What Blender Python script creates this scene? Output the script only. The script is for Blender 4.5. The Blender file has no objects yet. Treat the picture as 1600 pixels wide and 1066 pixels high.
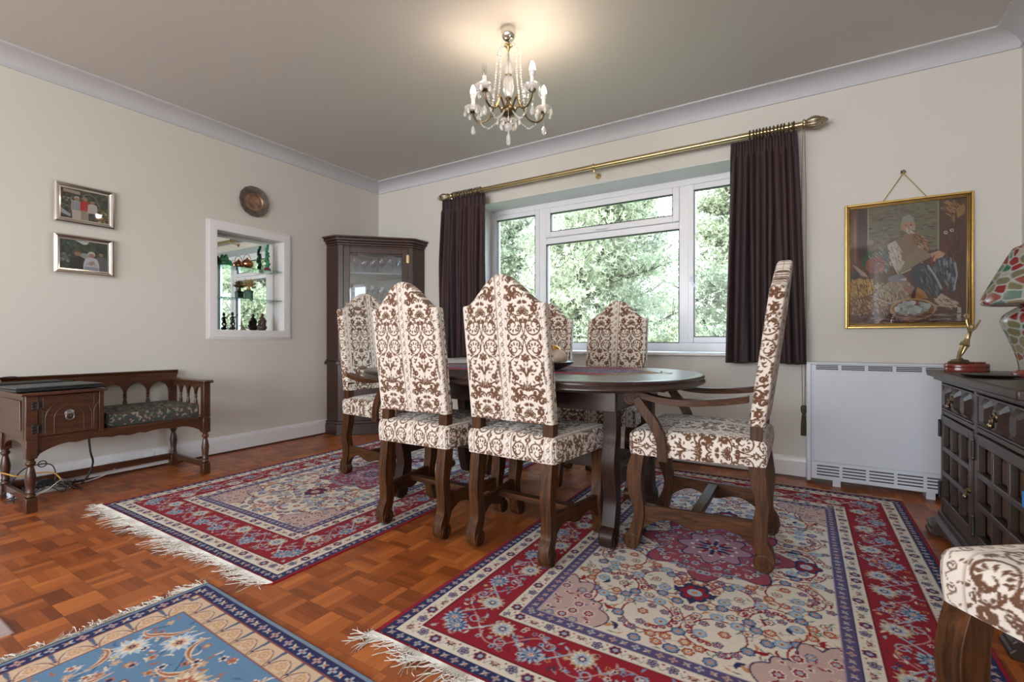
import bpy, math, random
import numpy as np
from mathutils import Vector, Matrix

# ------------------------------------------------------------------ camera, world, lights
S = bpy.context.scene
COL = S.collection
YAW = math.radians(31.6)
cam_d = bpy.data.cameras.new('camera')
cam = bpy.data.objects.new('camera', cam_d)
COL.objects.link(cam)
cam.location = (3.85, -3.55, 0.88)
cam.rotation_euler = (math.pi/2, 0, YAW)
cam_d.sensor_fit = 'HORIZONTAL'
cam_d.sensor_width = 36.0
cam_d.lens = 740.0/1600.0*36.0
cam_d.shift_y = -1.0/1600.0
cam_d.clip_start = 0.02
cam_d.clip_end = 500
S.camera = cam

S.view_settings.view_transform = 'Standard'
S.view_settings.look = 'None'
S.view_settings.gamma = 1.0
S.view_settings.use_curve_mapping = False
S.view_settings.exposure = 0.04
S.cycles.max_bounces = 10
S.cycles.diffuse_bounces = 5
S.cycles.glossy_bounces = 5
S.cycles.transmission_bounces = 8
S.cycles.transparent_max_bounces = 16
S.cycles.sample_clamp_indirect = 6.0
S.cycles.caustics_reflective = False
S.cycles.caustics_refractive = False
S.cycles.use_denoising = True

world = bpy.data.worlds.new('world')
S.world = world
world.use_nodes = True
wn = world.node_tree
wn.nodes.clear()
w_out = wn.nodes.new('ShaderNodeOutputWorld')
w_bg = wn.nodes.new('ShaderNodeBackground')
w_tc = wn.nodes.new('ShaderNodeTexCoord')
w_sep = wn.nodes.new('ShaderNodeSeparateXYZ')
w_ramp = wn.nodes.new('ShaderNodeValToRGB')
w_ramp.color_ramp.elements[0].position = 0.0
w_ramp.color_ramp.elements[0].color = (0.95, 0.98, 1.0, 1)
w_ramp.color_ramp.elements[1].position = 0.7
w_ramp.color_ramp.elements[1].color = (0.55, 0.75, 1.0, 1)
wn.links.new(w_tc.outputs['Generated'], w_sep.inputs[0])
wn.links.new(w_sep.outputs['Z'], w_ramp.inputs[0])
wn.links.new(w_ramp.outputs[0], w_bg.inputs['Color'])
wn.links.new(w_bg.outputs[0], w_out.inputs['Surface'])
w_bg.inputs['Strength'].default_value = 8.0

def light(name, kind, loc, rot, energy, color, **kw):
    d = bpy.data.lights.new(name, kind)
    o = bpy.data.objects.new(name, d)
    COL.objects.link(o)
    o.location = loc
    o.rotation_euler = rot
    d.energy = energy
    d.color = color
    for k, v in kw.items():
        setattr(d, k, v)
    return o

# afternoon sun from beyond the left of the house, it only reaches the garden
sun = light('sun', 'SUN', (-10, -10, 12), (0, 0, 0), 8.0, (1.0, 0.96, 0.90), angle=0.01)
sun.rotation_euler = Vector((0.42, 0.62, -0.66)).to_track_quat('-Z', 'Y').to_euler()
# added fill lamp outside the unseen rear window, standing in for daylight
light('rear_fill', 'AREA', (2.45, -7.22, 1.45), (math.pi/2, 0, 0), 116.0, (0.93, 0.975, 1.0),
      shape='RECTANGLE', size=3.7, size_y=2.0)
# ------------------------------------------------------------------ material helpers
def new_mat(name):
    m = bpy.data.materials.new(name)
    m.use_nodes = True
    nt = m.node_tree
    b = nt.nodes['Principled BSDF']
    return m, nt, b

def L(nt, a, b):
    nt.links.new(a, b)

def coords(nt, scale=(1, 1, 1), kind='Object', rot=(0, 0, 0)):
    tc = nt.nodes.new('ShaderNodeTexCoord')
    mp = nt.nodes.new('ShaderNodeMapping')
    mp.inputs['Scale'].default_value = scale
    mp.inputs['Rotation'].default_value = rot
    L(nt, tc.outputs[kind], mp.inputs['Vector'])
    return mp.outputs[0]

def noise(nt, vec, scale, detail=3, rough=0.5, dist=0.0):
    n = nt.nodes.new('ShaderNodeTexNoise')
    n.inputs['Scale'].default_value = scale
    n.inputs['Detail'].default_value = detail
    n.inputs['Roughness'].default_value = rough
    n.inputs['Distortion'].default_value = dist
    if vec is not None:
        L(nt, vec, n.inputs['Vector'])
    return n.outputs[0]

def ramp(nt, fac, stops):
    r = nt.nodes.new('ShaderNodeValToRGB')
    e = r.color_ramp.elements
    while len(e) < len(stops):
        e.new(0.5)
    for k, (p, c) in enumerate(stops):
        e[k].position = p
        e[k].color = (c[0], c[1], c[2], 1)
    L(nt, fac, r.inputs[0])
    return r.outputs[0]

def bump(nt, b, h, strength=0.2, dist=0.002):
    bm = nt.nodes.new('ShaderNodeBump')
    bm.inputs['Strength'].default_value = strength
    bm.inputs['Distance'].default_value = dist
    L(nt, h, bm.inputs['Height'])
    L(nt, bm.outputs[0], b.inputs['Normal'])

def plain(name, c, rough=0.5, metal=0.0, var=0.06, nscale=20, bstr=0.0, spec=0.5, coat=0.0, bscale=200):
    m, nt, b = new_mat(name)
    v = coords(nt)
    lo = tuple(x*(1-var) for x in c)
    hi = tuple(min(1, x*(1+var)) for x in c)
    L(nt, ramp(nt, noise(nt, v, nscale), [(0.3, lo), (0.7, hi)]), b.inputs['Base Color'])
    b.inputs['Roughness'].default_value = rough
    b.inputs['Metallic'].default_value = metal
    b.inputs['Specular IOR Level'].default_value = spec
    b.inputs['Coat Weight'].default_value = coat
    if bstr:
        bump(nt, b, noise(nt, v, bscale), bstr)
    return m

def wood(name, c1, c2, rough=0.35, axis='z', scale=1.0, coat=0.15, bstr=0.15):
    m, nt, b = new_mat(name)
    s = {'x': (2, 28, 28), 'y': (28, 2, 28), 'z': (28, 28, 2)}[axis]
    v = coords(nt, tuple(k*scale for k in s))
    n = noise(nt, v, 2.0, 6, 0.65, 0.6)
    L(nt, ramp(nt, n, [(0.3, c1), (0.52, tuple((a+b_)/2 for a, b_ in zip(c1, c2))), (0.72, c2)]), b.inputs['Base Color'])
    b.inputs['Roughness'].default_value = rough
    b.inputs['Specular IOR Level'].default_value = 0.5 if coat > 0.1 else 0.22
    b.inputs['Coat Weight'].default_value = coat
    b.inputs['Coat Roughness'].default_value = 0.25
    bump(nt, b, n, bstr, 0.001)
    return m

def painted(name, rough=0.9, sheen=0.0, bscale=900, bstr=0.25, spec=0.2):
    m, nt, b = new_mat(name)
    a = nt.nodes.new('ShaderNodeAttribute')
    a.attribute_name = 'weave'
    L(nt, a.outputs['Color'], b.inputs['Base Color'])
    b.inputs['Roughness'].default_value = rough
    b.inputs['Specular IOR Level'].default_value = spec
    b.inputs['Sheen Weight'].default_value = sheen
    if bstr:
        bump(nt, b, noise(nt, coords(nt), bscale, 2), bstr, 0.002)
    return m

def thin_glass(name, tint=(1, 1, 1), rough=0.0, ior=1.5):
    m, nt, b = new_mat(name)
    nt.nodes.remove(b)
    out = nt.nodes['Material Output']
    t = nt.nodes.new('ShaderNodeBsdfTransparent')
    t.inputs[0].default_value = (*tint, 1)
    g = nt.nodes.new('ShaderNodeBsdfGlossy')
    g.inputs['Roughness'].default_value = rough
    lw = nt.nodes.new('ShaderNodeLayerWeight')
    lw.inputs['Blend'].default_value = 0.5
    pw = nt.nodes.new('ShaderNodeMath'); pw.operation = 'POWER'; pw.inputs[1].default_value = 5.0
    L(nt, lw.outputs['Facing'], pw.inputs[0])
    f = nt.nodes.new('ShaderNodeMath'); f.operation = 'MULTIPLY_ADD'
    f0 = ((ior-1)/(ior+1))**2
    f.inputs[1].default_value = 1-f0; f.inputs[2].default_value = f0
    L(nt, pw.outputs[0], f.inputs[0])
    mx = nt.nodes.new('ShaderNodeMixShader')
    L(nt, f.outputs[0], mx.inputs[0])
    L(nt, t.outputs[0], mx.inputs[1])
    L(nt, g.outputs[0], mx.inputs[2])
    L(nt, mx.outputs[0], out.inputs[0])
    return m

def emit(name, c, s):
    m, nt, b = new_mat(name)
    b.inputs['Base Color'].default_value = (*c, 1)
    b.inputs['Emission Color'].default_value = (*c, 1)
    b.inputs['Emission Strength'].default_value = s
    return m

M = {}
M['oak'] = wood('dark_oak', (0.016, 0.0065, 0.003), (0.12, 0.044, 0.014), 0.42, 'z', 1.3, 0.04, 0.15)
M['oak_x'] = wood('dark_oak_across', (0.016, 0.0065, 0.003), (0.12, 0.044, 0.014), 0.42, 'x', 1.3, 0.04, 0.15)
M['oak_y'] = wood('dark_oak_along', (0.016, 0.0065, 0.003), (0.12, 0.044, 0.014), 0.42, 'y', 1.3, 0.04, 0.15)
M['table'] = wood('table_wood', (0.020, 0.009, 0.007), (0.055, 0.026, 0.019), 0.30, 'x', 1.0, 0.25, 0.05)
M['table_z'] = wood('table_leg_wood', (0.016, 0.007, 0.005), (0.045, 0.020, 0.014), 0.42, 'z', 1.0, 0.05, 0.08)
M['mahog'] = wood('mahogany', (0.022, 0.007, 0.005), (0.050, 0.017, 0.011), 0.33, 'z', 1.0, 0.35, 0.05)
M['bench'] = wood('bench_wood', (0.028, 0.009, 0.004), (0.105, 0.034, 0.012), 0.35, 'y', 1.0, 0.3, 0.08)
M['bench_z'] = wood('bench_leg_wood', (0.028, 0.009, 0.004), (0.10, 0.032, 0.012), 0.35, 'z', 1.0, 0.3, 0.08)
M['side'] = wood('sideboard_wood', (0.020, 0.011, 0.008), (0.058, 0.032, 0.024), 0.42, 'y', 1.0, 0.15, 0.2)
M['side_in'] = wood('sideboard_recess_wood', (0.05, 0.022, 0.012), (0.12, 0.055, 0.03), 0.5, 'z', 1.0, 0.1, 0.2)
M['redwood'] = wood('red_mahogany', (0.10, 0.016, 0.010), (0.22, 0.035, 0.02), 0.22, 'y', 1.0, 0.6, 0.03)
M['upvc'] = plain('white_upvc', (0.78, 0.79, 0.82), 0.28, 0, 0.01)
M['gasket'] = plain('black_gasket', (0.015, 0.018, 0.02), 0.5)
M['whitepaint'] = plain('white_gloss_paint', (0.74, 0.73, 0.74), 0.35, 0, 0.015)
M['brass'] = plain('brass', (0.58, 0.45, 0.24), 0.28, 1.0, 0.12, 8)
M['darkbrass'] = plain('aged_brass', (0.17, 0.13, 0.075), 0.36, 1.0, 0.2, 30)
M['bronze'] = plain('antique_bronze', (0.16, 0.115, 0.065), 0.35, 1.0, 0.2, 60)
M['gold'] = plain('gold_frame', (0.60, 0.40, 0.13), 0.32, 0.9, 0.12, 40)
M['golddark'] = plain('dark_gold_frame', (0.24, 0.14, 0.045), 0.4, 0.7, 0.2, 40)
M['silver'] = plain('silver_frame', (0.78, 0.74, 0.70), 0.16, 1.0, 0.1, 8)
M['chrome'] = plain('chrome', (0.72, 0.70, 0.66), 0.12, 1.0, 0.05)
M['pewter'] = plain('pewter', (0.22, 0.21, 0.20), 0.40, 1.0, 0.15, 60)
M['iron'] = plain('black_iron', (0.045, 0.042, 0.042), 0.4, 0.8, 0.2, 60)
M['copper'] = plain('tarnished_copper', (0.30, 0.17, 0.115), 0.42, 0.45, 0.3, 25, 0.3, bscale=90)
M['copper_dark'] = plain('pewter_grey_copper', (0.17, 0.135, 0.12), 0.42, 0.5, 0.25, 30, 0.3, bscale=120)
M['kettle'] = plain('polished_copper', (0.55, 0.24, 0.12), 0.22, 1.0, 0.2, 30)
M['jade'] = plain('jade', (0.03, 0.20, 0.095), 0.35, 0, 0.35, 60)
M['jade2'] = plain('grey_green_stone', (0.06, 0.13, 0.10), 0.5, 0, 0.3, 60)
M['coral'] = plain('gilded_coral', (0.45, 0.30, 0.13), 0.45, 0.3, 0.5, 80)
M['darkstone'] = plain('dark_bronze_stone', (0.022, 0.020, 0.022), 0.42, 0.3, 0.3, 60)
M['brownstone'] = plain('brown_stone', (0.06, 0.035, 0.03), 0.5, 0, 0.3, 60)
M['blackplastic'] = plain('black_plastic', (0.018, 0.019, 0.021), 0.38, 0, 0.1, 100)
M['laptoplid'] = plain('laptop_lid', (0.05, 0.055, 0.06), 0.45, 0, 0.1, 100)
M['cable_black'] = plain('black_cable', (0.012, 0.012, 0.013), 0.45)
M['cable_yellow'] = plain('yellow_cable', (0.66, 0.38, 0.10), 0.45)
M['cable_white'] = plain('white_cable', (0.72, 0.72, 0.70), 0.4)
M['heater'] = plain('heater_white', (0.66, 0.69, 0.76), 0.38, 0, 0.01)
M['heaterdark'] = plain('heater_slots', (0.04, 0.045, 0.05), 0.6)
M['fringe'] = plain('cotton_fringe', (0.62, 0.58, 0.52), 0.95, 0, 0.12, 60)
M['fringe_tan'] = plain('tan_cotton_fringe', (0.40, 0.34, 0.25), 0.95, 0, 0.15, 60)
M['candle'] = plain('candle_sleeve', (0.80, 0.80, 0.78), 0.4, 0, 0.01)
M['bulb'] = emit('lit_bulb', (1.0, 0.93, 0.80), 14.0)
M['bulb_base'] = plain('bulb_base', (0.75, 0.77, 0.80), 0.35)
M['cream'] = plain('cream_ball', (0.66, 0.54, 0.42), 0.55, 0, 0.25, 18, 0.3, bscale=60)
M['goldball'] = plain('gold_ball', (0.70, 0.38, 0.08), 0.2, 1.0, 0.2, 20)
M['leafgreen'] = plain('green_sprig', (0.04, 0.10, 0.03), 0.6, 0, 0.3, 60)
M['bowl'] = plain('dark_wooden_bowl', (0.06, 0.035, 0.025), 0.35, 0, 0.2, 30, coat=0.3)
M['bark'] = plain('pine_bark', (0.05, 0.04, 0.035), 0.9, 0, 0.4, 6)
M['cord'] = plain('gold_cord', (0.42, 0.27, 0.08), 0.8)
M['browncord'] = plain('brown_cord', (0.20, 0.12, 0.07), 0.8)
M['tassel'] = plain('brown_tassel', (0.085, 0.055, 0.04), 0.85, 0, 0.3, 200)
M['bluetag'] = plain('blue_tag', (0.02, 0.22, 0.65), 0.4)
M['clearglass'] = thin_glass('window_glass', (0.97, 0.98, 0.98), 0.0, 1.15)
M['cabglass'] = thin_glass('cabinet_glass', (0.86, 0.90, 0.92), 0.02, 1.9)
M['shelfglass'] = thin_glass('green_shelf_glass', (0.72, 0.88, 0.82), 0.0, 1.5)
M['pictureglass'] = thin_glass('picture_glass', (0.97, 0.97, 0.97), 0.03, 1.5)
M['wineglass'] = thin_glass('wine_glass', (0.93, 0.94, 0.96), 0.0, 1.7)
M['liner'] = plain('cabinet_lining', (0.34, 0.35, 0.36), 0.7, 0, 0.1, 30)
M['mirror'] = plain('mirror', (0.86, 0.90, 0.88), 0.0, 1.0, 0.0)
m, nt, b = new_mat('crystal')
b.inputs['Base Color'].default_value = (0.97, 0.97, 0.97, 1)
b.inputs['Transmission Weight'].default_value = 0.45
b.inputs['Roughness'].default_value = 0.06
b.inputs['IOR'].default_value = 1.5
b.inputs['Specular IOR Level'].default_value = 0.9
mixs = nt.nodes.new('ShaderNodeMixShader'); tr = nt.nodes.new('ShaderNodeBsdfTransparent')
mixs.inputs[0].default_value = 0.42
L(nt, b.outputs[0], mixs.inputs[1]); L(nt, tr.outputs[0], mixs.inputs[2])
L(nt, mixs.outputs[0], nt.nodes['Material Output'].inputs[0])
M['crystal'] = m
M['rug'] = painted('rug_pile', 0.95, 0.03, 1200, 0.3, 0.1)
M['damask'] = painted('cut_velvet_damask', 0.85, 0.2, 1500, 0.3, 0.2)
M['tapestry'] = painted('needlework', 0.9, 0.0, 1500, 0.3, 0.15)
M['photo'] = painted('photo_print', 0.45, 0.0, 100, 0.0, 0.4)
M['mosaic'] = painted('mosaic_glass', 0.16, 0.0, 400, 0.2, 0.6)

# walls
def wall_mat(name, c, bs=0.12):
    m, nt, b = new_mat(name)
    v = coords(nt)
    L(nt, ramp(nt, noise(nt, v, 1.2, 2), [(0.3, tuple(x*0.985 for x in c)), (0.7, c)]), b.inputs['Base Color'])
    b.inputs['Roughness'].default_value = 0.85
    b.inputs['Specular IOR Level'].default_value = 0.25
    bump(nt, b, noise(nt, v, 160, 3), bs, 0.001)
    return m
M['wall'] = wall_mat('cream_wall_paint', (0.63, 0.605, 0.555))
M['ceiling'] = wall_mat('ceiling_paint', (0.56, 0.545, 0.52), 0.3)
M['cornice'] = wall_mat('cornice_paint', (0.53, 0.535, 0.56), 0.02)
M['reveal'] = wall_mat('white_reveal_paint', (0.70, 0.70, 0.72), 0.05)

# ceiling with faint fan-shaped textured plaster
nt = M['ceiling'].node_tree
b = nt.nodes['Principled BSDF']
vor = nt.nodes.new('ShaderNodeTexVoronoi'); vor.inputs['Scale'].default_value = 4.0
L(nt, coords(nt), vor.inputs['Vector'])
wv = nt.nodes.new('ShaderNodeMath'); wv.operation = 'SINE'
ml = nt.nodes.new('ShaderNodeMath'); ml.operation = 'MULTIPLY'; ml.inputs[1].default_value = 55
L(nt, vor.outputs['Distance'], ml.inputs[0]); L(nt, ml.outputs[0], wv.inputs[0])
bump(nt, b, wv.outputs[0], 0.025, 0.002)

# parquet floor: basket weave of 116 mm blocks, four fingers each
def parquet():
    m, nt, b = new_mat('parquet')
    B = 0.1165
    N = nt.nodes
    tc = N.new('ShaderNodeTexCoord'); sep = N.new('ShaderNodeSeparateXYZ')
    L(nt, tc.outputs['Object'], sep.inputs[0])
    def mth(op, a, c=None, d=None):
        n = N.new('ShaderNodeMath'); n.operation = op
        for k, v in enumerate((a, c, d)):
            if v is None: continue
            if isinstance(v, (int, float)): n.inputs[k].default_value = v
            else: L(nt, v, n.inputs[k])
        return n.outputs[0]
    X = mth('DIVIDE', mth('ADD', sep.outputs[0], 0.02), B); Y = mth('DIVIDE', mth('ADD', sep.outputs[1], 10*B-0.016), B)
    ix = mth('FLOOR', X); iy = mth('FLOOR', Y)
    fx = mth('SUBTRACT', X, ix); fy = mth('SUBTRACT', Y, iy)
    par = mth('FLOORED_MODULO', mth('ADD', ix, iy), 2.0)
    inv = mth('SUBTRACT', 1.0, par)
    across = mth('ADD', mth('MULTIPLY', fx, par), mth('MULTIPLY', fy, inv))
    along = mth('ADD', mth('MULTIPLY', fy, par), mth('MULTIPLY', fx, inv))
    fing = mth('FLOOR', mth('MULTIPLY', across, 4.0))
    comb = N.new('ShaderNodeCombineXYZ')
    L(nt, ix, comb.inputs[0]); L(nt, iy, comb.inputs[1]); L(nt, fing, comb.inputs[2])
    wn_ = N.new('ShaderNodeTexWhiteNoise'); wn_.noise_dimensions = '3D'
    L(nt, comb.outputs[0], wn_.inputs['Vector'])
    comb2 = N.new('ShaderNodeCombineXYZ')
    L(nt, ix, comb2.inputs[0]); L(nt, iy, comb2.inputs[1])
    wb = N.new('ShaderNodeTexWhiteNoise'); wb.noise_dimensions = '3D'
    L(nt, comb2.outputs[0], wb.inputs['Vector'])
    val = mth('ADD', mth('ADD', mth('MULTIPLY', wn_.outputs['Value'], 0.5), mth('MULTIPLY', wb.outputs['Value'], 0.25)), mth('MULTIPLY', par, 0.12))
    # grain
    gc = N.new('ShaderNodeCombineXYZ')
    L(nt, mth('MULTIPLY', mth('ADD', across, mth('MULTIPLY', fing, 3.7)), 9.0), gc.inputs[0])
    L(nt, mth('MULTIPLY', along, 1.1), gc.inputs[1])
    L(nt, mth('ADD', mth('MULTIPLY', ix, 3.1), mth('MULTIPLY', iy, 7.7)), gc.inputs[2])
    g = noise(nt, gc.outputs[0], 2.0, 4, 0.6)
    val = mth('ADD', val, mth('MULTIPLY', mth('SUBTRACT', g, 0.5), 0.5))
    col = ramp(nt, val, [(0.05, (0.19, 0.044, 0.010)), (0.45, (0.36, 0.092, 0.020)), (0.9, (0.58, 0.18, 0.040))])
    # joints
    fa = mth('SUBTRACT', mth('MULTIPLY', across, 4.0), fing)
    e1 = mth('MINIMUM', fa, mth('SUBTRACT', 1.0, fa))
    e2 = mth('MINIMUM', along, mth('SUBTRACT', 1.0, along))
    j1 = mth('LESS_THAN', e1, 0.02); j2 = mth('LESS_THAN', e2, 0.007)
    jj = mth('MAXIMUM', mth('MULTIPLY', j1, 0.45), mth('MULTIPLY', j2, 0.7))
    mix = N.new('ShaderNodeMix'); mix.data_type = 'RGBA'
    L(nt, jj, mix.inputs[0]); L(nt, col, mix.inputs[6]); mix.inputs[7].default_value = (0.035, 0.012, 0.006, 1)
    L(nt, mix.outputs[2], b.inputs['Base Color'])
    # scratches raise the roughness
    r = noise(nt, coords(nt), 9, 5, 0.7)
    rr = N.new('ShaderNodeMapRange'); L(nt, r, rr.inputs[0])
    rr.inputs[3].default_value = 0.24; rr.inputs[4].default_value = 0.46
    L(nt, rr.outputs[0], b.inputs['Roughness'])
    bump(nt, b, mth('ADD', mth('MULTIPLY', jj, -1.0), mth('MULTIPLY', val, 0.5)), 0.2, 0.001)
    return m
M['parquet'] = parquet()

# curtain cloth: dark aubergine with brown shot stripes
m, nt, b = new_mat('curtain_cloth')
v = coords(nt, (60, 2, 0.25))
n1 = noise(nt, v, 2.2, 3, 0.6)
L(nt, ramp(nt, n1, [(0.32, (0.016, 0.010, 0.017)), (0.5, (0.034, 0.015, 0.019)), (0.68, (0.075, 0.026, 0.020))]), b.inputs['Base Color'])
b.inputs['Roughness'].default_value = 0.75
b.inputs['Sheen Weight'].default_value = 0.03
bump(nt, b, noise(nt, coords(nt, (1, 1, 1)), 700, 2), 0.2, 0.001)
M['curtain'] = m
# pine needles
m, nt, b = new_mat('pine_needles')
a = nt.nodes.new('ShaderNodeAttribute'); a.attribute_name = 'weave'
L(nt, a.outputs['Color'], b.inputs['Base Color'])
b.inputs['Roughness'].default_value = 0.6
tl = nt.nodes.new('ShaderNodeBsdfTranslucent'); L(nt, a.outputs['Color'], tl.inputs[0])
mx = nt.nodes.new('ShaderNodeMixShader'); mx.inputs[0].default_value = 0.35
L(nt, b.outputs[0], mx.inputs[1]); L(nt, tl.outputs[0], mx.inputs[2])
L(nt, mx.outputs[0], nt.nodes['Material Output'].inputs[0])
M['needles'] = m
M['grass'] = plain('lawn', (0.12, 0.17, 0.06), 0.9, 0, 0.3, 3)
M['brickpale'] = plain('pale_brick', (0.42, 0.36, 0.30), 0.9, 0, 0.15, 3)
M['rooftile'] = plain('roof_tile', (0.30, 0.24, 0.21), 0.8, 0, 0.2, 5)

# ------------------------------------------------------------------ mesh helpers
class MB:
    def __init__(self):
        self.v = []; self.f = []
    def add(self, V, F):
        o = len(self.v)
        self.v += [tuple(p) for p in V]
        self.f += [tuple(i+o for i in q) for q in F]
        return self
    def box(self, x0, x1, y0, y1, z0, z1, R=None):
        V = [(x, y, z) for z in (z0, z1) for y in (y0, y1) for x in (x0, x1)]
        if R is not None:
            V = [R @ Vector(p) for p in V]
        return self.add(V, [(0, 2, 3, 1), (4, 5, 7, 6), (0, 1, 5, 4), (2, 6, 7, 3), (0, 4, 6, 2), (1, 3, 7, 5)])
    def prism(self, poly, axis, a, b):
        n = len(poly)
        def P(p, t):
            return {'x': (t, p[0], p[1]), 'y': (p[0], t, p[1]), 'z': (p[0], p[1], t)}[axis]
        V = [P(p, a) for p in poly]+[P(p, b) for p in poly]
        F = [tuple(range(n))[::-1], tuple(range(n, 2*n))]+[(i, (i+1) % n, (i+1) % n+n, i+n) for i in range(n)]
        return self.add(V, F)
    def tube(self, pts, r, n=8, flat=1.0, up=None):
        pts = [Vector(p) for p in pts]
        m = len(pts)
        rs = [r]*m if not hasattr(r, '__len__') else list(r)
        T = []
        for i in range(m):
            t = pts[min(i+1, m-1)]-pts[max(i-1, 0)]
            T.append(t.normalized() if t.length > 1e-9 else Vector((0, 0, 1)))
        u = Vector(up) if up else (Vector((0, 0, 1)) if abs(T[0].z) < 0.9 else Vector((1, 0, 0)))
        V = []
        for i in range(m):
            u = (u-T[i]*u.dot(T[i]))
            u = u.normalized() if u.length > 1e-6 else T[i].orthogonal().normalized()
            w = T[i].cross(u)
            for k in range(n):
                a = 2*math.pi*k/n
                V.append(pts[i]+u*math.cos(a)*rs[i]*flat+w*math.sin(a)*rs[i])
        F = [(i*n+k, i*n+(k+1) % n, (i+1)*n+(k+1) % n, (i+1)*n+k) for i in range(m-1) for k in range(n)]
        F += [tuple(range(n))[::-1], tuple((m-1)*n+k for k in range(n))]
        return self.add(V, F)
    def lathe(self, prof, c=(0, 0, 0), n=20, axis='z', flute=0.0, nf=0, caps=True):
        V = []
        for r, z in prof:
            for k in range(n):
                a = 2*math.pi*k/n
                rr = r*(1+flute*math.cos(nf*a)) if nf else r
                p = (rr*math.cos(a), rr*math.sin(a), z)
                if axis == 'x': p = (z, p[0], p[1])
                elif axis == 'y': p = (p[0], z, p[1])
                V.append((c[0]+p[0], c[1]+p[1], c[2]+p[2]))
        m = len(prof)
        F = [(i*n+k, i*n+(k+1) % n, (i+1)*n+(k+1) % n, (i+1)*n+k) for i in range(m-1) for k in range(n)]
        if caps: F += [tuple(range(n))[::-1], tuple((m-1)*n+k for k in range(n))]
        return self.add(V, F)
    def ball(self, c, r, n=10, s=(1, 1, 1)):
        m = max(4, n//2+1)
        prof = [(max(1e-4, math.sin(math.pi*i/m)), -math.cos(math.pi*i/m)) for i in range(m+1)]
        V = []; nn = n
        for q, z in prof:
            for k in range(nn):
                a = 2*math.pi*k/nn
                V.append((c[0]+r*s[0]*q*math.cos(a), c[1]+r*s[1]*q*math.sin(a), c[2]+r*s[2]*z))
        F = [(i*nn+k, i*nn+(k+1) % nn, (i+1)*nn+(k+1) % nn, (i+1)*nn+k) for i in range(m) for k in range(nn)]
        return self.add(V, F)
    def sweep(self, prof, path):
        """prof: list of (offset vector) per path point -> explicit rings"""
        return self
    def build(self, name, mat, parent=None, bevel=0.0, smooth=35, loc=None, segs=2):
        me = bpy.data.meshes.new(name)
        me.from_pydata(self.v, [], self.f)
        me.materials.append(mat)
        if smooth:
            me.polygons.foreach_set('use_smooth', [True]*len(me.polygons))
            me.set_sharp_from_angle(angle=math.radians(smooth))
        me.validate()
        o = bpy.data.objects.new(name, me)
        COL.objects.link(o)
        if parent: o.parent = parent
        if loc: o.location = loc
        if bevel:
            md = o.modifiers.new('bevel', 'BEVEL')
            md.width = bevel; md.segments = segs; md.limit_method = 'ANGLE'; md.angle_limit = math.radians(40)
        return o

def empty(name, loc=(0, 0, 0), rz=0.0):
    o = bpy.data.objects.new(name, None)
    COL.objects.link(o)
    o.location = loc
    o.rotation_euler = (0, 0, rz)
    o.empty_display_size = 0.1
    return o

def tag(o, label, cat, group=None, kind=None):
    if label: o['label'] = label
    if cat: o['category'] = cat
    if group: o['group'] = group
    if kind: o['kind'] = kind
    return o

def struct(o):
    o['kind'] = 'structure'
    return o

def kids(o):
    return [c for c in bpy.data.objects if c.parent == o]

def copy_tree(o, parent=None):
    c = o.copy(); COL.objects.link(c)
    if parent: c.parent = parent
    for ch in kids(o):
        copy_tree(ch, c)
    return c

def grid_mesh(name, P, C, mat, parent=None, wrap=False, loc=None):
    """P (h,w,3) positions, C (h,w,3) linear colours -> one coloured grid"""
    h, w = P.shape[:2]
    idx = np.arange(h*w).reshape(h, w)
    if wrap:
        a = idx[:-1, :]; b_ = np.roll(idx, -1, 1)[:-1, :]; c = np.roll(idx, -1, 1)[1:, :]; d = idx[1:, :]
    else:
        a = idx[:-1, :-1]; b_ = idx[:-1, 1:]; c = idx[1:, 1:]; d = idx[1:, :-1]
    Q = np.stack([a, b_, c, d], -1).reshape(-1, 4)
    me = bpy.data.meshes.new(name)
    me.vertices.add(h*w)
    me.vertices.foreach_set('co', P.astype(np.float32).ravel())
    me.loops.add(Q.size)
    me.loops.foreach_set('vertex_index', Q.astype(np.int32).ravel())
    me.polygons.add(len(Q))
    me.polygons.foreach_set('loop_start', np.arange(0, Q.size, 4, dtype=np.int32))
    me.polygons.foreach_set('use_smooth', np.ones(len(Q), dtype=bool))
    me.update(calc_edges=True)
    if C is not None:
        at = me.color_attributes.new('weave', 'FLOAT_COLOR', 'POINT')
        cc = np.ones((h*w, 4), np.float32); cc[:, :3] = C.reshape(-1, 3)
        at.data.foreach_set('color', cc.ravel())
    me.materials.append(mat)
    o = bpy.data.objects.new(name, me)
    COL.objects.link(o)
    if parent: o.parent = parent
    if loc: o.location = loc
    return o

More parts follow.
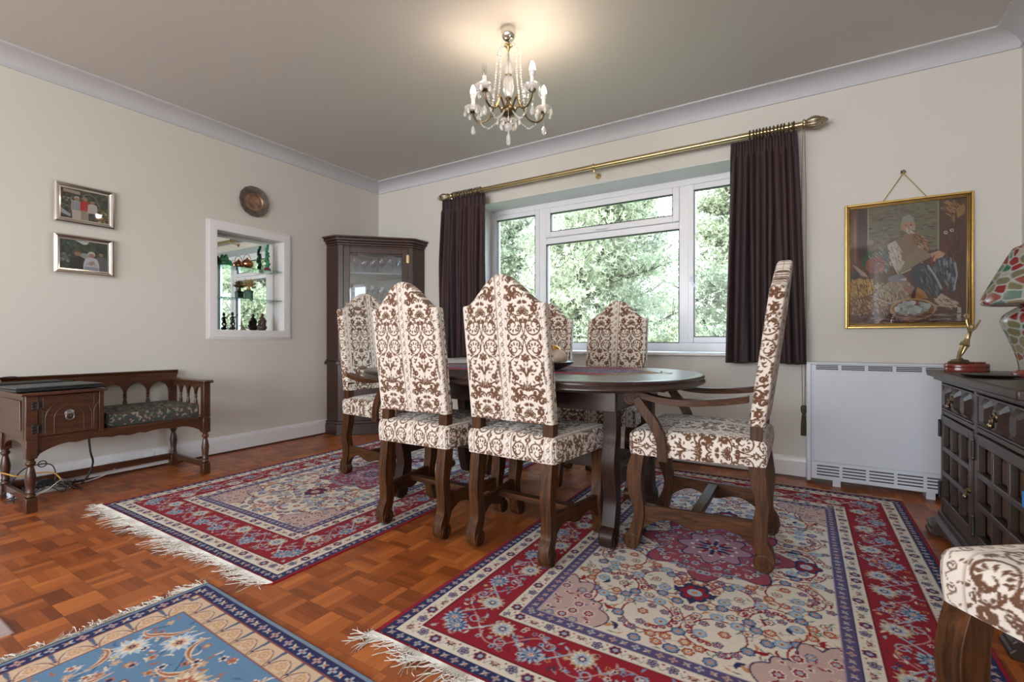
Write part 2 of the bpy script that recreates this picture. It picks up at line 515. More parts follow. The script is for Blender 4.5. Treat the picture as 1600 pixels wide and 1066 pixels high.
# ------------------------------------------------------------------ a small brush for woven patterns
class Canvas:
    """colour field over [0,W]x[0,H] metres, sampled by the meshes' vertices"""
    def __init__(self, W, H, res, bg):
        self.W, self.H, self.res = W, H, res
        self.nx, self.ny = int(round(W/res)), int(round(H/res))
        self.a = np.empty((self.ny, self.nx, 3), np.float32); self.a[:] = bg
    def disc(self, x, y, r, c):
        s = 1/self.res
        x, y, r = x*s, y*s, max(r*s, 0.55)
        x0, x1 = max(0, int(x-r)), min(self.nx, int(x+r)+2)
        y0, y1 = max(0, int(y-r)), min(self.ny, int(y+r)+2)
        if x0 >= x1 or y0 >= y1: return
        X = np.arange(x0, x1)+0.5-x; Y = np.arange(y0, y1)+0.5-y
        m = (X[None, :]**2+Y[:, None]**2) <= r*r
        self.a[y0:y1, x0:x1][m] = c
    def stroke(self, pts, r0, r1, c, mid=None):
        pts = np.array(pts, float)
        d = np.hypot(*np.diff(pts, axis=0).T)
        t = np.concatenate([[0], np.cumsum(d)])
        n = max(2, int(t[-1]/max(self.res*0.9, min(r0, r1, mid or 9)*0.5))+1)
        s = np.linspace(0, t[-1], n)
        xs = np.interp(s, t, pts[:, 0]); ys = np.interp(s, t, pts[:, 1])
        for k in range(n):
            q = k/(n-1)
            if mid is None: r = r0+(r1-r0)*q
            else: r = r0+(mid-r0)*(2*q) if q < 0.5 else mid+(r1-mid)*(2*q-1)
            self.disc(xs[k], ys[k], r, c)
    def spiral(self, cx, cy, r0, r1, a0, turns, w0, w1, c):
        n = max(12, int(abs(turns)*26))
        P = []
        for k in range(n+1):
            q = k/n; a = a0+turns*2*math.pi*q; r = r0+(r1-r0)*q
            P.append((cx+r*math.cos(a), cy+r*math.sin(a)))
        self.stroke(P, w0, w1, c)
    def leaf(self, x, y, a, l, w, c, bend=0.0):
        P = []
        for k in range(7):
            q = k/6; aa = a+bend*q
            P.append((x+l*q*math.cos(aa), y+l*q*math.sin(aa)))
        self.stroke(P, w*0.25, w*0.12, c, w)
    def flower(self, x, y, r, n, pc, cc, oc=None, dot=None, a0=0.0):
        if n >= 8 and r > 0.02:       # jagged palmette
            for col, s, w, o in ((oc if oc is not None else pc, 1.12, 0.15, 0.0), (pc, 0.86, 0.11, 0.5), (cc, 0.52, 0.09, 0.0)):
                m = n if r > 0.03 else max(6, n-2)
                for k in range(m):
                    a = a0+2*math.pi*(k+o)/m
                    self.stroke([(x+r*0.15*math.cos(a), y+r*0.15*math.sin(a)), (x+r*s*math.cos(a), y+r*s*math.sin(a))], r*w*0.9, r*w*0.25, col, r*w*1.25)
            self.disc(x, y, r*0.24, cc)
            if dot is not None: self.disc(x, y, r*0.12, dot)
            return
        if oc is not None:
            for k in range(n):
                a = a0+2*math.pi*k/n
                self.disc(x+r*0.68*math.cos(a), y+r*0.68*math.sin(a), r*0.42, oc)
        for k in range(n):
            a = a0+2*math.pi*k/n
            self.disc(x+r*0.6*math.cos(a), y+r*0.6*math.sin(a), r*0.27, pc)
        self.disc(x, y, r*0.42, cc)
        if dot is not None: self.disc(x, y, r*0.18, dot)
    def poly(self, pts, c):
        pts = np.array(pts, float)/self.res
        x0, x1 = max(0, int(pts[:, 0].min())), min(self.nx, int(pts[:, 0].max())+2)
        y0, y1 = max(0, int(pts[:, 1].min())), min(self.ny, int(pts[:, 1].max())+2)
        if x0 >= x1 or y0 >= y1: return
        X, Y = np.meshgrid(np.arange(x0, x1)+0.5, np.arange(y0, y1)+0.5)
        ins = np.zeros(X.shape, bool)
        n = len(pts)
        for i in range(n):
            ax, ay = pts[i]; bx, by = pts[(i+1) % n]
            if ay == by: continue
            cnd = ((ay > Y) != (by > Y)) & (X < (bx-ax)*(Y-ay)/(by-ay)+ax)
            ins ^= cnd
        self.a[y0:y1, x0:x1][ins] = c
    def sample(self, x, y, wrap=False):
        """bilinear-ish lookup; x,y arrays in metres"""
        ix = x/self.res-0.5; iy = y/self.res-0.5
        out = 0
        fx = ix-np.floor(ix); fy = iy-np.floor(iy)
        ix = np.floor(ix).astype(int); iy = np.floor(iy).astype(int)
        for dx, dy, w in ((0, 0, (1-fx)*(1-fy)), (1, 0, fx*(1-fy)), (0, 1, (1-fx)*fy), (1, 1, fx*fy)):
            if wrap: jx, jy = (ix+dx) % self.nx, (iy+dy) % self.ny
            else: jx, jy = np.clip(ix+dx, 0, self.nx-1), np.clip(iy+dy, 0, self.ny-1)
            out = out+self.a[jy, jx]*w[..., None]
        return out

# ------------------------------------------------------------------ room
ZC = 2.52
RX = 4.835
YB = -7.0
def bx(name, x0, x1, y0, y1, z0, z1, mat, bevel=0.0, parent=None):
    return MB().box(x0, x1, y0, y1, z0, z1).build(name, mat, parent, bevel, smooth=0)
def boxes(name, lst, mat, bevel=0.0, parent=None):
    mb = MB()
    for q in lst: mb.box(*q)
    return mb.build(name, mat, parent, bevel, smooth=0)

WX0, WX1, WZ0, WZ1 = 1.27, 3.62, 0.796, 2.125      # window opening in the back wall
NY0, NY1, NZ0, NZ1 = -1.64, -1.085, 0.96, 1.735    # mirrored niche in the left wall
struct(bx('floor', -0.3, 5.2, YB-0.3, 0.45, -0.1, 0.0, M['parquet']))
struct(bx('ceiling', -0.3, 5.2, YB-0.3, 0.45, ZC, ZC+0.12, M['ceiling']))
struct(boxes('wall_back', [(-0.3, WX0, 0, 0.32, 0, ZC), (WX1, 5.2, 0, 0.32, 0, ZC),
                           (WX0, WX1, 0, 0.32, 0, WZ0-0.02), (WX0, WX1, 0, 0.32, WZ1, ZC)], M['wall']))
struct(boxes('wall_left', [(-0.3, 0, YB, NY0, 0, ZC), (-0.3, 0, NY1, 0, 0, ZC), (-0.3, 0, NY0, NY1, 0, NZ0),
                           (-0.3, 0, NY0, NY1, NZ1, ZC), (-0.3, -0.125, NY0, NY1, NZ0, NZ1)], M['wall']))
struct(boxes('wall_right', [(RX, 5.2, YB, -6.7, 0, ZC), (RX, 5.2, -5.6, 0, 0, ZC), (RX, 5.2, -6.7, -5.6, 0, 0.6), (RX, 5.2, -6.7, -5.6, 2.2, ZC)], M['wall']))
struct(boxes('wall_rear', [(-0.3, 0.5, YB-0.3, YB, 0, ZC), (4.4, 5.2, YB-0.3, YB, 0, ZC),
                           (0.5, 4.4, YB-0.3, YB, 0, 0.4), (0.5, 4.4, YB-0.3, YB, 2.45, ZC)], M['wall']))

# white painted lining of the window reveal
struct(boxes('trim_1', [(WX0, WX0+0.004, 0.001, 0.26, WZ0, WZ1), (WX1-0.004, WX1, 0.001, 0.26, WZ0, WZ1),
                        (WX0, WX1, 0.001, 0.26, WZ1-0.004, WZ1)], M['reveal']))

# plaster cornice (cove) round the ceiling
def cornice_profile():
    c, lo = 0.115, ZC-2.43
    pts = [(0.0, ZC), (c+0.012, ZC), (c+0.012, ZC-0.008), (c, ZC-0.012)]
    for k in range(1, 10):
        a = k/10*math.pi/2
        pts.append((c*(1-math.sin(a))+0.008*0, ZC-0.012-(lo-0.024)*(1-math.cos(a))))
    pts += [(0.004, ZC-lo+0.010), (0.010, ZC-lo+0.008), (0.010, ZC-lo), (0.0, ZC-lo)]
    return pts
cp = cornice_profile()
def cornice(name, fn, a, b):
    # mitred: ends follow the distance from the wall
    V = [fn(a, p, +1) for p in cp]+[fn(b, p, -1) for p in cp]
    n = len(cp)
    mb = MB().add(V, [tuple(range(n)), tuple(range(n, 2*n))[::-1]]+[(i, i+n, (i+1) % n+n, (i+1) % n) for i in range(n)])
    return struct(mb.build(name, M['cornice'], smooth=30))
cornice('trim_2', lambda t, p, s: (t+s*p[0], -p[0], p[1]), 0, RX)
cornice('trim_3', lambda t, p, s: (p[0], t+s*p[0], p[1]), YB, 0)
cornice('trim_4', lambda t, p, s: (RX-p[0], t+s*p[0], p[1]), YB, 0)

# skirting boards
def skirt(name, fn, a, b):
    prof = [(0, 0.012), (0.018, 0.012), (0.018, 0.105), (0.014, 0.122), (0.007, 0.132), (0, 0.135)]
    V = [fn(a, p, 1) for p in prof]+[fn(b, p, -1) for p in prof]
    n = len(prof)
    return struct(MB().add(V, [tuple(range(n)), tuple(range(n, 2*n))[::-1]]+[(i, i+n, (i+1) % n+n, (i+1) % n) for i in range(n)]).build(name, M['whitepaint'], smooth=0))
skirt('baseboard_back', lambda t, p, s: (t+s*p[0], -p[0], p[1]), 0, RX)
skirt('baseboard_left', lambda t, p, s: (p[0], t+s*p[0], p[1]), YB, 0)
skirt('baseboard_right', lambda t, p, s: (RX-p[0], t+s*p[0], p[1]), YB, 0)
struct(boxes('trim_5', [(0, 0.022, YB, 0, 0, 0.013), (0.022, RX, -0.022, 0, 0, 0.013)], M['bench']))

# ------------------------------------------------------------------ the window: white frame, gaskets, panes
def window():
    w = empty('window_1', (0, 0.26, 0)); struct(w)
    F0, F1 = 0.0, 0.07           # local y of the frame
    xs = [(1.25, 1.345), (1.775, 1.91), (3.035, 3.10)]
    zt, zb = 2.125, 0.79
    fr = MB()
    fr.box(1.27, 1.315, F0, F1, zb, zt); fr.box(3.54, 3.62, F0, F1, zb, zt)
    fr.box(1.315, 3.54, F0, F1, 2.075, zt); fr.box(1.315, 3.54, F0, F1, zb, 0.862)
    fr.box(1.800, 1.872, F0, F1, 0.862, 2.075); fr.box(3.029, 3.098, F0, F1, 0.862, 2.075)
    fr.box(1.872, 3.029, F0, F1, 1.745, 1.800)
    fr.build('window_frame', M['upvc'], w, 0.004)
    def sash(x0, x1, z0, z1, wd, name='casement'):
        s = MB()
        y0, y1 = -0.016, 0.05
        s.box(x0, x0+wd, y0, y1, z0, z1); s.box(x1-wd, x1, y0, y1, z0, z1)
        s.box(x0+wd, x1-wd, y0, y1, z0, z0+wd); s.box(x0+wd, x1-wd, y0, y1, z1-wd, z1)
        o = s.build(name, M['upvc'], w, 0.005)
        gasket(x0+wd, x1-wd, z0+wd, z1-wd, o, -0.012)
        return o
    def gasket(x0, x1, z0, z1, par, y):
        g = MB(); t = 0.006
        g.box(x0, x0+t, y, y+0.03, z0, z1); g.box(x1-t, x1, y, y+0.03, z0, z1)
        g.box(x0, x1, y, y+0.03, z0, z0+t); g.box(x0, x1, y, y+0.03, z1-t, z1)
        g.build('gasket', M['gasket'], par, smooth=0)
        MB().box(x0+t, x1-t, y+0.012, y+0.017, z0+t, z1-t).build('pane', M['clearglass'], par, smooth=0)
    s1 = sash(1.303, 1.805, 0.862, 2.07, 0.042)
    s2 = sash(3.096, 3.55, 0.862, 2.07, 0.044)
    s3 = sash(1.868, 3.033, 1.802, 2.07, 0.050, 'top_light')
    fx = MB()
    fx.box(1.868, 1.876, 0.0, 0.03, 0.862, 1.745); fx.box(3.024, 3.030, 0.0, 0.03, 0.862, 1.745)
    fx.box(1.868, 3.030, 0.0, 0.03, 1.740, 1.747); fx.box(1.868, 3.030, 0.0, 0.03, 0.860, 0.866)
    fo = fx.build('gasket', M['gasket'], w, smooth=0)
    MB().box(1.876, 3.024, 0.012, 0.017, 0.866, 1.74).build('pane', M['clearglass'], w, smooth=0)
    # handles
    for (x, z, side, par) in ((3.118, 1.36, 1, s2), (1.787, 1.28, -1, s1)):
        h = MB().box(x-0.012, x+0.012, -0.024, -0.016, z-0.03, z+0.03)
        h.tube([(x, -0.026, z), (x, -0.045, z), (x+0.004*side, -0.05, z-0.02), (x+0.05*side, -0.05, z-0.10)], [0.008, 0.008, 0.009, 0.006], 8)
        h.build('window_handle', M['upvc'], par, 0.002)
    h = MB().box(2.33, 2.43, -0.024, -0.016, 1.812, 1.826)
    h.tube([(2.36, -0.026, 1.82), (2.36, -0.04, 1.82), (2.40, -0.045, 1.818), (2.46, -0.045, 1.815)], [0.007, 0.007, 0.007, 0.005], 8)
    h.build('window_handle', M['upvc'], s3, 0.001)
    return w
window()
# window board with a rounded nose
wb = MB()
prof = [(0.258, 0.796), (-0.028, 0.796), (-0.036, 0.790), (-0.038, 0.782), (-0.036, 0.774), (-0.028, 0.769), (0.0, 0.769), (0.0, 0.7765), (0.258, 0.7765)]
wb.prism(prof, 'x', WX0-0.04, WX1+0.04)
sill = struct(wb.build('window_sill', M['whitepaint'], smooth=40)); sill.name = 'trim_6'

# added rear window, never in view, an opening for the fill lamp
rw = empty('added_rear_window', (0, YB-0.1, 0)); struct(rw)
r_ = MB()
for x in (0.5, 1.75, 3.05, 4.3): r_.box(x, x+0.1, 0, 0.06, 0.4, 2.45)
r_.box(0.5, 4.4, 0, 0.06, 0.4, 0.5); r_.box(0.5, 4.4, 0, 0.06, 2.38, 2.45)
r_.build('window_frame', M['upvc'], rw, smooth=0)

sw = empty('added_side_window', (RX+0.05, 0, 0)); struct(sw)  # side window added out of view, sky light through it brightens the left wall
r_ = MB()
for y in (-6.7, -6.18, -5.67): r_.box(0, 0.06, y, y+0.07, 0.6, 2.2)
r_.box(0, 0.06, -6.7, -5.6, 0.6, 0.66); r_.box(0, 0.06, -6.7, -5.6, 2.14, 2.2)
r_.build('window_frame', M['upvc'], sw, smooth=0)

# ------------------------------------------------------------------ mirrored niche
nf = empty('trim_7', (0, 0, 0)); struct(nf)
fm = MB()
def arch(mb, y0, y1, z0, z1, w, prof):
    """architrave ring round an opening on the wall x=0; prof: (distance out of opening, x)"""
    cs = [(y0, z0, -1, -1), (y1, z0, 1, -1), (y1, z1, 1, 1), (y0, z1, -1, 1)]
    V = []
    for (y, z, sy, sz) in cs:
        for (d, x) in prof: V.append((x, y+sy*d, z+sz*d))
    n = len(prof)
    F = [(c*n+i, c*n+(i+1) % n, ((c+1) % 4)*n+(i+1) % n, ((c+1) % 4)*n+i) for c in range(4) for i in range(n)]
    mb.add(V, F)
arch(fm, NY0, NY1, NZ0, NZ1, 0.07, [(-0.002, -0.02), (-0.002, 0.016), (0.010, 0.018), (0.052, 0.014), (0.062, 0.008), (0.070, 0.006), (0.070, 0.0)])
fm.build('architrave', M['whitepaint'], nf, smooth=20)
ln = MB()
ln.box(-0.1255, 0.0, NY0-0.001, NY0+0.003, NZ0, NZ1); ln.box(-0.1255, 0, NY1-0.003, NY1+0.001, NZ0, NZ1)
ln.box(-0.1255, 0, NY0, NY1, NZ1-0.003, NZ1+0.001); ln.box(-0.1255, 0, NY0, NY1, NZ0-0.001, NZ0+0.003)
ln.build('lining', M['whitepaint'], nf, smooth=0)
mi = bx('niche_mirror', -0.1245, -0.120, NY0+0.005, NY1-0.020, NZ0+0.004, NZ1-0.012, M['mirror'])
tag(mi, 'mirror lining the back of the white framed wall niche', 'mirror')
SH = [1.475, 1.223]
for z, lb in zip(SH, ('upper glass shelf in the wall niche, carrying the green figurines', 'lower glass shelf in the wall niche, carrying the small stone box')):
    o = bx('glass_shelf', -0.119, -0.010, NY0+0.004, NY1-0.004, z-0.006, z, M['shelfglass'])
    tag(o, lb, 'shelf', 'glass shelves in the wall niche')

# ------------------------------------------------------------------ outside
ext = bx('lawn', -40, 45, 0.6, 70, -3.2, -3.0, M['grass']); struct(ext)
nb = empty('neighbouring_house', (1.0, 26, -3.0)); tag(nb, 'low pale brick house beyond the pine trees', 'house')
bx('wall', -9, 9, 0, 6, 0, 3.35, M['brickpale'], 0, nb)
MB().prism([(-0.6, 3.35), (6.6, 3.35), (3.0, 4.15)], 'x', -9.5, 9.5).build('roof', M['rooftile'], nb, smooth=0)

def pine(seed, x, y, z0, h, spread, n_br, tint, label):
    rnd = random.Random(seed); rg = np.random.default_rng(seed)
    root = empty('pine_tree', (x, y, z0))
    tag(root, label, 'tree', 'pine trees outside the window')
    tk = MB(); tufts = []
    lean = (rnd.uniform(-.3, .3), rnd.uniform(-.2, .2))
    tp = [(lean[0]*t*t+0.1*math.sin(5*t), lean[1]*t, h*t) for t in [k/10 for k in range(11)]]
    tk.tube(tp, [0.11*(1-0.8*k/10) for k in range(11)], 8)
    for b_ in range(n_br):
        t = 0.22+0.76*(b_+rnd.random())/n_br
        i = min(9, int(t*10)); p = Vector(tp[i]).lerp(Vector(tp[i+1]), t*10-i)
        a = rnd.uniform(0, 2*math.pi); ln_ = spread*(1.15-0.75*t)*rnd.uniform(0.65, 1.1)
        pts = [p]; d = Vector((math.cos(a), math.sin(a), rnd.uniform(-0.1, 0.35)))
        for s in range(7):
            d = (d+Vector((rnd.uniform(-.35, .35), rnd.uniform(-.35, .35), rnd.uniform(-.12, .25)))).normalized()
            pts.append(pts[-1]+d*ln_/7)
        tk.tube(pts, [0.045*(1-0.75*k/7) for k in range(8)], 5)
        for s in range(2, 8):
            for q in range(2):
                d2 = Vector((rnd.uniform(-1, 1), rnd.uniform(-1, 1), rnd.uniform(-.2, .7))).normalized()
                l2 = ln_*rnd.uniform(0.12, 0.3)
                pp = [pts[s]+d2*l2*u for u in (0, .35, .7, 1)]
                for u in (1, 2, 3): pp[u] = pp[u]+Vector((0, 0, 0.06*u*u*0.25))
                tk.tube(pp, [0.014, 0.011, 0.008, 0.005], 3)
                for u in (1, 2, 3):
                    for rep in range(8):
                        tufts.append(pp[u]+Vector((rnd.gauss(0, .20), rnd.gauss(0, .20), rnd.gauss(0.05, .12))))
    tk.build('trunk', M['bark'], root)
    T = np.array([tuple(t) for t in tufts]); n = len(T); K = 8
    D = rg.normal(size=(n, K, 3)); D[..., 2] += 0.7
    D /= np.linalg.norm(D, axis=2, keepdims=True)
    Ln = rg.uniform(0.07, 0.14, (n, K, 1))
    side = np.cross(D, rg.normal(size=(n, K, 3))); side /= np.linalg.norm(side, axis=2, keepdims=True)
    A = T[:, None, :]+side*0.013; B_ = T[:, None, :]-side*0.013; Cc = T[:, None, :]+D*Ln
    V = np.stack([A, B_, Cc], 2).reshape(-1, 3)
    F = np.arange(len(V), dtype=np.int32)
    me = bpy.data.meshes.new('needles')
    me.vertices.add(len(V)); me.vertices.foreach_set('co', V.astype(np.float32).ravel())
    me.loops.add(len(V)); me.loops.foreach_set('vertex_index', F)
    me.polygons.add(len(V)//3); me.polygons.foreach_set('loop_start', np.arange(0, len(V), 3, dtype=np.int32))
    me.update(calc_edges=True)
    at = me.color_attributes.new('weave', 'FLOAT_COLOR', 'POINT')
    base = np.array(tint)[None, :]*rg.uniform(0.6, 1.35, (n, 1))+rg.uniform(0, .05, (n, 1))*np.array([1.5, .8, .4])
    cc = np.ones((n, K*3, 4), np.float32); cc[:, :, :3] = base[:, None, :]
    at.data.foreach_set('color', cc.ravel())
    me.materials.append(M['needles'])
    o = bpy.data.objects.new('needles', me); COL.objects.link(o); o.parent = root
    return root
pine(3, -0.5, 7.6, -3.0, 8.6, 2.5, 90, (0.36, 0.42, 0.29), 'broad pine tree nearest the window, filling the middle of the window view')
pine(8, 2.3, 11.8, -3.0, 10.0, 2.6, 80, (0.40, 0.46, 0.32), 'pine tree seen through the right pane of the window')
pine(15, -5.0, 10.4, -3.0, 9.6, 2.2, 70, (0.36, 0.42, 0.30), 'pine tree seen through the left pane of the window')
pine(21, -2.6, 16.5, -3.0, 12.0, 3.2, 90, (0.42, 0.48, 0.37), 'pale pine tree standing behind the nearest one outside the window')
pine(27, -10.5, 16.5, -3.0, 12.0, 3.2, 70, (0.42, 0.48, 0.37), 'pale distant pine tree far to the left beyond the window')
pine(41, 13.0, 6.6, -3.0, 9.0, 2.6, 70, (0.36, 0.42, 0.29), 'pine tree far to the right of the house, seen only in the niche mirror')
pine(43, 19.5, 10.5, -3.0, 10.0, 3.0, 60, (0.40, 0.46, 0.33), 'distant pine tree farthest to the right, seen only in the niche mirror')

# ------------------------------------------------------------------ woven patterns
CRM = np.array((0.74, 0.67, 0.59)); BRN = np.array((0.135, 0.062, 0.031))
def damask():
    """one repeat 205 mm wide (scroll stripe at x=0, motif axis at x=102.5), 400 mm high, star at y=150"""
    P, V, r = 0.205, 0.400, 0.0008
    c = Canvas(P, V, r, CRM)
    A = P/2; Y0 = 0.150
    mm = 0.001
    class H:    # half motif painter: u from the axis, v below the star, wraps vertically
        def _y(s, v): return Y0+v*mm*0.77
        g = 1.42      # cut pile spreads the strokes a little
        def rep(s, fn):
            for dv in (-V, 0, V): fn(dv)
        def stroke(s, pts, a, b, mid=None):
            s.rep(lambda dv: c.stroke([(A+u*mm, s._y(v)+dv) for u, v in pts], a*mm*s.g, b*mm*s.g, BRN, None if mid is None else mid*mm*s.g))
        def spiral(s, u, v, r0, r1, a0, t, w0, w1):
            s.rep(lambda dv: c.spiral(A+u*mm, s._y(v)+dv, r0*mm, r1*mm, a0, t, w0*mm*s.g, w1*mm*s.g, BRN))
        def leaf(s, u, v, a, l, w, bend=0):
            l, w = l*0.86, w*0.86
            s.rep(lambda dv: c.leaf(A+u*mm, s._y(v)+dv, a, l*mm, w*mm*s.g, BRN, bend))
            if w > 3.4 and l > 16:      # cream vein
                s.rep(lambda dv: c.leaf(A+(u+0.25*l*math.cos(a))*mm, s._y(v)+0.25*l*mm*math.sin(a)+dv, a+bend*0.15, l*0.5*mm, 0.8*mm, CRM, bend*0.6))
        def dot(s, u, v, r):
            s.rep(lambda dv: c.disc(A+u*mm, s._y(v)+dv, r*mm, BRN))
    h = H(); PI = math.pi
    for k in range(8):                                  # star
        a = k*PI/4+PI/8*0; h.leaf(5*math.cos(a), 5*math.sin(a), a, 14 if k % 2 == 0 else 11, 3.2)
    for k in range(5):                                  # side fans
        a = PI-0.9+k*0.45; h.leaf(80+4*math.cos(a), 4*math.sin(a), a, 17, 3.0)
    # big leafy C scrolls below and above the star
    for sg, vv in ((1, 54), (-1, -52)):
        a0 = sg*2.35; tr = sg*0.80
        h.spiral(43, vv, 33, 29, a0, tr, 1.5, 2.6)
        h.spiral(46, vv+8*sg, 17, 8, a0+sg*4.2, sg*0.55, 2.4, 1.6)
        for k in range(7):
            a = a0+sg*(0.55+k*0.66)
            h.leaf(43+29*math.cos(a), vv+29*math.sin(a), a+PI-0.35*sg, 17, 3.3, 0.55*sg)
        h.leaf(66, vv+26*sg, sg*1.9, 26, 4.0, 0.9*sg); h.leaf(72, vv+34*sg, sg*1.2, 18, 3.2, -0.9*sg)
        h.leaf(24, vv+38*sg, sg*0.5, 24, 3.6, 0.5*sg); h.leaf(34, vv+44*sg, sg*0.1, 18, 3.0, 0.8*sg)
        h.dot(43, vv, 2.0)
    h.stroke([(2, 14), (6, 40), (10, 72), (28, 92), (52, 105), (72, 128), (80, 165), (78, 205)], 1.5, 1.5)
    h.stroke([(2, -14), (5, -40), (9, -70)], 1.4, 1.4)
    for k, a in enumerate((-PI/2, -PI/2+0.75, -PI/2+1.5, PI/2-0.8)):   # palmette
        h.leaf(2, 108, a, 24 if k < 3 else 18, 5.2, 0.15*k)
    h.dot(0, 112, 4)
    h.leaf(0, 196, -PI/2+0.42, 62, 6.5, 0.22)            # lance leaves
    h.leaf(3, 205, -PI/2+0.22, 50, 3.2, 0.05)
    h.leaf(16, 176, -0.75, 26, 4.2, 0.3)
    for k in range(6):                                  # acanthus side
        v = 120+k*19
        h.leaf(80-4*math.sin(k), v, PI*0.78, 19, 4.2, -0.9)
        h.leaf(66+3*math.cos(k), v+8, PI*0.35, 14, 3.4, 0.6)
    h.spiral(48, 206, 12, 4, -0.5, 1.2, 1.8, 3.6); h.leaf(52, 222, 0.5, 22, 4, 0.8)
    for k, a in enumerate((-PI/2, -PI/2+0.28, -PI/2+0.58, -PI/2+0.92)):  # big palm
        h.leaf(3*k, 270, a, 46-5*k, 4.3, 0.12*k)
    h.dot(0, 225, 4); h.dot(0, 212, 2.6)
    h.stroke([(4, 274), (22, 262), (40, 240), (52, 236), (58, 246)], 1.6, 2.6)
    for k in range(5):
        h.leaf(58-5*k, 262+8*k, -0.4+0.25*k, 24, 5.0, 0.9)
    h.spiral(38, 284, 20, 7, -2.6, 1.0, 2.0, 5.0)
    h.spiral(22, 318, 22, 14, PI, 0.55, 2.0, 3.2); h.spiral(22, 318, 12, 5, PI, 0.6, 1.6, 2.6)
    h.spiral(60, 322, 16, 5, 0.3, -1.1, 2.0, 4.2); h.leaf(76, 300, PI*0.6, 24, 4.6, -0.8)
    for k in range(4): h.leaf(4+2*k, 352, -PI/2+0.1+0.35*k, 18, 3.2)
    for k, a in enumerate((-PI/2, -PI/2+0.35, -PI/2+0.7, -PI/2+1.1, -PI/2+1.5)):  # crown flower
        h.leaf(0, 398, a, 34-3*k, 4.8, 0.25)
    h.spiral(52, 380, 15, 5, 2.6, 1.1, 2.0, 4.4); h.leaf(66, 395, PI*0.3, 22, 4.6, 0.6); h.leaf(40, 402, PI*0.15, 26, 4.4, -0.5)
    h.stroke([(2, 402), (16, 412), (34, 410), (50, 398)], 1.6, 2.0)
    for k in range(3): h.leaf(3, 432+8*k, -0.3-0.2*k, 20, 3.6, 0.5)
    h.leaf(0, 448, -PI/2, 26, 6.0)
    h.dot(66, 425, 3); h.dot(74, 438, 2.2); h.dot(60, 440, 2.2); h.dot(28, 436, 2)
    # small filling leaves in the open ground
    rnd = random.Random(7)
    for (u, v, a, l, w) in ((20, 26, 0.9, 16, 3), (18, -28, -0.9, 16, 3), (12, 88, 1.2, 16, 3), (70, 95, 2.2, 18, 3.4), (34, 122, 0.4, 22, 3.6), (22, 140, 1.1, 20, 3.4), (56, 140, 2.4, 18, 3.2),
                            (44, 160, 1.8, 20, 3.6), (26, 220, 0.4, 18, 3), (14, 238, 0.9, 16, 3), (66, 232, 1.9, 18, 3.2), (76, 262, 2.0, 20, 3.6), (12, 300, 0.2, 16, 3), (44, 306, 1.6, 16, 3), (8, 336, 0.8, 18, 3),
                            (40, 346, 0.4, 20, 3.4), (62, 350, 2.4, 22, 3.6), (24, 366, -0.6, 20, 3.4), (78, 372, 1.5, 18, 3), (16, 384, 0.2, 18, 3), (30, 424, 0.8, 18, 3.2), (48, 436, 2.2, 18, 3.2), (20, 452, 1.2, 18, 3),
                            (44, -86, 0.3, 20, 3.4), (62, -78, 2.2, 16, 3), (24, -92, 1.0, 16, 3), (78, 40, 1.6, 18, 3.2), (78, -34, -1.6, 18, 3.2), (58, 8, 0.4, 12, 2.4), (34, 4, 0.2, 14, 2.6), (8, 130, 1.4, 16, 2.8), (34, 186, 2.6, 18, 3), (58, 176, 1.2, 18, 3), (60, 196, 2.4, 16, 3), (18, 162, 0.2, 16, 2.6), (30, 240, 1.3, 16, 3), (6, 150, 1.0, 14, 2.4), (52, 120, 2.0, 16, 2.8), (26, 398, 2.2, 14, 2.6), (58, 408, 0.9, 18, 3), (70, 362, 2.6, 16, 3), (50, 362, 1.4, 16, 2.8)):
        h.leaf(u, v, a, l, w, 0.7)
    # mirror about the motif axis
    n = c.nx//2
    c.a[:, :n] = c.a[:, c.nx-n:][:, ::-1]
    # the scroll stripe at the repeat's edge
    for xx in (-0.0175, 0.0175, -0.0205, 0.0205):
        x = xx % P
        c.a[:, int(x/r)-1:int(x/r)+1] = BRN*0.9 if abs(xx) < 0.019 else (BRN+CRM)/2
    s = Canvas(0.032, V, r, CRM)
    for k in range(10):
        v = 0.020+k*0.040; sg = 1
        for dv in (-V, 0, V):
            s.spiral(0.016, v+dv, 0.0095, 0.003, PI*0.5*sg, 1.15*sg, 0.0012, 0.0022, BRN)
            s.stroke([(0.016-0.0095*sg*0.2, v-0.009+dv), (0.016+0.009*sg, v-0.019+dv), (0.016+0.003*sg, v-0.030+dv)], 0.0012, 0.0010, BRN)
            s.leaf(0.016-0.010*sg, v+0.013+dv, PI/2+0.6*sg, 0.009, 0.0018, BRN)
    hw = s.nx//2
    c.a[:, :hw] = s.a[:, s.nx-hw:]; c.a[:, c.nx-hw:] = s.a[:, :hw]
    return c
DAM = damask()

# oriental rug colours
RED = (0.29, 0.016, 0.028); DRED = (0.17, 0.014, 0.024); RCR = (0.74, 0.67, 0.57); NAV = (0.030, 0.032, 0.105)
BLU = (0.19, 0.30, 0.46); LBL = (0.38, 0.48, 0.58); PNK = (0.52, 0.30, 0.29); ORA = (0.56, 0.25, 0.11); GRN = (0.17, 0.23, 0.15)
LIL = (0.36, 0.30, 0.40); TAN = (0.55, 0.43, 0.28)

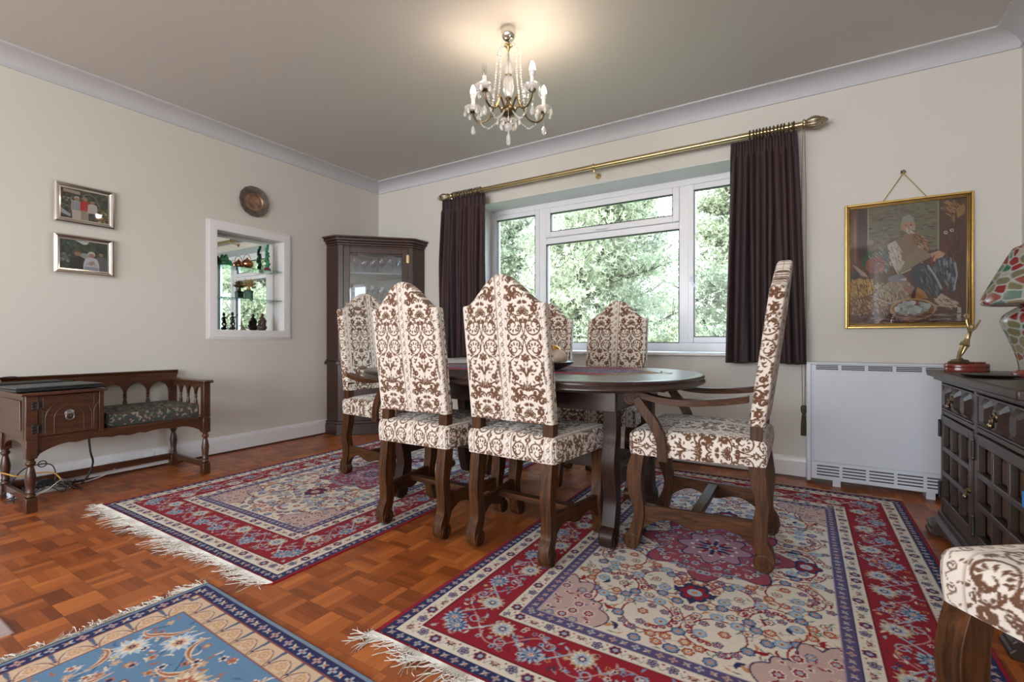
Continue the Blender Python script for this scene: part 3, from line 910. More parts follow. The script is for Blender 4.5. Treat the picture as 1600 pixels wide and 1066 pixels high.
def border_strip(length, width, bg, kind, seed, res):
    """a straight border strip: x along, y across"""
    c = Canvas(length, width, res, bg); rnd = random.Random(seed); PI = math.pi
    w = width
    if kind == 'navy':
        n = max(2, int(round(length/0.034)));
        for k in range(n):
            x = (k+0.5)*length/n
            if k % 2 == 0:
                c.flower(x, w/2, w*0.40, 4, rnd.choice((PNK, LIL, LBL)), (0.50, 0.34, 0.30), dot=NAV)
            else:
                c.leaf(x-w*.3, w*.3, 0.7, w*.65, w*.11, RCR); c.leaf(x-w*.3, w*.75, -0.7, w*.65, w*.11, LBL)
                c.disc(x, w/2, w*.12, ORA)
    elif kind == 'cream':
        n = max(2, int(round(length/0.052)))
        for k in range(n):
            x = (k+0.5)*length/n; y = w*(0.5+0.06*(-1)**k)
            t = k % 3
            if t == 0:
                c.flower(x, y, w*0.36, 6, NAV, LBL, RED, ORA)
            elif t == 1:
                for q in range(5):
                    a = PI+q*PI/4; c.leaf(x, y+w*.1, a, w*.36, w*.075, (RED, NAV)[q % 2])
                c.disc(x, y+w*.1, w*.13, TAN)
            else:
                c.flower(x, y, w*0.33, 5, LIL, NAV, NAV, PNK)
            c.stroke([(x+w*.3, y), (x+w*.5, w*.2), (x+w*.65, w*.5)], res*.7, res*.7, GRN)
            c.disc(x+w*.52, w*.78, w*.07, RED)
    elif kind == 'main':
        n = max(2, int(round(length/0.125)))
        vine = [(x, w*(0.5+0.27*math.sin(2*PI*x*n/2/length))) for x in np.linspace(0, length, 80)]
        c.stroke(vine, 0.0032, 0.0032, LBL)
        vine2 = [(x, w*(0.5-0.30*math.sin(2*PI*x*n/2/length))) for x in np.linspace(0, length, 80)]
        c.stroke(vine2, 0.0022, 0.0022, PNK)
        for k in range(int(n*17)):
            x = rnd.uniform(0, length); y = rnd.uniform(.1, .9)*w
            c.leaf(x, y, rnd.uniform(0, 2*PI), 0.022, 0.004, rnd.choice((LBL, RCR, BLU, NAV, PNK, DRED)), rnd.uniform(-1, 1))
        for k in range(int(n*8)):
            x = rnd.uniform(0, length); y = rnd.uniform(.08, .92)*w
            c.flower(x, y, 0.011, 5, rnd.choice((LBL, RCR, BLU, ORA)), rnd.choice((NAV, RED, TAN)))
        for k in range(n):
            x = (k+0.5)*length/n; y = w*(0.5+0.18*(-1)**k)
            c.spiral(x+0.03, w-y, 0.022, 0.008, k, 1.1, 0.002, 0.002, LBL)
            if k % 2 == 0:
                c.flower(x, y, 0.038, 12, RCR, BLU, TAN); c.flower(x, y, 0.026, 9, LBL, RED, dot=ORA); c.flower(x, y, 0.014, 6, NAV, RCR)
            else:
                c.flower(x, y, 0.034, 11, NAV, PNK, LBL); c.flower(x, y, 0.022, 8, BLU, RED, dot=RCR); c.flower(x, y, 0.011, 5, RCR, ORA)
    elif kind == 'scallop':
        n = max(2, int(round(length/0.085)))
        for k in range(n):
            x = (k+0.5)*length/n
            P = [(x-0.040, w*.95)]+[(x-0.040+0.08*q/12, w*(0.95-0.70*math.sin(PI*q/12)**0.6)) for q in range(13)]
            c.stroke(P, 0.0018, 0.0018, (0.20, 0.06, 0.06))
            c.poly([(x+0.036, 0), (x+0.049, 0), (x+0.046, w*.7), (x+0.040, w*.7)], (0.10, 0.13, 0.22))
            c.flower(x, w*.58, w*.30, 7, (0.62, 0.36, 0.20), (0.66, 0.50, 0.34), (0.70, 0.56, 0.42), ORA)
            c.flower(x-0.022, w*.8, w*.15, 5, (0.60, 0.30, 0.18), TAN); c.flower(x+0.022, w*.8, w*.15, 5, (0.60, 0.30, 0.18), TAN)
            c.flower(x+0.043, w*.72, w*.13, 4, (0.40, 0.25, 0.22), NAV)
    elif kind == 'bluemain':
        n = max(2, int(round(length/0.20)))
        vine = [(x, w*(0.5+0.30*math.sin(2*PI*x*n/2/length))) for x in np.linspace(0, length, 90)]
        c.stroke(vine, 0.0016, 0.0016, (0.04, 0.06, 0.12))
        for k in range(int(n*26)):
            x = rnd.uniform(0, length); y = rnd.uniform(.08, .92)*w
            c.leaf(x, y, rnd.uniform(0, 2*PI), 0.03, 0.004, rnd.choice(((0.08, 0.14, 0.26), (0.42, 0.15, 0.08), (0.7, .6, .5))), rnd.uniform(-1.2, 1.2))
        for k in range(int(n*17)):
            x = rnd.uniform(0, length); y = rnd.uniform(.08, .92)*w
            c.flower(x, y, 0.016, 5, rnd.choice(((0.62, 0.36, 0.22), (0.45, 0.16, 0.08), (0.72, 0.62, 0.5))), rnd.choice((NAV, TAN, (0.4, .12, .05))))
        for k in range(n):
            x = (k+0.5)*length/n; y = w*(0.5+0.16*(-1)**k)
            for sg in (-1, 1):
                c.leaf(x+0.05*sg, y-0.06, PI/2+0.5*sg, 0.11, 0.010, (0.70, 0.58, 0.44), -1.3*sg)
                c.leaf(x+0.05*sg, y-0.055, PI/2+0.5*sg, 0.10, 0.005, (0.42, 0.14, 0.07), -1.3*sg)
            if k % 2 == 0:
                c.flower(x, y, 0.055, 11, (0.74, 0.64, 0.50), (0.62, 0.36, 0.20), (0.60, 0.42, 0.27)); c.flower(x, y, 0.030, 8, (0.40, 0.12, 0.06), (0.72, 0.60, 0.45), dot=NAV)
            else:
                c.flower(x, y, 0.045, 8, (0.74, 0.68, 0.58), (0.70, 0.6, 0.5), (0.45, 0.55, 0.66)); c.flower(x, y, 0.020, 6, (0.58, 0.3, 0.16), NAV, dot=ORA)
    return c

def rug_canvas(W, Lh, bands, field, seed, paint_field, res=0.0016):
    """quarter canvas mirrored twice"""
    q = Canvas(W/2, Lh/2, res, field)
    paint_field(q, W/2, Lh/2)
    X, Y = np.meshgrid((np.arange(q.nx)+.5)*res, (np.arange(q.ny)+.5)*res)
    e = np.minimum(X, Y)
    d = 0.0
    for (w, bg, kind) in bands:
        m = (e >= d) & (e < d+w)
        if kind is None:
            q.a[m] = bg
        else:
            sx = border_strip(W/2, w, bg, kind, seed, res); sy = border_strip(Lh/2, w, bg, kind, seed+1, res)
            mx = m & (Y <= X); my = m & (X < Y)
            q.a[mx] = sx.sample(X[mx], Y[mx]-d); q.a[my] = sy.sample(Y[my], X[my]-d)
        d += w
    full = Canvas(W, Lh, res, field)
    top = np.concatenate([q.a, q.a[:, ::-1]], 1)
    a = np.concatenate([top, top[::-1]], 0)
    full.a = a; full.ny, full.nx = a.shape[:2]
    rg = np.random.default_rng(seed)
    full.a *= (1+rg.normal(0, 0.05, a.shape[:2])[..., None]).astype(np.float32)
    return full

def red_field(c, hw, hl):
    rnd = random.Random(5); PI = math.pi
    b0 = 0.372
    def blob(cx, cy, rx, ry, n, amp, ph=0.0):
        return [(cx+rx*(1+amp*abs(math.sin(n*a/2+ph)))*math.cos(a), cy+ry*(1+amp*abs(math.sin(n*a/2+ph)))*math.sin(a)) for a in np.linspace(0, 2*PI, 160)]
    # spiral vines with buds over the cream ground
    cen = [(b0+0.16, b0+0.30), (b0+0.31, b0+0.16), (b0+0.12, b0+0.52), (b0+0.30, b0+0.40), (b0+0.12, b0+0.74), (b0+0.04, b0+0.16)]
    for k in range(150):
        x = rnd.uniform(b0, hw+0.02); y = rnd.uniform(b0, hl+0.02)
        c.leaf(x, y, rnd.uniform(0, 2*PI), 0.026, 0.0034, rnd.choice((GRN, ORA, GRN, LIL)), rnd.uniform(-1, 1))
    for k in range(50):
        x = rnd.uniform(b0, hw); y = rnd.uniform(b0, hl); x2, y2 = x+rnd.uniform(-.07, .07), y+rnd.uniform(-.07, .07)
        c.stroke([(x, y), ((x+x2)/2+.012, (y+y2)/2-.012), (x2, y2)], 0.0010, 0.0010, GRN)
    for k, (x, y) in enumerate(cen):
        sg = (-1)**k
        c.spiral(x, y, 0.105, 0.062, 0.8*k, 1.35*sg, 0.0026, 0.0034, RED)
        for t in range(7):
            a = 0.8*k+sg*(1.35*2*PI-0.33*t); rr = 0.064+0.004*t
            c.disc(x+rr*math.cos(a), y+rr*math.sin(a), 0.010, RED); c.disc(x+rr*math.cos(a), y+rr*math.sin(a), 0.0036, LBL)
        for t in range(6):
            a = t*PI/3+k; c.leaf(x+.10*math.cos(a), y+.10*math.sin(a), a+0.6, 0.035, 0.005, RED if t % 2 else ORA, 0.8)
    pts = []
    tries = 0
    while len(pts) < 125 and tries < 4000:
        tries += 1
        x, y = rnd.uniform(b0+.01, hw), rnd.uniform(b0+.01, hl)
        if all((x-a)**2+(y-b_)**2 > 0.038**2 for a, b_ in pts):
            pts.append((x, y)); t = rnd.random(); a0 = rnd.uniform(0, 1)
            if t < .22: c.flower(x, y, 0.019, 7, BLU, PNK, NAV, ORA, a0)
            elif t < .4: c.flower(x, y, 0.016, 6, RCR, ORA, NAV, RED, a0)
            elif t < .55: c.flower(x, y, 0.017, 6, ORA, RCR, RED, NAV, a0)
            elif t < .7: c.flower(x, y, 0.020, 8, LBL, TAN, BLU, RED, a0)
            elif t < .85: c.flower(x, y, 0.015, 5, LIL, RED, NAV, RCR, a0)
            else: c.leaf(x-.015, y, rnd.uniform(0, 6), 0.04, 0.009, rnd.choice((NAV, RED, ORA)), 1.0)
    # spandrel in the corner
    def ring(pts, w, col): c.stroke(list(pts)+[pts[0]], w, w, col)
    sp = [(b0-0.02, b0-0.02)]
    n = 90
    for k in range(n+1):
        t = k/n; a = t*PI/2
        rr = 0.185+0.030*abs(math.sin(a*7.0))+0.05*math.exp(-((a-PI/4)/0.20)**2)*(-1)
        sp.append((b0+rr*1.0*math.cos(a), b0+rr*1.25*math.sin(a)))
    c.poly(sp, (0.54, 0.38, 0.35)); 
    c.stroke(sp[1:], 0.0026, 0.0026, (0.07, 0.03, 0.10))
    rp = []
    tries = 0
    while len(rp) < 46 and tries < 3000:
        tries += 1
        a = rnd.uniform(0, PI/2); rr = rnd.uniform(0.02, 0.17)
        x, y = b0+rr*math.cos(a), b0+rr*1.2*math.sin(a)
        if all((x-p)**2+(y-q)**2 > 0.036**2 for p, q in rp):
            rp.append((x, y)); t = rnd.random()
            c.leaf(x, y, rnd.uniform(0, 6), 0.03, 0.004, rnd.choice((GRN, RED, NAV)), 1.0)
            if t < .4: c.flower(x, y, 0.019, 7, RED, LBL, RCR, ORA)
            elif t < .7: c.flower(x, y, 0.015, 6, LBL, ORA, NAV, RCR)
            else: c.flower(x, y, 0.013, 5, RCR, RED, None, NAV)
    # medallion and pendant
    cx, cy = hw, hl
    bl = lambda rx, ry: [(cx+rx*(1+0.16*math.cos(8*a))*math.cos(a), cy+ry*(1+0.16*math.cos(8*a))*math.sin(a)) for a in np.linspace(0, 2*PI, 200)]
    c.poly([(cx-0.05, cy-0.42), (cx, cy-0.50), (cx+0.05, cy-0.42), (cx+0.03, cy-0.36), (cx-0.03, cy-0.36)], NAV)
    c.flower(cx, cy-0.42, 0.055, 6, RED, LBL, NAV, ORA); c.flower(cx, cy-0.34, 0.03, 6, ORA, RCR, NAV)
    c.flower(cx-0.33, cy, 0.05, 6, RED, LBL, NAV, ORA)
    c.poly(bl(0.262, 0.285), (0.06, 0.03, 0.10)); c.poly(bl(0.254, 0.277), (0.33, 0.07, 0.10))
    mp = []
    tries = 0
    while len(mp) < 42 and tries < 3000:
        tries += 1
        a = rnd.uniform(PI, 1.5*PI); rr = rnd.uniform(0.10, 0.24)
        x, y = cx+rr*math.cos(a), cy+rr*1.08*math.sin(a)
        if all((x-p)**2+(y-q)**2 > 0.034**2 for p, q in mp):
            mp.append((x, y)); c.leaf(x, y, rnd.uniform(0, 6), 0.03, 0.0035, rnd.choice((NAV, PNK, LBL)), 1.0)
            c.flower(x, y, rnd.choice((0.016, 0.012)), 6, rnd.choice((PNK, LBL, RCR)), NAV, rnd.choice((None, NAV, LIL)), ORA)
    c.poly(bl(0.13, 0.14), NAV); c.poly(bl(0.122, 0.132), (0.40, 0.22, 0.28))
    for k in range(12):
        a = k*PI/6; c.leaf(cx, cy, a, 0.10, 0.008, (RED, NAV)[k % 2]); c.disc(cx+.085*math.cos(a), cy+.085*math.sin(a), 0.008, RCR)
    c.flower(cx, cy, 0.045, 8, LBL, RED, NAV, ORA)

def blue_field(c, hw, hl):
    rnd = random.Random(11)
    for k in range(2200):
        x, y = rnd.uniform(.44, hw), rnd.uniform(.44, hl)
        c.leaf(x, y, rnd.uniform(0, 6), 0.02, 0.0028, rnd.choice((NAV, RCR, (0.10, .16, .12), BLU, (0.62, .40, .28), RCR)), rnd.uniform(-1.5, 1.5))
RUGC = rug_canvas(1.56, 2.32, [(0.014, RED, None), (0.036, NAV, 'navy'), (0.004, RCR, None), (0.050, RCR, 'cream'), (0.006, DRED, None), (0.160, RED, 'main'),
                               (0.005, DRED, None), (0.048, RCR, 'cream'), (0.004, NAV, None), (0.036, (0.10, 0.08, 0.18), 'navy'), (0.004, LIL, None)],
                  RCR, 3, red_field)
GB = (0.20, 0.27, 0.36)
BLUEC = rug_canvas(2.4, 1.56, [(0.014, GB, None), (0.044, NAV, 'navy'), (0.004, (0.25, 0.08, 0.07), None), (0.070, (0.66, 0.49, 0.34), 'scallop'), (0.004, (0.25, .08, .07), None),
                               (0.215, (0.13, 0.25, 0.40), 'bluemain'), (0.004, (0.25, .08, .07), None), (0.060, (0.66, 0.49, 0.34), 'scallop'), (0.044, NAV, 'navy')],
                   (0.42, 0.38, 0.30), 21, blue_field)

def pile(name, cv, W, Lh, step, parent, x0=0, x1=None, y0=0, y1=None, wav=0.0):
    x1 = x1 or W; y1 = y1 or Lh
    nx, ny = int((x1-x0)/step)+1, int((y1-y0)/step)+1
    xs = np.linspace(x0, x1, nx); ys = np.linspace(y0, y1, ny)
    xs = np.concatenate([[xs[0]], xs, [xs[-1]]]); ys = np.concatenate([[ys[0]], ys, [ys[-1]]])
    X, Y = np.meshgrid(xs, ys)
    Z = np.full(X.shape, 0.0045)+0.0006*np.sin(X*9+Y*3)*np.sin(Y*7)
    Z[0, :] = Z[-1, :] = 0.0; Z[:, 0] = Z[:, -1] = 0.0
    Xw = X+wav*0.004*np.sin(Y*11); Yw = Y+wav*0.006*np.sin(X*8+1)
    C = cv.sample(np.clip(X, 0.001, W-.001), np.clip(Y, 0.001, Lh-.001))
    P = np.stack([Xw-W/2, Yw-Lh/2, Z], -1)
    return grid_mesh(name, P, C, M['rug'], parent)

def fringe(parent, fn, length, mat, seed, lmin=0.05, lmax=0.12, dens=260, flowdir=0.5):
    """knotted warp threads: fn(s, out) -> local xy; s along the edge, out away from it"""
    rnd = random.Random(seed); mb = MB()
    n = int(length*dens)
    cl = [(rnd.uniform(-1, 1), rnd.uniform(0.6, 1.25)) for _ in range(int(length/0.05)+3)]
    for k in range(n):
        s = length*k/n
        ci, cf = cl[int(s/0.05)], cl[int(s/0.05)+1]; t = (s/0.05) % 1
        sl = ci[0]*(1-t)+cf[0]*t; ln = (ci[1]*(1-t)+cf[1]*t)*rnd.uniform(lmin, lmax)
        ang = 0.75*sl+flowdir*0.4; P = []
        x, o = s, -0.004; z = 0.008
        wig = rnd.uniform(-.9, .9)
        for q in range(7):
            P.append((*fn(x, o), max(0.0022+0.004*rnd.random(), z)))
            x += math.sin(ang)*ln/6; o += math.cos(ang)*ln/6; z -= 0.003
            ang += wig*0.35+rnd.uniform(-.35, .35)
        mb.tube(P, [0.0016, 0.0018, 0.0015, 0.0014, 0.0013, 0.0012, 0.0009], 3)
    o = mb.build('fringe', mat, parent, smooth=0)
    o['kind'] = 'stuff'
    return o

def make_red_rug(name, x, y, rz, label):
    r = empty(name, (x, y, 0), rz); tag(r, label, 'rug', 'red oriental rugs')
    return r
R1 = make_red_rug('oriental_rug', 1.445, -1.392, 0.0, 'red bordered oriental rug with cream field at the left end of the dining table')
p1_ = pile('rug_pile', RUGC, 1.56, 2.32, 0.0034, R1)
fringe(R1, lambda s, o: (s-0.78, -1.16-o), 1.56, M['fringe'], 4, flowdir=-1.6, lmax=0.13)
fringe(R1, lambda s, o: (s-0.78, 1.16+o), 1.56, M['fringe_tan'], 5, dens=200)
R2 = make_red_rug('oriental_rug', 3.528, -1.400, 0.0, 'red bordered oriental rug with cream field at the right end, beside the carved sideboard')
p2_ = p1_.copy(); COL.objects.link(p2_); p2_.parent = R2
fringe(R2, lambda s, o: (s-0.78, -1.16-o), 1.56, M['fringe'], 9, flowdir=-1.2)
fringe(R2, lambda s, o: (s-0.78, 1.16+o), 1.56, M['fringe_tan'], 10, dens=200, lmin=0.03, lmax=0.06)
R3 = empty('oriental_rug', (2.02+1.2+0.03, -2.675-0.78, 0), math.radians(-2.0)); R3.location = (3.19, -3.49, 0)
tag(R3, 'light blue and peach oriental rug in the foreground, cut by the bottom edge', 'rug')
pile('rug_pile', BLUEC, 2.4, 1.56, 0.0027, R3)
fringe(R3, lambda s, o: (-1.2-o, s-0.78), 1.56, M['fringe'], 12, lmin=0.03, lmax=0.07, flowdir=1.0)
R4 = empty('small_rug', (1.16, -3.79, 0), 0.0)
tag(R4, 'small pinkish beige mat, only one corner showing at the left picture edge', 'rug')
def mat_pile():
    xs = np.linspace(-0.67, 0.67, 260); X, Y = np.meshgrid(xs, xs)
    e = np.minimum(0.67-np.abs(X), 0.67-np.abs(Y))
    C = np.empty(X.shape+(3,)); C[:] = (0.46, 0.36, 0.34)
    C[(e > 0.035) & (e < 0.05)] = (0.10, 0.08, 0.10)
    C[e > 0.05] = (0.42, 0.38, 0.24); C[(e > 0.05) & (np.sin(X*120)*np.sin(Y*120) > 0.2)] = (0.16, 0.18, 0.12)
    Z = np.where(e < 0.001, 0, 0.007)
    grid_mesh('rug_pile', np.stack([X, Y, Z], -1), C, M['rug'], R4)
mat_pile()

# ------------------------------------------------------------------ chairs
def cr(pts, n=6):
    """Catmull-Rom through tuples of any length"""
    P = [np.array(p, float) for p in pts]; out = []
    for i in range(len(P)-1):
        a = P[max(i-1, 0)]; b_ = P[i]; c = P[i+1]; d = P[min(i+2, len(P)-1)]
        for k in range(n):
            t = k/n
            out.append(0.5*((2*b_)+(c-a)*t+(2*a-5*b_+4*c-d)*t*t+(3*b_-a-3*c+d)*t**3))
    out.append(P[-1]); return out

def board_leg(mb, x, th, path, foot, fr, out=1):
    """flat sawn leg: path of (y, z, width) at side position x, thickness th; foot = scroll centre (y, z), radius fr"""
    q = cr(path, 7); L1, R1 = [], []
    for i, p in enumerate(q):
        a = q[max(i-1, 0)]; b_ = q[min(i+1, len(q)-1)]
        t = np.array([b_[0]-a[0], b_[1]-a[1]]); t /= np.linalg.norm(t)+1e-9
        n = np.array([-t[1], t[0]])
        L1.append((p[0]+n[0]*p[2]/2, p[1]+n[1]*p[2]/2)); R1.append((p[0]-n[0]*p[2]/2, p[1]-n[1]*p[2]/2))
    n = len(q); V = []
    for i in range(n):
        V += [(x-th/2, *L1[i]), (x-th/2, *R1[i]), (x+th/2, *R1[i]), (x+th/2, *L1[i])]
    F = [(4*i+k, 4*i+(k+1) % 4, 4*i+4+(k+1) % 4, 4*i+4+k) for i in range(n-1) for k in range(4)]
    F += [(3, 2, 1, 0), tuple(4*(n-1)+k for k in range(4))]
    mb.add(V, F)
    if fr:
        mb.lathe([(fr*0.3, -th/2-0.002), (fr-0.003, -th/2-0.002), (fr, -th/2+0.001), (fr, th/2-0.001), (fr-0.003, th/2+0.002), (fr*0.3, th/2+0.002)], (x, foot[0], foot[1]), 24, 'x')
        for sx in (-1, 1):
            P = []
            for k in range(34):
                t = k/33; a = -1.2+out*t*2*math.pi*1.7; r = fr*(0.88-0.76*t)
                P.append((x+sx*(th/2+0.0022), foot[0]+r*math.cos(a), foot[1]+r*math.sin(a)))
            mb.tube(P, 0.0028, 5)

def drape(name, wf, wr, dep, ztop, zbot, dome, parent, step=0.0026, r=0.026, v0=0.0, mat=None, cv=None, pat=True):
    H = ztop-zbot; hw = (wf+wr)/4; hd = dep/2
    arc = r*math.pi/2; ext = H-r+arc
    s = np.arange(-(hw-r+ext), (hw-r+ext)+step, step); t = np.arange(-(hd-r+ext), (hd-r+ext)+step, step)
    def prof(u, half):
        a = np.abs(u)-(half-r)
        ang = np.clip(a/r, 0, math.pi/2)
        pos = np.where(a < 0, np.abs(u), half-r+r*np.sin(ang))
        z = np.where(a < 0, 0, r*(1-np.cos(ang)))+np.clip(a-arc, 0, None)
        return np.sign(u)*pos, z
    X, zs = prof(s, hw); Y, zt = prof(t, hd)
    XX, YY = np.meshgrid(X, Y); ZS, ZT = np.meshgrid(zs, zt); SS, TT = np.meshgrid(s, t)
    drop = np.minimum(H, (ZS**2.6+ZT**2.6)**(1/2.6))
    # soften vertical corners
    k = np.clip(np.minimum(ZS, ZT)/0.02, 0, 1)*0.006
    XX = XX-np.sign(XX)*k; YY = YY-np.sign(YY)*k
    bul = np.sin(np.clip(drop/H, 0, 1)*math.pi)*0.006
    XX = XX+np.sign(SS)*bul*(ZS > ZT)*(ZS > 0); YY = YY+np.sign(TT)*bul*(ZT >= ZS)*(ZT > 0)
    wy = 1+(wf-wr)/(wf+wr)*(YY/hd)
    dm = dome*(1-(np.clip(XX/hw, -1, 1))**2)*(1-(np.clip(YY/hd, -1, 1))**2)
    P = np.stack([XX*wy, YY, ztop-drop+dm], -1)
    C = (cv or DAM).sample(SS % (cv or DAM).W, (v0-TT) % (cv or DAM).H, True) if pat else None
    return grid_mesh(name, P, C, mat or M['damask'], parent)

def chair_back(parent, w, zb, zsh, zpk, y0, lean, th, step=0.0026):
    """upholstered arched panel closed all round"""
    hw = w/2; rc = 0.014
    # cross-section loop (x, y) starting at the middle of the rear face
    loop = []
    def seg(a, b_):
        n = max(2, int(math.dist(a, b_)/step)); return [(a[0]+(b_[0]-a[0])*k/n, a[1]+(b_[1]-a[1])*k/n) for k in range(n)]
    def arcp(cx, cy, a0, a1):
        return [(cx+rc*math.cos(a0+(a1-a0)*k/5), cy+rc*math.sin(a0+(a1-a0)*k/5)) for k in range(5)]
    PI = math.pi
    loop += seg((0, 0), (hw-rc, 0)); loop += arcp(hw-rc, rc, -PI/2, 0)
    loop += seg((hw, rc), (hw, th-rc)); loop += arcp(hw-rc, th-rc, 0, PI/2)
    loop += seg((hw-rc, th), (-hw+rc, th)); loop += arcp(-hw+rc, th-rc, PI/2, PI)
    loop += seg((-hw, th-rc), (-hw, rc)); loop += arcp(-hw+rc, rc, PI, 1.5*PI)
    loop += seg((-hw+rc, 0), (0, 0))
    Lp = np.array(loop); n = len(Lp)
    d = np.hypot(*(np.roll(Lp, -1, 0)-Lp).T); u = np.concatenate([[0], np.cumsum(d)[:-1]])
    # pattern coordinate: front face recentred so that its stripe also runs down the middle
    tot = d.sum(); uu = np.where(Lp[:, 1] > th-1e-6, -Lp[:, 0], np.where(np.arange(n) > n*0.75, u-tot, u))
    q = np.clip(np.abs(Lp[:, 0])/(hw*0.93), 0, 1)
    ztop = zsh+(zpk-zsh)*np.power(0.5+0.5*np.cos(PI*q), 0.85)
    rows = int((zpk-zb)/step)
    R = []; Vv = []
    def row(z, shrink, vofs):
        yy = th/2+(Lp[:, 1]-th/2)*shrink
        xx = Lp[:, 0]*np.where(shrink < 1, 0.97+0.03*shrink, 1)
        puff = 0.006*np.sin(np.clip((z-zb)/(ztop-zb), 0, 1)*PI)*np.sign(Lp[:, 1]-th/2)*(1-np.clip(np.abs(Lp[:, 0])/hw, 0, 1)**2)
        taper = 1-0.02*(z-zb)/(zpk-zb)
        R.append(np.stack([xx*taper*(1+0.0*z), y0+yy+puff-lean*(z-zb), z], -1)); Vv.append(vofs)
    row(np.full(n, zb+0.004), 0.02, np.full(n, zb)); row(np.full(n, zb), 0.75, np.full(n, zb))
    for k in range(rows+1):
        f = k/rows; z = zb+(ztop-0.008-zb)*f; row(z, 1.0, z)
    for f, sh in ((0.35, 0.96), (0.7, 0.85), (0.9, 0.65), (0.98, 0.4), (1.0, 0.02)):
        row(ztop-0.008+0.014*f, sh, ztop+f*0.02)
    P = np.array(R); V = np.array(Vv); U = np.broadcast_to(uu, V.shape)
    C = DAM.sample(U % DAM.W, (0.15+(0.887-V)) % DAM.H, True)
    return grid_mesh('backrest', P, C, M['damask'], parent, wrap=True)

def make_chair(arms):
    t = empty('carver_chair' if arms else 'dining_chair')
    if arms: wf, wr, hd, zpk, zsh, bw, rx, fx = 0.56, 0.47, 0.255, 1.195, 1.075, 0.47, 0.207, 0.255
    else:    wf, wr, hd, zpk, zsh, bw, rx, fx = 0.50, 0.42, 0.215, 1.130, 1.012, 0.400, 0.174, 0.222
    zs = 0.40
    st = drape('seat', wf, wr, 2*hd-0.005, 0.500, zs-0.002, 0.022, t, v0=0.33)
    chair_back(t, bw, 0.548, zsh, zpk, -hd+0.008, 0.135, 0.055)
    for sx in (-1, 1):
        mb = MB()
        board_leg(mb, sx*fx, 0.046, [(hd-0.038, zs, 0.050), (hd-0.022, zs-0.07, 0.062), (hd-0.022, zs-0.14, 0.060), (hd-0.040, zs-0.23, 0.044), (hd-0.036, 0.115, 0.044), (hd-0.022, 0.065, 0.050), (hd-0.020, 0.035, 0.044)], (hd-0.008, 0.0345), 0.034, 1)
        mb.build('leg', M['oak'], t, 0.003)
        mb = MB()
        board_leg(mb, sx*rx, 0.046, [(-hd+0.038, 0.60, 0.040), (-hd+0.037, 0.50, 0.042), (-hd+0.038, 0.42, 0.052), (-hd+0.030, 0.34, 0.056), (-hd+0.016, 0.25, 0.046), (-hd+0.026, 0.17, 0.052), (-hd+0.024, 0.11, 0.050), (-hd+0.006, 0.07, 0.054), (-hd-0.004, 0.035, 0.046)], (-hd+0.012, 0.0355), 0.035, -1)
        mb.build('leg', M['oak'], t, 0.003)
        # side stretcher with a sawn ogee lower edge
        n = 24; top = []; bot = []
        for k in range(n+1):
            f = k/n; y = -hd+0.04+(2*hd-0.085)*f
            c = abs(f-0.5)
            b0 = 0.128+0.030*(math.cos(min(c/0.5, 1)*math.pi*2.0)*0.5+0.5)*0-0.012*math.cos((f-0.5)*4*math.pi)+(-0.035*(c/0.5)**6)
            bot.append((y, b0)); top.append((y, 0.188))
        mb = MB(); th = 0.022
        V = []
        for k in range(n+1):
            xx = sx*(rx+(fx-rx)*k/n)
            V += [(xx-th/2, *bot[k]), (xx+th/2, *bot[k]), (xx+th/2, *top[k]), (xx-th/2, *top[k])]
        F = [(4*i+k, 4*i+(k+1) % 4, 4*i+4+(k+1) % 4, 4*i+4+k) for i in range(n) for k in range(4)]+[(3, 2, 1, 0), tuple(4*n+k for k in range(4))]
        mb.add(V, F); mb.build('stretcher', M['oak_y'], t, 0.002)
    mx = (rx+fx)/2
    MB().box(-mx, mx, -0.022, 0.022, 0.158, 0.182).build('stretcher', M['oak_x'], t, 0.003)
    # seat rails under the upholstery
    mb = MB()
    mb.box(-rx, rx, -hd+0.012, -hd+0.035, zs+0.01, zs+0.06)
    mb.build('seat_rail', M['oak_x'], t, 0.002)
    if arms:
        for sx in (-1, 1):
            ax = sx*(wf/2-0.012)
            q = cr([(sx*(bw/2-0.012), -hd+0.062, 0.652, 0.024), (sx*(bw/2+0.008), -hd+0.15, 0.638, 0.025), (ax, 0.02, 0.628, 0.027), (ax, 0.12, 0.632, 0.027), (ax, 0.20, 0.648, 0.026), (ax, hd-0.01, 0.652, 0.024)], 6)
            mb = MB(); V = []
            for x, y, z, w in q: V += [(x-w, y, z-0.014), (x+w, y, z-0.014), (x+w, y, z+0.012), (x-w, y, z+0.012)]
            n = len(q)
            F = [(4*i+k, 4*i+(k+1) % 4, 4*i+4+(k+1) % 4, 4*i+4+k) for i in range(n-1) for k in range(4)]+[(3, 2, 1, 0), tuple(4*(n-1)+k for k in range(4))]
            mb.add(V, F)
            mb.lathe([(0.008, -0.026), (0.026, -0.026), (0.028, -0.023), (0.028, 0.023), (0.026, 0.026), (0.008, 0.026)], (ax, hd-0.008, 0.634), 22, 'x')
            for s2 in (-1, 1):
                P = [(ax+s2*0.0265, hd-0.008+0.025*(1-.85*k/30)*math.cos(1.5+k*0.33), 0.634+0.025*(1-.85*k/30)*math.sin(1.5+k*0.33)) for k in range(31)]
                mb.tube(P, 0.0016, 5)
            mb.build('arm', M['oak_y'], t, 0.003)
            mb = MB()
            board_leg(mb, sx*(wf/2+0.006), 0.024, [(0.115, zs-0.015, 0.040), (0.118, 0.46, 0.040), (0.145, 0.53, 0.042), (0.190, 0.59, 0.040), (0.222, 0.636, 0.036)], None, 0)
            mb.build('arm_support', M['oak'], t, 0.002)
    return t

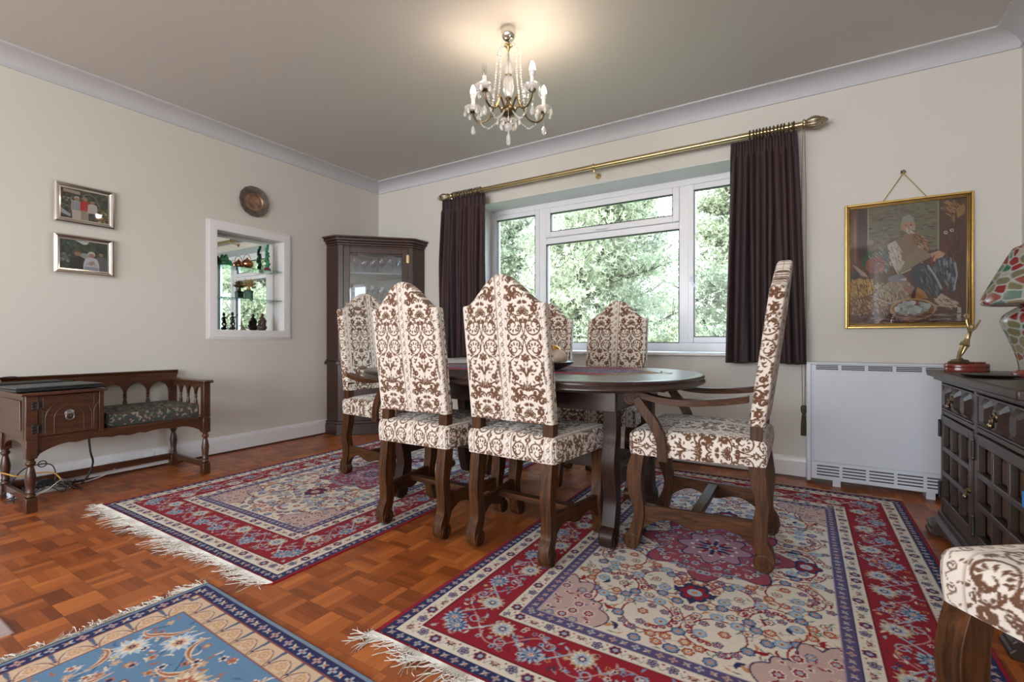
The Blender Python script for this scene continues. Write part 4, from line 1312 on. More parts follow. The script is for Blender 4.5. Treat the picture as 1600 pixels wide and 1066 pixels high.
ch = make_chair(False)
cv_ = make_chair(True)
def place(o, x, y, rz, label, group):
    o.location = (x, y, 0.0055); o.rotation_euler = (0, 0, math.radians(rz))
    tag(o, label, 'chair', group)
    return o
G1, G2 = 'upholstered dining chairs without arms', 'upholstered carver chairs with arms'
CH = [copy_tree(ch) for _ in range(4)]
place(ch, 2.315, -1.733, 1.0, 'brown and cream damask armless chair seen from behind, nearer the corner cabinet', G1)
place(CH[0], 2.838, -1.712, -1.5, 'brown and cream damask armless chair seen from behind, at the middle of the picture', G1)
place(CH[1], 2.305, -0.800, 180, 'damask armless chair beyond the table, mostly hidden behind the fruit bowl and another chair', G1)
place(CH[2], 2.815, -0.790, 180, 'damask armless chair beyond the table in front of the large window pane', G1)
place(CH[3], 4.385, -2.445, 130, 'damask chair in the right foreground, only a seat corner and one leg showing', G1)
cv2 = copy_tree(cv_)
place(cv_, 3.480, -1.318, 90, 'damask carver armchair at the right end of the dining table, seen side on', G2)
place(cv2, 1.535, -1.262, -90, 'damask carver armchair at the left end of the dining table, beside the corner cabinet', G2)

# ------------------------------------------------------------------ dining table
def dining_table():
    t = empty('dining_table', (2.54, -1.315, 0.0055)); tag(t, 'dark polished oval ended dining table on scroll legs', 'table')
    hx, hy, ex = 0.930, 0.545, 0.46
    def outline(off):
        P = []
        for k in range(25):
            a = -math.pi/2+math.pi*k/24
            P.append((hx-ex+(ex+off)*math.cos(a)**0.9 if math.cos(a) > 1e-6 else hx-ex, (hy+off)*math.sin(a)))
        return P+[(-x, -y) for x, y in P]
    rings = [(0.0, 0.714), (0.0, 0.715), (0.0, 0.715)]
    prof = [(-0.030, 0.715), (-0.012, 0.7145), (-0.004, 0.711), (0.0, 0.706), (-0.001, 0.701), (-0.006, 0.699), (-0.004, 0.694), (0.002, 0.688), (0.003, 0.681), (-0.003, 0.675), (-0.014, 0.671), (-0.03, 0.668)]
    mb = MB(); V = []; n = len(outline(0))
    for off, z in prof: V += [(x, y, z) for x, y in outline(off)]
    m = len(prof)
    F = [(i*n+k, (i+1)*n+k, (i+1)*n+(k+1) % n, i*n+(k+1) % n) for i in range(m-1) for k in range(n)]
    F += [tuple(range(n)), tuple((m-1)*n+k for k in range(n))[::-1]]
    mb.add(V, F); mb.build('table_top', M['table'], t, smooth=50)
    ap = MB(); x0, x1, y0, y1, z0, z1, w = -0.645, 0.645, -0.335, 0.335, 0.575, 0.668, 0.025
    ap.box(x0, x1, y0, y0+w, z0, z1); ap.box(x0, x1, y1-w, y1, z0, z1); ap.box(x0, x0+w, y0+w, y1-w, z0, z1); ap.box(x1-w, x1, y0+w, y1-w, z0, z1)
    ap.build('apron', M['table'], t, 0.002)
    for lx in (-0.610, 0.610):
        for sy in (-1, 1):
            mb = MB()
            path = [(0.275, 0.668, 0.062), (0.276, 0.56, 0.062), (0.276, 0.47, 0.064), (0.288, 0.41, 0.070), (0.296, 0.34, 0.072), (0.284, 0.26, 0.062), (0.276, 0.19, 0.062), (0.286, 0.12, 0.072), (0.304, 0.06, 0.066)]
            board_leg(mb, lx, 0.058, [(sy*a, z, w_) for a, z, w_ in path], (sy*0.318, 0.047), 0.046, sy)
            mb.build('leg', M['table_z'], t, 0.004)
        MB().box(lx-0.02, lx+0.02, -0.27, 0.27, 0.24, 0.31).build('cross_rail', M['table'], t, 0.003)
    MB().box(-0.59, 0.59, -0.07, 0.07, 0.31, 0.335).build('stretcher', M['table'], t, 0.003)
    MB().box(-0.59, 0.59, -0.018, 0.018, 0.245, 0.31).build('stretcher', M['table'], t, 0.003)
    return t
dining_table()

# red table runner with tan ends
def runner():
    r = empty('table_runner', (2.54, -1.22, 0.721)); tag(r, 'red patterned oriental table runner with tan tips lying on the dining table', 'table runner')
    c = Canvas(1.75, 0.62, 0.002, (0.30, 0.035, 0.055)); rnd = random.Random(2)
    def rect(e, col): c.poly([(e, e), (1.75-e, e), (1.75-e, .62-e), (e, .62-e)], col)
    rect(0.02, (0.45, 0.32, 0.30)); rect(0.025, (0.32, 0.035, 0.06)); rect(0.13, (0.55, 0.45, 0.42)); rect(0.136, (0.16, 0.12, 0.17))
    for k in range(700):
        x, y = rnd.uniform(0.15, 1.60), rnd.uniform(0.15, .47)
        c.flower(x, y, rnd.uniform(.006, .013), 5, rnd.choice(((.5, .45, .42), (.3, .33, .38), (.42, .12, .13))), rnd.choice((NAV, (.4, .4, .4))))
    for k in range(300):
        x = rnd.uniform(.03, 1.72); y = rnd.choice((rnd.uniform(.03, .12), rnd.uniform(.50, .59))); c.flower(x, y, .008, 4, rnd.choice((PNK, (.45, .2, .2), DRED)), NAV)
    nx, ny = 420, 170
    U, V = np.meshgrid(np.linspace(0, 1, nx), np.linspace(0, 1, ny))
    hxs = 0.53; tip = 0.19
    lim = hxs+tip*(1-np.abs(V-0.5)*2)
    X = (U*2-1)*lim; Y = (V-0.5)*0.58
    Z = 0.0022+0.0008*np.sin(X*30+Y*20)
    Z = np.where((U < 0.003) | (U > 0.997) | (V < .004) | (V > .996), 0.0002, Z)
    C = c.sample(np.clip(X+0.875, 0.001, 1.749), np.clip(Y+0.31, 0.001, .619))
    edge = (lim-np.abs(X)) < 0.045
    C[edge] = (0.42, 0.29, 0.16)
    grid_mesh('cloth', np.stack([X, Y, Z], -1), C, M['tapestry'], r)
    for s in (-1, 1):
        mb = MB(); mb.ball((s*0.725, 0, 0.006), 0.006, 8)
        for k in range(8): mb.tube([(s*0.728, 0, 0.005), (s*0.755, (k-3.5)*0.003, 0.002), (s*0.775, (k-3.5)*0.005, 0.0015)], 0.001, 3)
        mb.build('tassel', M['fringe_tan'], r)
runner()

# bowl with decorative balls
b_ = MB().lathe([(0.001, 0.006), (0.05, 0.008), (0.10, 0.020), (0.140, 0.040), (0.150, 0.046), (0.154, 0.044), (0.146, 0.034), (0.10, 0.010), (0.06, 0.0), (0.001, 0.0)], (0, 0, 0), 36).build('bowl', M['bowl'], loc=(2.685, -1.325, 0.7245))
tag(b_, 'shallow dark wooden bowl of ornamental balls on the table runner', 'bowl')
BX, BY, BZ = 2.685, -1.325, 0.7245
def orb(name, x, y, z, r, mat, label, ribs=0):
    mb = MB(); n = 28; m = 16; V = []
    for i in range(m+1):
        ph = math.pi*i/m
        for k in range(n):
            a = 2*math.pi*k/n; rr = r*max(1e-3, math.sin(ph))*(1+(0.03*math.cos(ribs*a) if ribs else 0))
            V.append((rr*math.cos(a), rr*math.sin(a), -r*math.cos(ph)))
    mb.add(V, [(i*n+k, i*n+(k+1) % n, (i+1)*n+(k+1) % n, (i+1)*n+k) for i in range(m) for k in range(n)])
    o = mb.build(name, mat, loc=(BX+x, BY+y, BZ+z)); tag(o, label, 'ornament', 'balls in the dark bowl')
    return o
orb('ornamental_ball', 0.070, 0.020, 0.064, 0.045, M['cream'], 'mottled cream ball at the right of the dark bowl')
orb('ornamental_ball', 0.010, 0.085, 0.086, 0.044, M['goldball'], 'shiny gold ribbed ball behind the cream ball in the dark bowl', 9)
orb('ornamental_ball', -0.050, 0.005, 0.062, 0.042, M['cream'], 'cream ball at the far left of the dark bowl, mostly behind a chair back')
sp = MB(); rnd = random.Random(4)
for k in range(40):
    a = rnd.uniform(0, 6.28); p = Vector((0.055*math.cos(a)+0.01, 0.05*math.sin(a)-0.035, 0.035)); d = Vector((rnd.uniform(-1, 1), rnd.uniform(-1, 1), rnd.uniform(0, 1)))*0.022
    sp.tube([p, p+d*0.5, p+d], [0.002, 0.006, 0.001], 4, 0.3)
o = sp.build('green_sprig', M['leafgreen'], loc=(BX, BY, BZ)); tag(o, 'small green leafy sprig tucked between the balls in the bowl', 'sprig')

# ------------------------------------------------------------------ curtain pole, curtains
M['finial'] = plain('satin_brass', (0.42, 0.36, 0.26), 0.3, 1.0, 0.15, 30)
def pole():
    p = empty('curtain_pole', (0, -0.10, 2.222)); tag(p, 'reeded brass curtain pole running above the window on brackets', 'curtain pole')
    MB().lathe([(0.0165, 1.03), (0.0165, 3.85)], (0, 0, 0), 24, 'x', 0.06, 12).build('rod', M['brass'], p, smooth=60)
    def finial(sx, x):
        q = [(0.020, 0), (0.027, 0.004), (0.027, 0.012), (0.018, 0.016), (0.024, 0.022), (0.033, 0.045), (0.035, 0.065), (0.028, 0.085), (0.020, 0.095), (0.024, 0.10), (0.016, 0.112), (0.004, 0.128)]
        MB().lathe([(r*1.02, x+sx*z*1.05) for r, z in q], (0, 0, 0), 120, 'x', 0.045, 15).build('finial', M['finial'], p, smooth=60)
    finial(1, 3.845); finial(-1, 1.035)
    for x in (1.075, 2.47, 3.79):
        mb = MB()
        mb.tube([(x, 0.10, -0.045), (x, 0.04, -0.045), (x, 0.0, -0.038), (x, 0, -0.024)], 0.006, 8)
        mb.lathe([(0.022, 0.0), (0.022, 0.004), (0.012, 0.008)], (x, 0.092, -0.045), 16, 'y')
        mb.lathe([(0.024, -0.006), (0.026, 0), (0.024, 0.006)], (x, 0, 0), 18, 'x')
        mb.build('bracket', M['brass'], p)
    return p
POLE = pole()
def curtain(x0, x1, xb0, xb1, zb, seed, label, rings, folds):
    c = empty('curtain', ((x0+x1)/2, -0.10, 2.222)); tag(c, label, 'curtain', 'lined aubergine curtains')
    rnd = random.Random(seed); ph = [rnd.uniform(0, 6.28) for _ in range(6)]
    nx, nz = folds*16, 70
    zt = 2.186; cx = (x0+x1)/2
    P = np.zeros((nz+1, nx+1, 3))
    for j in range(nz+1):
        f = j/nz; z = zt-(zt-zb)*f
        a = x0+(xb0-x0)*f**0.8; b_ = x1+(xb1-x1)*f**0.8
        head = z > zt-0.085
        w = b_-a
        pinch = math.exp(-((z-(zt-0.085))/0.03)**2)*0.010
        for i in range(nx+1):
            u = i/nx
            th = 2*math.pi*folds*u
            amp = 0.010 if head else 0.010+0.020*min(1, (zt-0.085-z)/0.5)
            wob = 0.9*math.sin(2*math.pi*u*2.3+ph[0])+0.7*math.sin(2*math.pi*u*5.1+ph[1]+f*1.2)
            y = amp*math.sin(th+wob*2*f+ph[2])*(1+0.6*math.sin(2*math.pi*u*3.7+ph[3]+0.5*f))
            if head: y = 0.010*math.sin(th*2+0.7)*(0.6+0.4*math.sin(th+ph[2]))-0.003
            x = a+w*u+0.006*math.cos(th+ph[2]+wob)*min(1, f*4)
            P[j, i] = (x-cx, y-0.006+pinch*math.sin(th*0.5)*0.4, z-2.222)
    P[:, :, 2] += -0.006*np.sin(np.linspace(0, 9, nx+1))[None, :]*np.linspace(0, 1, nz+1)[:, None]**3
    o = grid_mesh('cloth', P, None, M['curtain'], c)
    md = o.modifiers.new('thickness', 'SOLIDIFY'); md.thickness = 0.004; md.offset = 0
    for k, xr in enumerate(rings):
        mb = MB(); tilt = rnd.uniform(-.12, .12)
        mb.tube([(xr-cx+tilt*0.03*math.sin(a), 0.031*math.cos(a), 0.031*math.sin(a)-0.006) for a in [2*math.pi*q/24 for q in range(25)]], 0.0046, 8)
        mb.tube([(xr-cx, 0, -0.034), (xr-cx, 0, -0.042), (xr-cx+0.003, 0.004, -0.05)], 0.0022, 5)
        mb.build('ring', M['darkbrass'], c)
    return c
curtain(0.965, 1.452, 0.945, 1.480, 0.722, 1, 'dark aubergine curtain hanging at the left side of the window', [1.10, 1.125, 1.165, 1.20, 1.225, 1.255, 1.285, 1.31, 1.345, 1.365, 1.40], 11)
curtain(3.440, 3.815, 3.405, 3.868, 0.735, 2, 'dark aubergine curtain hanging at the right side of the window', [3.552, 3.575, 3.592, 3.610, 3.630, 3.650, 3.668, 3.690, 3.710, 3.728, 3.745, 3.772, 3.80], 11)
# draw cord with tassel
def draw_cord():
    X, Y, Z0 = 3.852, 0.015, -0.032          # in the pole's own frame
    mb = MB()
    for dx in (-0.012, 0.012): mb.tube([(X+dx*0.4, Y, Z0), (X+dx, Y+0.012, Z0-0.4), (X+dx, Y+0.012, Z0-1.3), (X+dx*0.5, Y+0.012, Z0-1.72)], 0.0018, 6)
    mb.build('draw_cord', M['browncord'], POLE)
    Y += 0.012
    mb = MB().lathe([(0.004, 0.0), (0.014, -0.004), (0.017, -0.02), (0.014, -0.045), (0.008, -0.055), (0.010, -0.06), (0.013, -0.075)], (X, Y, Z0-1.715), 14)
    for k in range(16):
        a = k*2*math.pi/16; mb.tube([(X+0.008*math.cos(a), Y+0.008*math.sin(a), Z0-1.78), (X+0.013*math.cos(a), Y+0.011*math.sin(a), Z0-1.84), (X+0.014*math.cos(a), Y+0.010*math.sin(a), Z0-1.905)], 0.0028, 4)
    mb.build('tassel', M['tassel'], POLE)
draw_cord()

# ------------------------------------------------------------------ corner cabinet
def corner_cabinet():
    c = empty('corner_cabinet', (0.28, -0.28, 0)); tag(c, 'tall dark mahogany corner cabinet with a glazed door standing in the corner', 'cabinet')
    def P(off=0.0, back=0.004):   # plan outline in room coordinates minus origin
        a = 0.665+off; b_ = 0.175+off*0.42
        pts = [(back, -back), (back, -a), (b_, -a), (a, -b_), (a, -back)]
        return [(x-0.28, y+0.28) for x, y in pts]
    def slab(off, z0, z1, name, mat=None, bev=0.004):
        return MB().prism(P(off), 'z', z0, z1).build(name, mat or M['mahog'], c, bev, smooth=0)
    slab(0.010, 0.0, 0.10, 'plinth'); slab(0.002, 0.10, 0.125, 'plinth_moulding')
    slab(-0.015, 0.125, 0.66, 'base_cupboard')
    # base door panel
    slab(0.012, 0.655, 0.685, 'waist_moulding'); slab(-0.004, 0.685, 0.70, 'waist_moulding')
    for off, z0, z1 in ((-0.010, 1.77, 1.79), (0.002, 1.79, 1.81), (0.020, 1.81, 1.835), (0.038, 1.835, 1.852)): slab(off, z0, z1, 'cornice_moulding')
    slab(-0.02, 1.755, 1.771, 'top_board')
    # upper carcass: side returns, angled posts, shelves, lining
    off = -0.015; a = 0.665+off; b_ = 0.175+off*0.42
    def W(x, y): return (x-0.28, y+0.28)
    MB().prism([W(0.004, -a), W(b_, -a), W(b_, -a+0.018), W(0.004, -a+0.018)], 'z', 0.70, 1.76).build('side_panel', M['mahog'], c, 0.001, smooth=0)
    MB().prism([W(a, -0.004), W(a, -b_), W(a-0.018, -b_), W(a-0.018, -0.004)], 'z', 0.70, 1.76).build('side_panel', M['mahog'], c, 0.001, smooth=0)
    bk = MB(); bk.prism([W(0.004, -0.62), W(0.012, -0.62), W(0.012, -0.004), W(0.004, -0.004)], 'z', 0.70, 1.755)
    bk.prism([W(0.012, -0.012), W(0.62, -0.012), W(0.62, -0.004), W(0.012, -0.004)], 'z', 0.70, 1.755); bk.build('back_lining', M['liner'], c, smooth=0)
    for z in (0.97, 1.245, 1.51):
        MB().prism([W(0.014, -0.014), W(0.014, -0.60), W(0.17, -0.61), W(0.61, -0.17), W(0.60, -0.014)], 'z', z, z+0.012).build('shelf', M['liner'] if z != 1.51 else M['liner'], c, smooth=0)
    # door in the diagonal plane: local frame u along the front, n outward
    p0 = Vector((b_-0.28, -a+0.28, 0)); p1 = Vector((a-0.28, -b_+0.28, 0)); U = (p1-p0).normalized(); Wd = (p1-p0).length; Nn = Vector((U.y, -U.x, 0))
    Rm = Matrix(((U.x, -Nn.x, 0), (U.y, -Nn.y, 0), (0, 0, 1)))
    def fb(mb, u0, u1, n0, n1, z0, z1):
        V = [p0+U*u+Nn*n+Vector((0, 0, z)) for z in (z0, z1) for n in (n0, n1) for u in (u0, u1)]
        mb.add(V, [(0, 1, 3, 2), (4, 6, 7, 5), (0, 4, 5, 1), (2, 3, 7, 6), (0, 2, 6, 4), (1, 5, 7, 3)])
    po = MB(); fb(po, 0, 0.045, -0.02, 0, 0.70, 1.77); fb(po, Wd-0.045, Wd, -0.02, 0, 0.70, 1.77); po.build('corner_post', M['mahog'], c, 0.002)
    d = MB(); u0, u1, z0, z1, r = 0.048, Wd-0.048, 0.715, 1.755, 0.055
    for q in ((u0, u0+r, z0, z1), (u1-r, u1, z0, z1), (u0+r, u1-r, z0, z0+r), (u0+r, u1-r, z1-r, z1)): fb(d, q[0], q[1], -0.018, 0.004, q[2], q[3])
    # stepped shaping at the top of the glass
    for (ua, ub) in ((u0+r, u0+r+0.07), (u1-r-0.07, u1-r)): fb(d, ua, ub, -0.012, 0.002, z1-r-0.022, z1-r)
    do = d.build('door', M['mahog'], c, 0.003)
    g = MB(); fb(g, u0+r-0.004, u1-r+0.004, -0.010, -0.006, z0+r-0.004, z1-r+0.004); g.build('glass_pane', M['cabglass'], do, smooth=0)
    for z in (0.83, 1.66):
        h = MB(); fb(h, Wd-0.062, Wd-0.036, 0.004, 0.008, z-0.035, z+0.035)
        pt = p0+U*(Wd-0.047)+Nn*0.009; h.tube([pt+Vector((0, 0, z-0.04)), pt+Vector((0, 0, z+0.04))], 0.005, 8)
        h.build('hinge', M['brass'], do)
    k = MB(); pt = p0+U*(u0+0.028)+Nn*0.005; fb(k, u0+0.02, u0+0.036, 0.004, 0.006, 1.20, 1.235); k.build('keyhole_plate', M['darkbrass'], do)
    # lower doors
    d = MB(); fb(d, 0.048, Wd-0.048, -0.003, 0.006, 0.14, 0.64); lo = d.build('door', M['mahog'], c, 0.003)
    d = MB(); fb(d, 0.10, Wd-0.10, 0.006, 0.012, 0.20, 0.58); d.build('raised_panel', M['mahog'], lo, 0.006)
    # glasses on two shelves
    rnd = random.Random(8)
    prof1 = [(0.030, 0), (0.029, 0.002), (0.004, 0.006), (0.0035, 0.06), (0.012, 0.068), (0.030, 0.09), (0.033, 0.115), (0.029, 0.145), (0.028, 0.145), (0.031, 0.115), (0.027, 0.09), (0.003, 0.07)]
    proto = []
    for s, (hs, ws) in enumerate(((1.0, 0.9), (0.8, 1.0), (0.75, 0.7))):
        o = MB().lathe([(r_*ws, z*hs) for r_, z in prof1], (0, 0, 0), 16).build('wine_glass', M['wineglass'], smooth=60); proto.append(o)
    nG = 0
    for zi, z in enumerate((1.523, 1.258)):
        for row in range(2):
            for k in range(6):
                t = (k+0.5)/6; n = -0.07-0.075*row
                pt = p0+U*(0.10+(Wd-0.20)*t+0.012*(row))+Nn*n
                s = rnd.randrange(3)
                o = proto[s] if nG < 0 else proto[s].copy()
                COL.objects.link(o) if o.name not in COL.objects else None
                o.location = (pt.x+0.28, pt.y-0.28, z)
                where = 'upper' if zi == 0 else 'lower'
                tag(o, 'clear stemmed drinking glass on the %s shelf behind the corner cabinet door' % where, 'glass', 'glasses on the %s cabinet shelf' % where)
                nG += 1
    for o in proto: bpy.data.objects.remove(o)
corner_cabinet()

# ------------------------------------------------------------------ telephone bench
def bench():
    t = empty('telephone_bench', (0.27, -2.37, 0)); tag(t, 'dark wooden telephone bench with a cupboard and arcaded back along the left wall', 'bench')
    ox, oy = 0.27, -2.37
    Y0, Y1 = -2.80, -1.925
    def mb(): return MB()
    def sh(m): m.v = [(x-ox, y-oy, z) for x, y, z in m.v]; return m
    def turned(x, y, z0, z1, w):
        q = MB(); h = w/2
        q.box(x-h, x+h, y-h, y+h, z0, z0+0.075)
        a, b_ = z0+0.075, z1
        pr = [(0.62, 0), (0.95, 0.02), (1.0, 0.06), (0.7, 0.10), (0.9, 0.14), (0.72, 0.18), (0.85, 0.32), (1.02, 0.50), (0.78, 0.68), (0.52, 0.80), (0.92, 0.86), (0.95, 0.90), (0.6, 0.94), (0.9, 1.0)]
        q.lathe([(h*r*1.0, a+(b_-a)*s) for r, s in pr], (x, y, 0), 18)
        return q
    for (x, y) in ((0.485, Y0+0.022), (0.485, Y1-0.022), (0.045, Y0+0.022), (0.045, Y1-0.022)):
        q = turned(x, y, 0.0, 0.275, 0.044); q.box(x-0.022, x+0.022, y-0.022, y+0.022, 0.275, 0.37 if not (x > .4 and y > -2) else 0.37)
        sh(q).build('leg', M['bench_z'], t, 0.003)
    # low stretchers
    sh(mb().box(0.035, 0.055, Y0+0.04, Y1-0.04, 0.045, 0.085)).build('stretcher', M['bench'], t, 0.002)
    for y in (Y0+0.022, Y1-0.022): sh(mb().box(0.062, 0.465, y-0.01, y+0.01, 0.045, 0.08)).build('stretcher', M['bench'], t, 0.002)
    # scalloped front apron
    def apron(y0, y1, x, flip=False):
        n = 60; pts = [(y0, 0.372)]
        pts = []
        for k in range(n+1):
            f = k/n; g = min(f, 1-f)
            z = 0.283+0.045*min(1, g/0.16)**0.7 + 0.010*abs(math.sin(f*math.pi*5)) if g > 0.0 else 0.275
            if abs(f-0.5) < 0.06: z -= 0.012*math.cos((f-0.5)/0.06*math.pi/2)
            pts.append((y0+(y1-y0)*f, z))
        pts += [(y1, 0.375), (y0, 0.375)]
        sh(mb().prism(pts, 'x', x, x+0.018)).build('apron', M['bench'], t, 0.0015)
    apron(Y0+0.044, Y1-0.044, 0.475)
    n = 20; pts = [(0.067+0.396*k/n, 0.285+0.06*math.sin(math.pi*k/n)**0.5) for k in range(n+1)]+[(0.463, 0.375), (0.067, 0.375)]
    for y in (Y0+0.012, Y1-0.030): sh(mb().prism(pts, 'y', y, y+0.018)).build('side_apron', M['bench'], t, 0.0015)
    # seat deck
    sh(mb().box(0.03, 0.492, Y0+0.004, Y1-0.004, 0.368, 0.382)).build('seat_board', M['bench'], t, 0.003)
    # cupboard
    ym = -2.485
    cb = mb()
    cb.box(0.03, 0.48, Y0, Y0+0.016, 0.382, 0.597); cb.box(0.03, 0.48, ym-0.016, ym, 0.382, 0.597); cb.box(0.03, 0.044, Y0+0.016, ym-0.016, 0.382, 0.597)
    cb.box(0.465, 0.507, Y0, Y0+0.045, 0.37, 0.597); cb.box(0.480, 0.505, ym-0.022, ym, 0.37, 0.597)
    sh(cb).build('cupboard', M['bench'], t, 0.002)
    sh(mb().box(0.018, 0.525, Y0-0.022, ym+0.012, 0.597, 0.613)).build('cupboard_top', M['bench'], t, 0.005)
    # raised and fielded side panel
    sh(mb().box(0.09, 0.43, Y0-0.006, Y0, 0.41, 0.57)).build('side_panel', M['bench'], t, 0.004)
    dr = sh(mb().box(0.482, 0.500, Y0+0.047, ym-0.024, 0.384, 0.592)).build('door', M['bench'], t, 0.002)
    # carved gothic arches on the door
    yc = (Y0+0.047+ym-0.024)/2; hw = (ym-0.024-Y0-0.047)/2
    cv = mb(); X = 0.5008
    def arc(cy, cz, r, a0, a1, n=18): return [(X, cy+r*math.cos(a0+(a1-a0)*k/n), cz+r*math.sin(a0+(a1-a0)*k/n)) for k in range(n+1)]
    PI = math.pi
    for r in (0.060, 0.095): cv.tube([(X, yc+r, 0.392)]+arc(yc, 0.470, r, 0, PI)+[(X, yc-r, 0.392)], 0.0026, 6)
    for s in (-1, 1):
        cv.tube([(X, yc+s*0.103, 0.392), (X, yc+s*0.103, 0.500), (X, yc+s*0.118, 0.530), (X, yc+s*0.135, 0.548)], 0.0024, 6)
        cv.tube([(X, yc+s*0.103, 0.515), (X, yc+s*0.090, 0.540), (X, yc+s*0.07, 0.556)], 0.0024, 6)
        cv.tube([(X, yc+s*0.103, 0.530), (X, yc+s*0.103, 0.580)], 0.002, 6)
    sh(cv).build('carved_arches', M['bench_z'], dr)
    hp = mb(); hp.lathe([(0.004, 0), (0.020, 0), (0.022, 0.003), (0.014, 0.006), (0.006, 0.009)], (0.500, yc, 0.490), 10, 'x')
    hp.tube([(0.510, yc+0.017*math.cos(a), 0.474+0.017*math.sin(a)) for a in [2*PI*k/20 for k in range(21)]], 0.0035, 6)
    hp.ball((0.508, yc, 0.492), 0.006, 8)
    sh(hp).build('ring_handle', M['pewter'], dr)
    for z in (0.425, 0.545):
        h = mb()
        for dy in (-0.008, 0.012):
            for k in range(3): h.ball((0.5005 if dy > 0 else 0.508, Y0+0.040+dy*1.4, z-0.016+0.016*k), 0.0085, 8, (0.25, 1, 1))
        h.tube([(0.507, Y0+0.045, z-0.02), (0.507, Y0+0.045, z+0.02)], 0.0045, 8)
        sh(h).build('hinge', M['iron'], dr)
    # back: rail, arcade and turned balusters
    rail = mb().prism([(0.022, 0.640), (0.050, 0.640), (0.050, 0.650), (0.044, 0.655), (0.052, 0.662), (0.056, 0.672), (0.022, 0.672)], 'y', Y0-0.005, Y1+0.004)
    sh(rail).build('top_rail', M['bench'], t, smooth=0)
    yA = ym; bays = 4; bw = (Y1-0.045-yA)/bays
    P = [(Y1, 0.642), (yA, 0.642)]
    for b_ in range(bays):
        c0 = yA+bw*b_; 
        for k in range(13):
            a = PI-PI*k/12; P.append((c0+bw/2+(bw/2-0.006)*math.cos(a), 0.520+0.075*math.sin(a)))
    P += [(Y1-0.045, 0.382), (Y1, 0.382)]
    sh(mb().prism(P, 'x', 0.030, 0.046)).build('arcade_back', M['bench'], t, 0.001, smooth=0)
    for b_ in range(bays):
        y = yA+bw*b_
        if b_ == 0: continue
        sh(mb().lathe([(0.011, 0.382), (0.013, 0.40), (0.009, 0.43), (0.012, 0.47), (0.007, 0.495), (0.012, 0.502), (0.008, 0.51), (0.011, 0.525)], (0.038, y, 0), 14)).build('baluster', M['bench_z'], t)
    # back panel behind the cupboard
    # arm at the right
    sh(mb().box(0.464, 0.506, Y1-0.042, Y1, 0.372, 0.600)).build('arm_post', M['bench_z'], t, 0.003)
    sh(mb().box(0.046, 0.530, Y1-0.052, Y1+0.010, 0.600, 0.617)).build('arm_rest', M['bench'], t, 0.005)
    P = [(0.464, 0.602), (0.052, 0.602)]
    for b_ in range(4):
        c0 = 0.052+0.103*b_
        for k in range(9):
            a = PI-PI*k/8; P.append((c0+0.0515+0.047*math.cos(a), 0.52+0.055*math.sin(a)))
    sh(mb().prism(P, 'y', Y1-0.030, Y1-0.014)).build('arm_arcade', M['bench'], t, smooth=0)
    for b_ in range(1, 4):
        sh(mb().lathe([(0.010, 0.382), (0.012, 0.40), (0.008, 0.43), (0.011, 0.47), (0.006, 0.495), (0.010, 0.502), (0.007, 0.51), (0.009, 0.522)], (0.052+0.103*b_, Y1-0.022, 0), 12)).build('baluster', M['bench_z'], t)
bench()
# tapestry seat cushion
def cushion():
    c = Canvas(0.7, 0.7, 0.0016, (0.060, 0.066, 0.062)); rnd = random.Random(6)
    for k in range(900):
        x, y = rnd.uniform(0, .7), rnd.uniform(0, .7)
        c.leaf(x, y, rnd.uniform(0, 6), rnd.uniform(.015, .03), .0035, rnd.choice(((0.13, .18, .12), (.30, .24, .16), (.22, .27, .24), (.36, .30, .22), (.16, .07, .06))), rnd.uniform(-2, 2))
    for k in range(300):
        x, y = rnd.uniform(0, .7), rnd.uniform(0, .7)
        c.flower(x, y, rnd.uniform(.006, .011), 5, rnd.choice(((.38, .16, .13), (.42, .34, .24), (.20, .26, .26))), (.30, .20, .14))
    r = empty('bench_cushion', (0.268, -2.221, 0.3835)); tag(r, 'dark tapestry box cushion with flowers on the telephone bench seat', 'cushion')
    o = drape('cover', 0.410, 0.410, 0.480, 0.078, 0.0, 0.010, r, 0.003, 0.014, mat=M['tapestry'], cv=c)
    mb = MB(); hx, hy = 0.203, 0.238
    for z in (0.0745, 0.006):
        P = []
        for (x, y) in ((-hx, -hy), (hx, -hy), (hx, hy), (-hx, hy), (-hx, -hy)): P.append((x, y, z))
        mb.tube(P, 0.0045, 6)
    mb.build('piping', M['tassel'], r)
cushion()

# laptop, router and cables
lp = empty('laptop', (0.36, -2.67, 0.6135), math.radians(6)); tag(lp, 'closed dark laptop lying on top of the bench cupboard', 'laptop')
MB().box(-0.125, 0.125, -0.18, 0.18, 0.003, 0.018).build('base', M['blackplastic'], lp, 0.004)
MB().box(-0.125, 0.125, -0.18, 0.18, 0.019, 0.027).build('lid', M['laptoplid'], lp, 0.003)
MB().box(0.118, 0.1255, -0.12, -0.16, 0.007, 0.013).build('port', M['cable_black'], lp, smooth=0)
rt = empty('router', (0.132, -2.70, 0.6135), 0); tag(rt, 'flat black box lying behind the laptop on the bench cupboard', 'router')
MB().box(-0.07, 0.07, -0.15, 0.13, 0.0, 0.036).build('case', M['blackplastic'], rt, 0.006)
cbl = MB().tube(cr([(0.06, -2.72, 0.652), (0.07, -2.735, 0.672), (0.08, -2.78, 0.676), (0.07, -2.84, 0.66), (0.06, -2.90, 0.60), (0.04, -2.93, 0.3)], 8), 0.0025, 6).build('cable', M['cable_black'])
tag(cbl, 'thin black cable looping above the black box on the bench', 'cable')
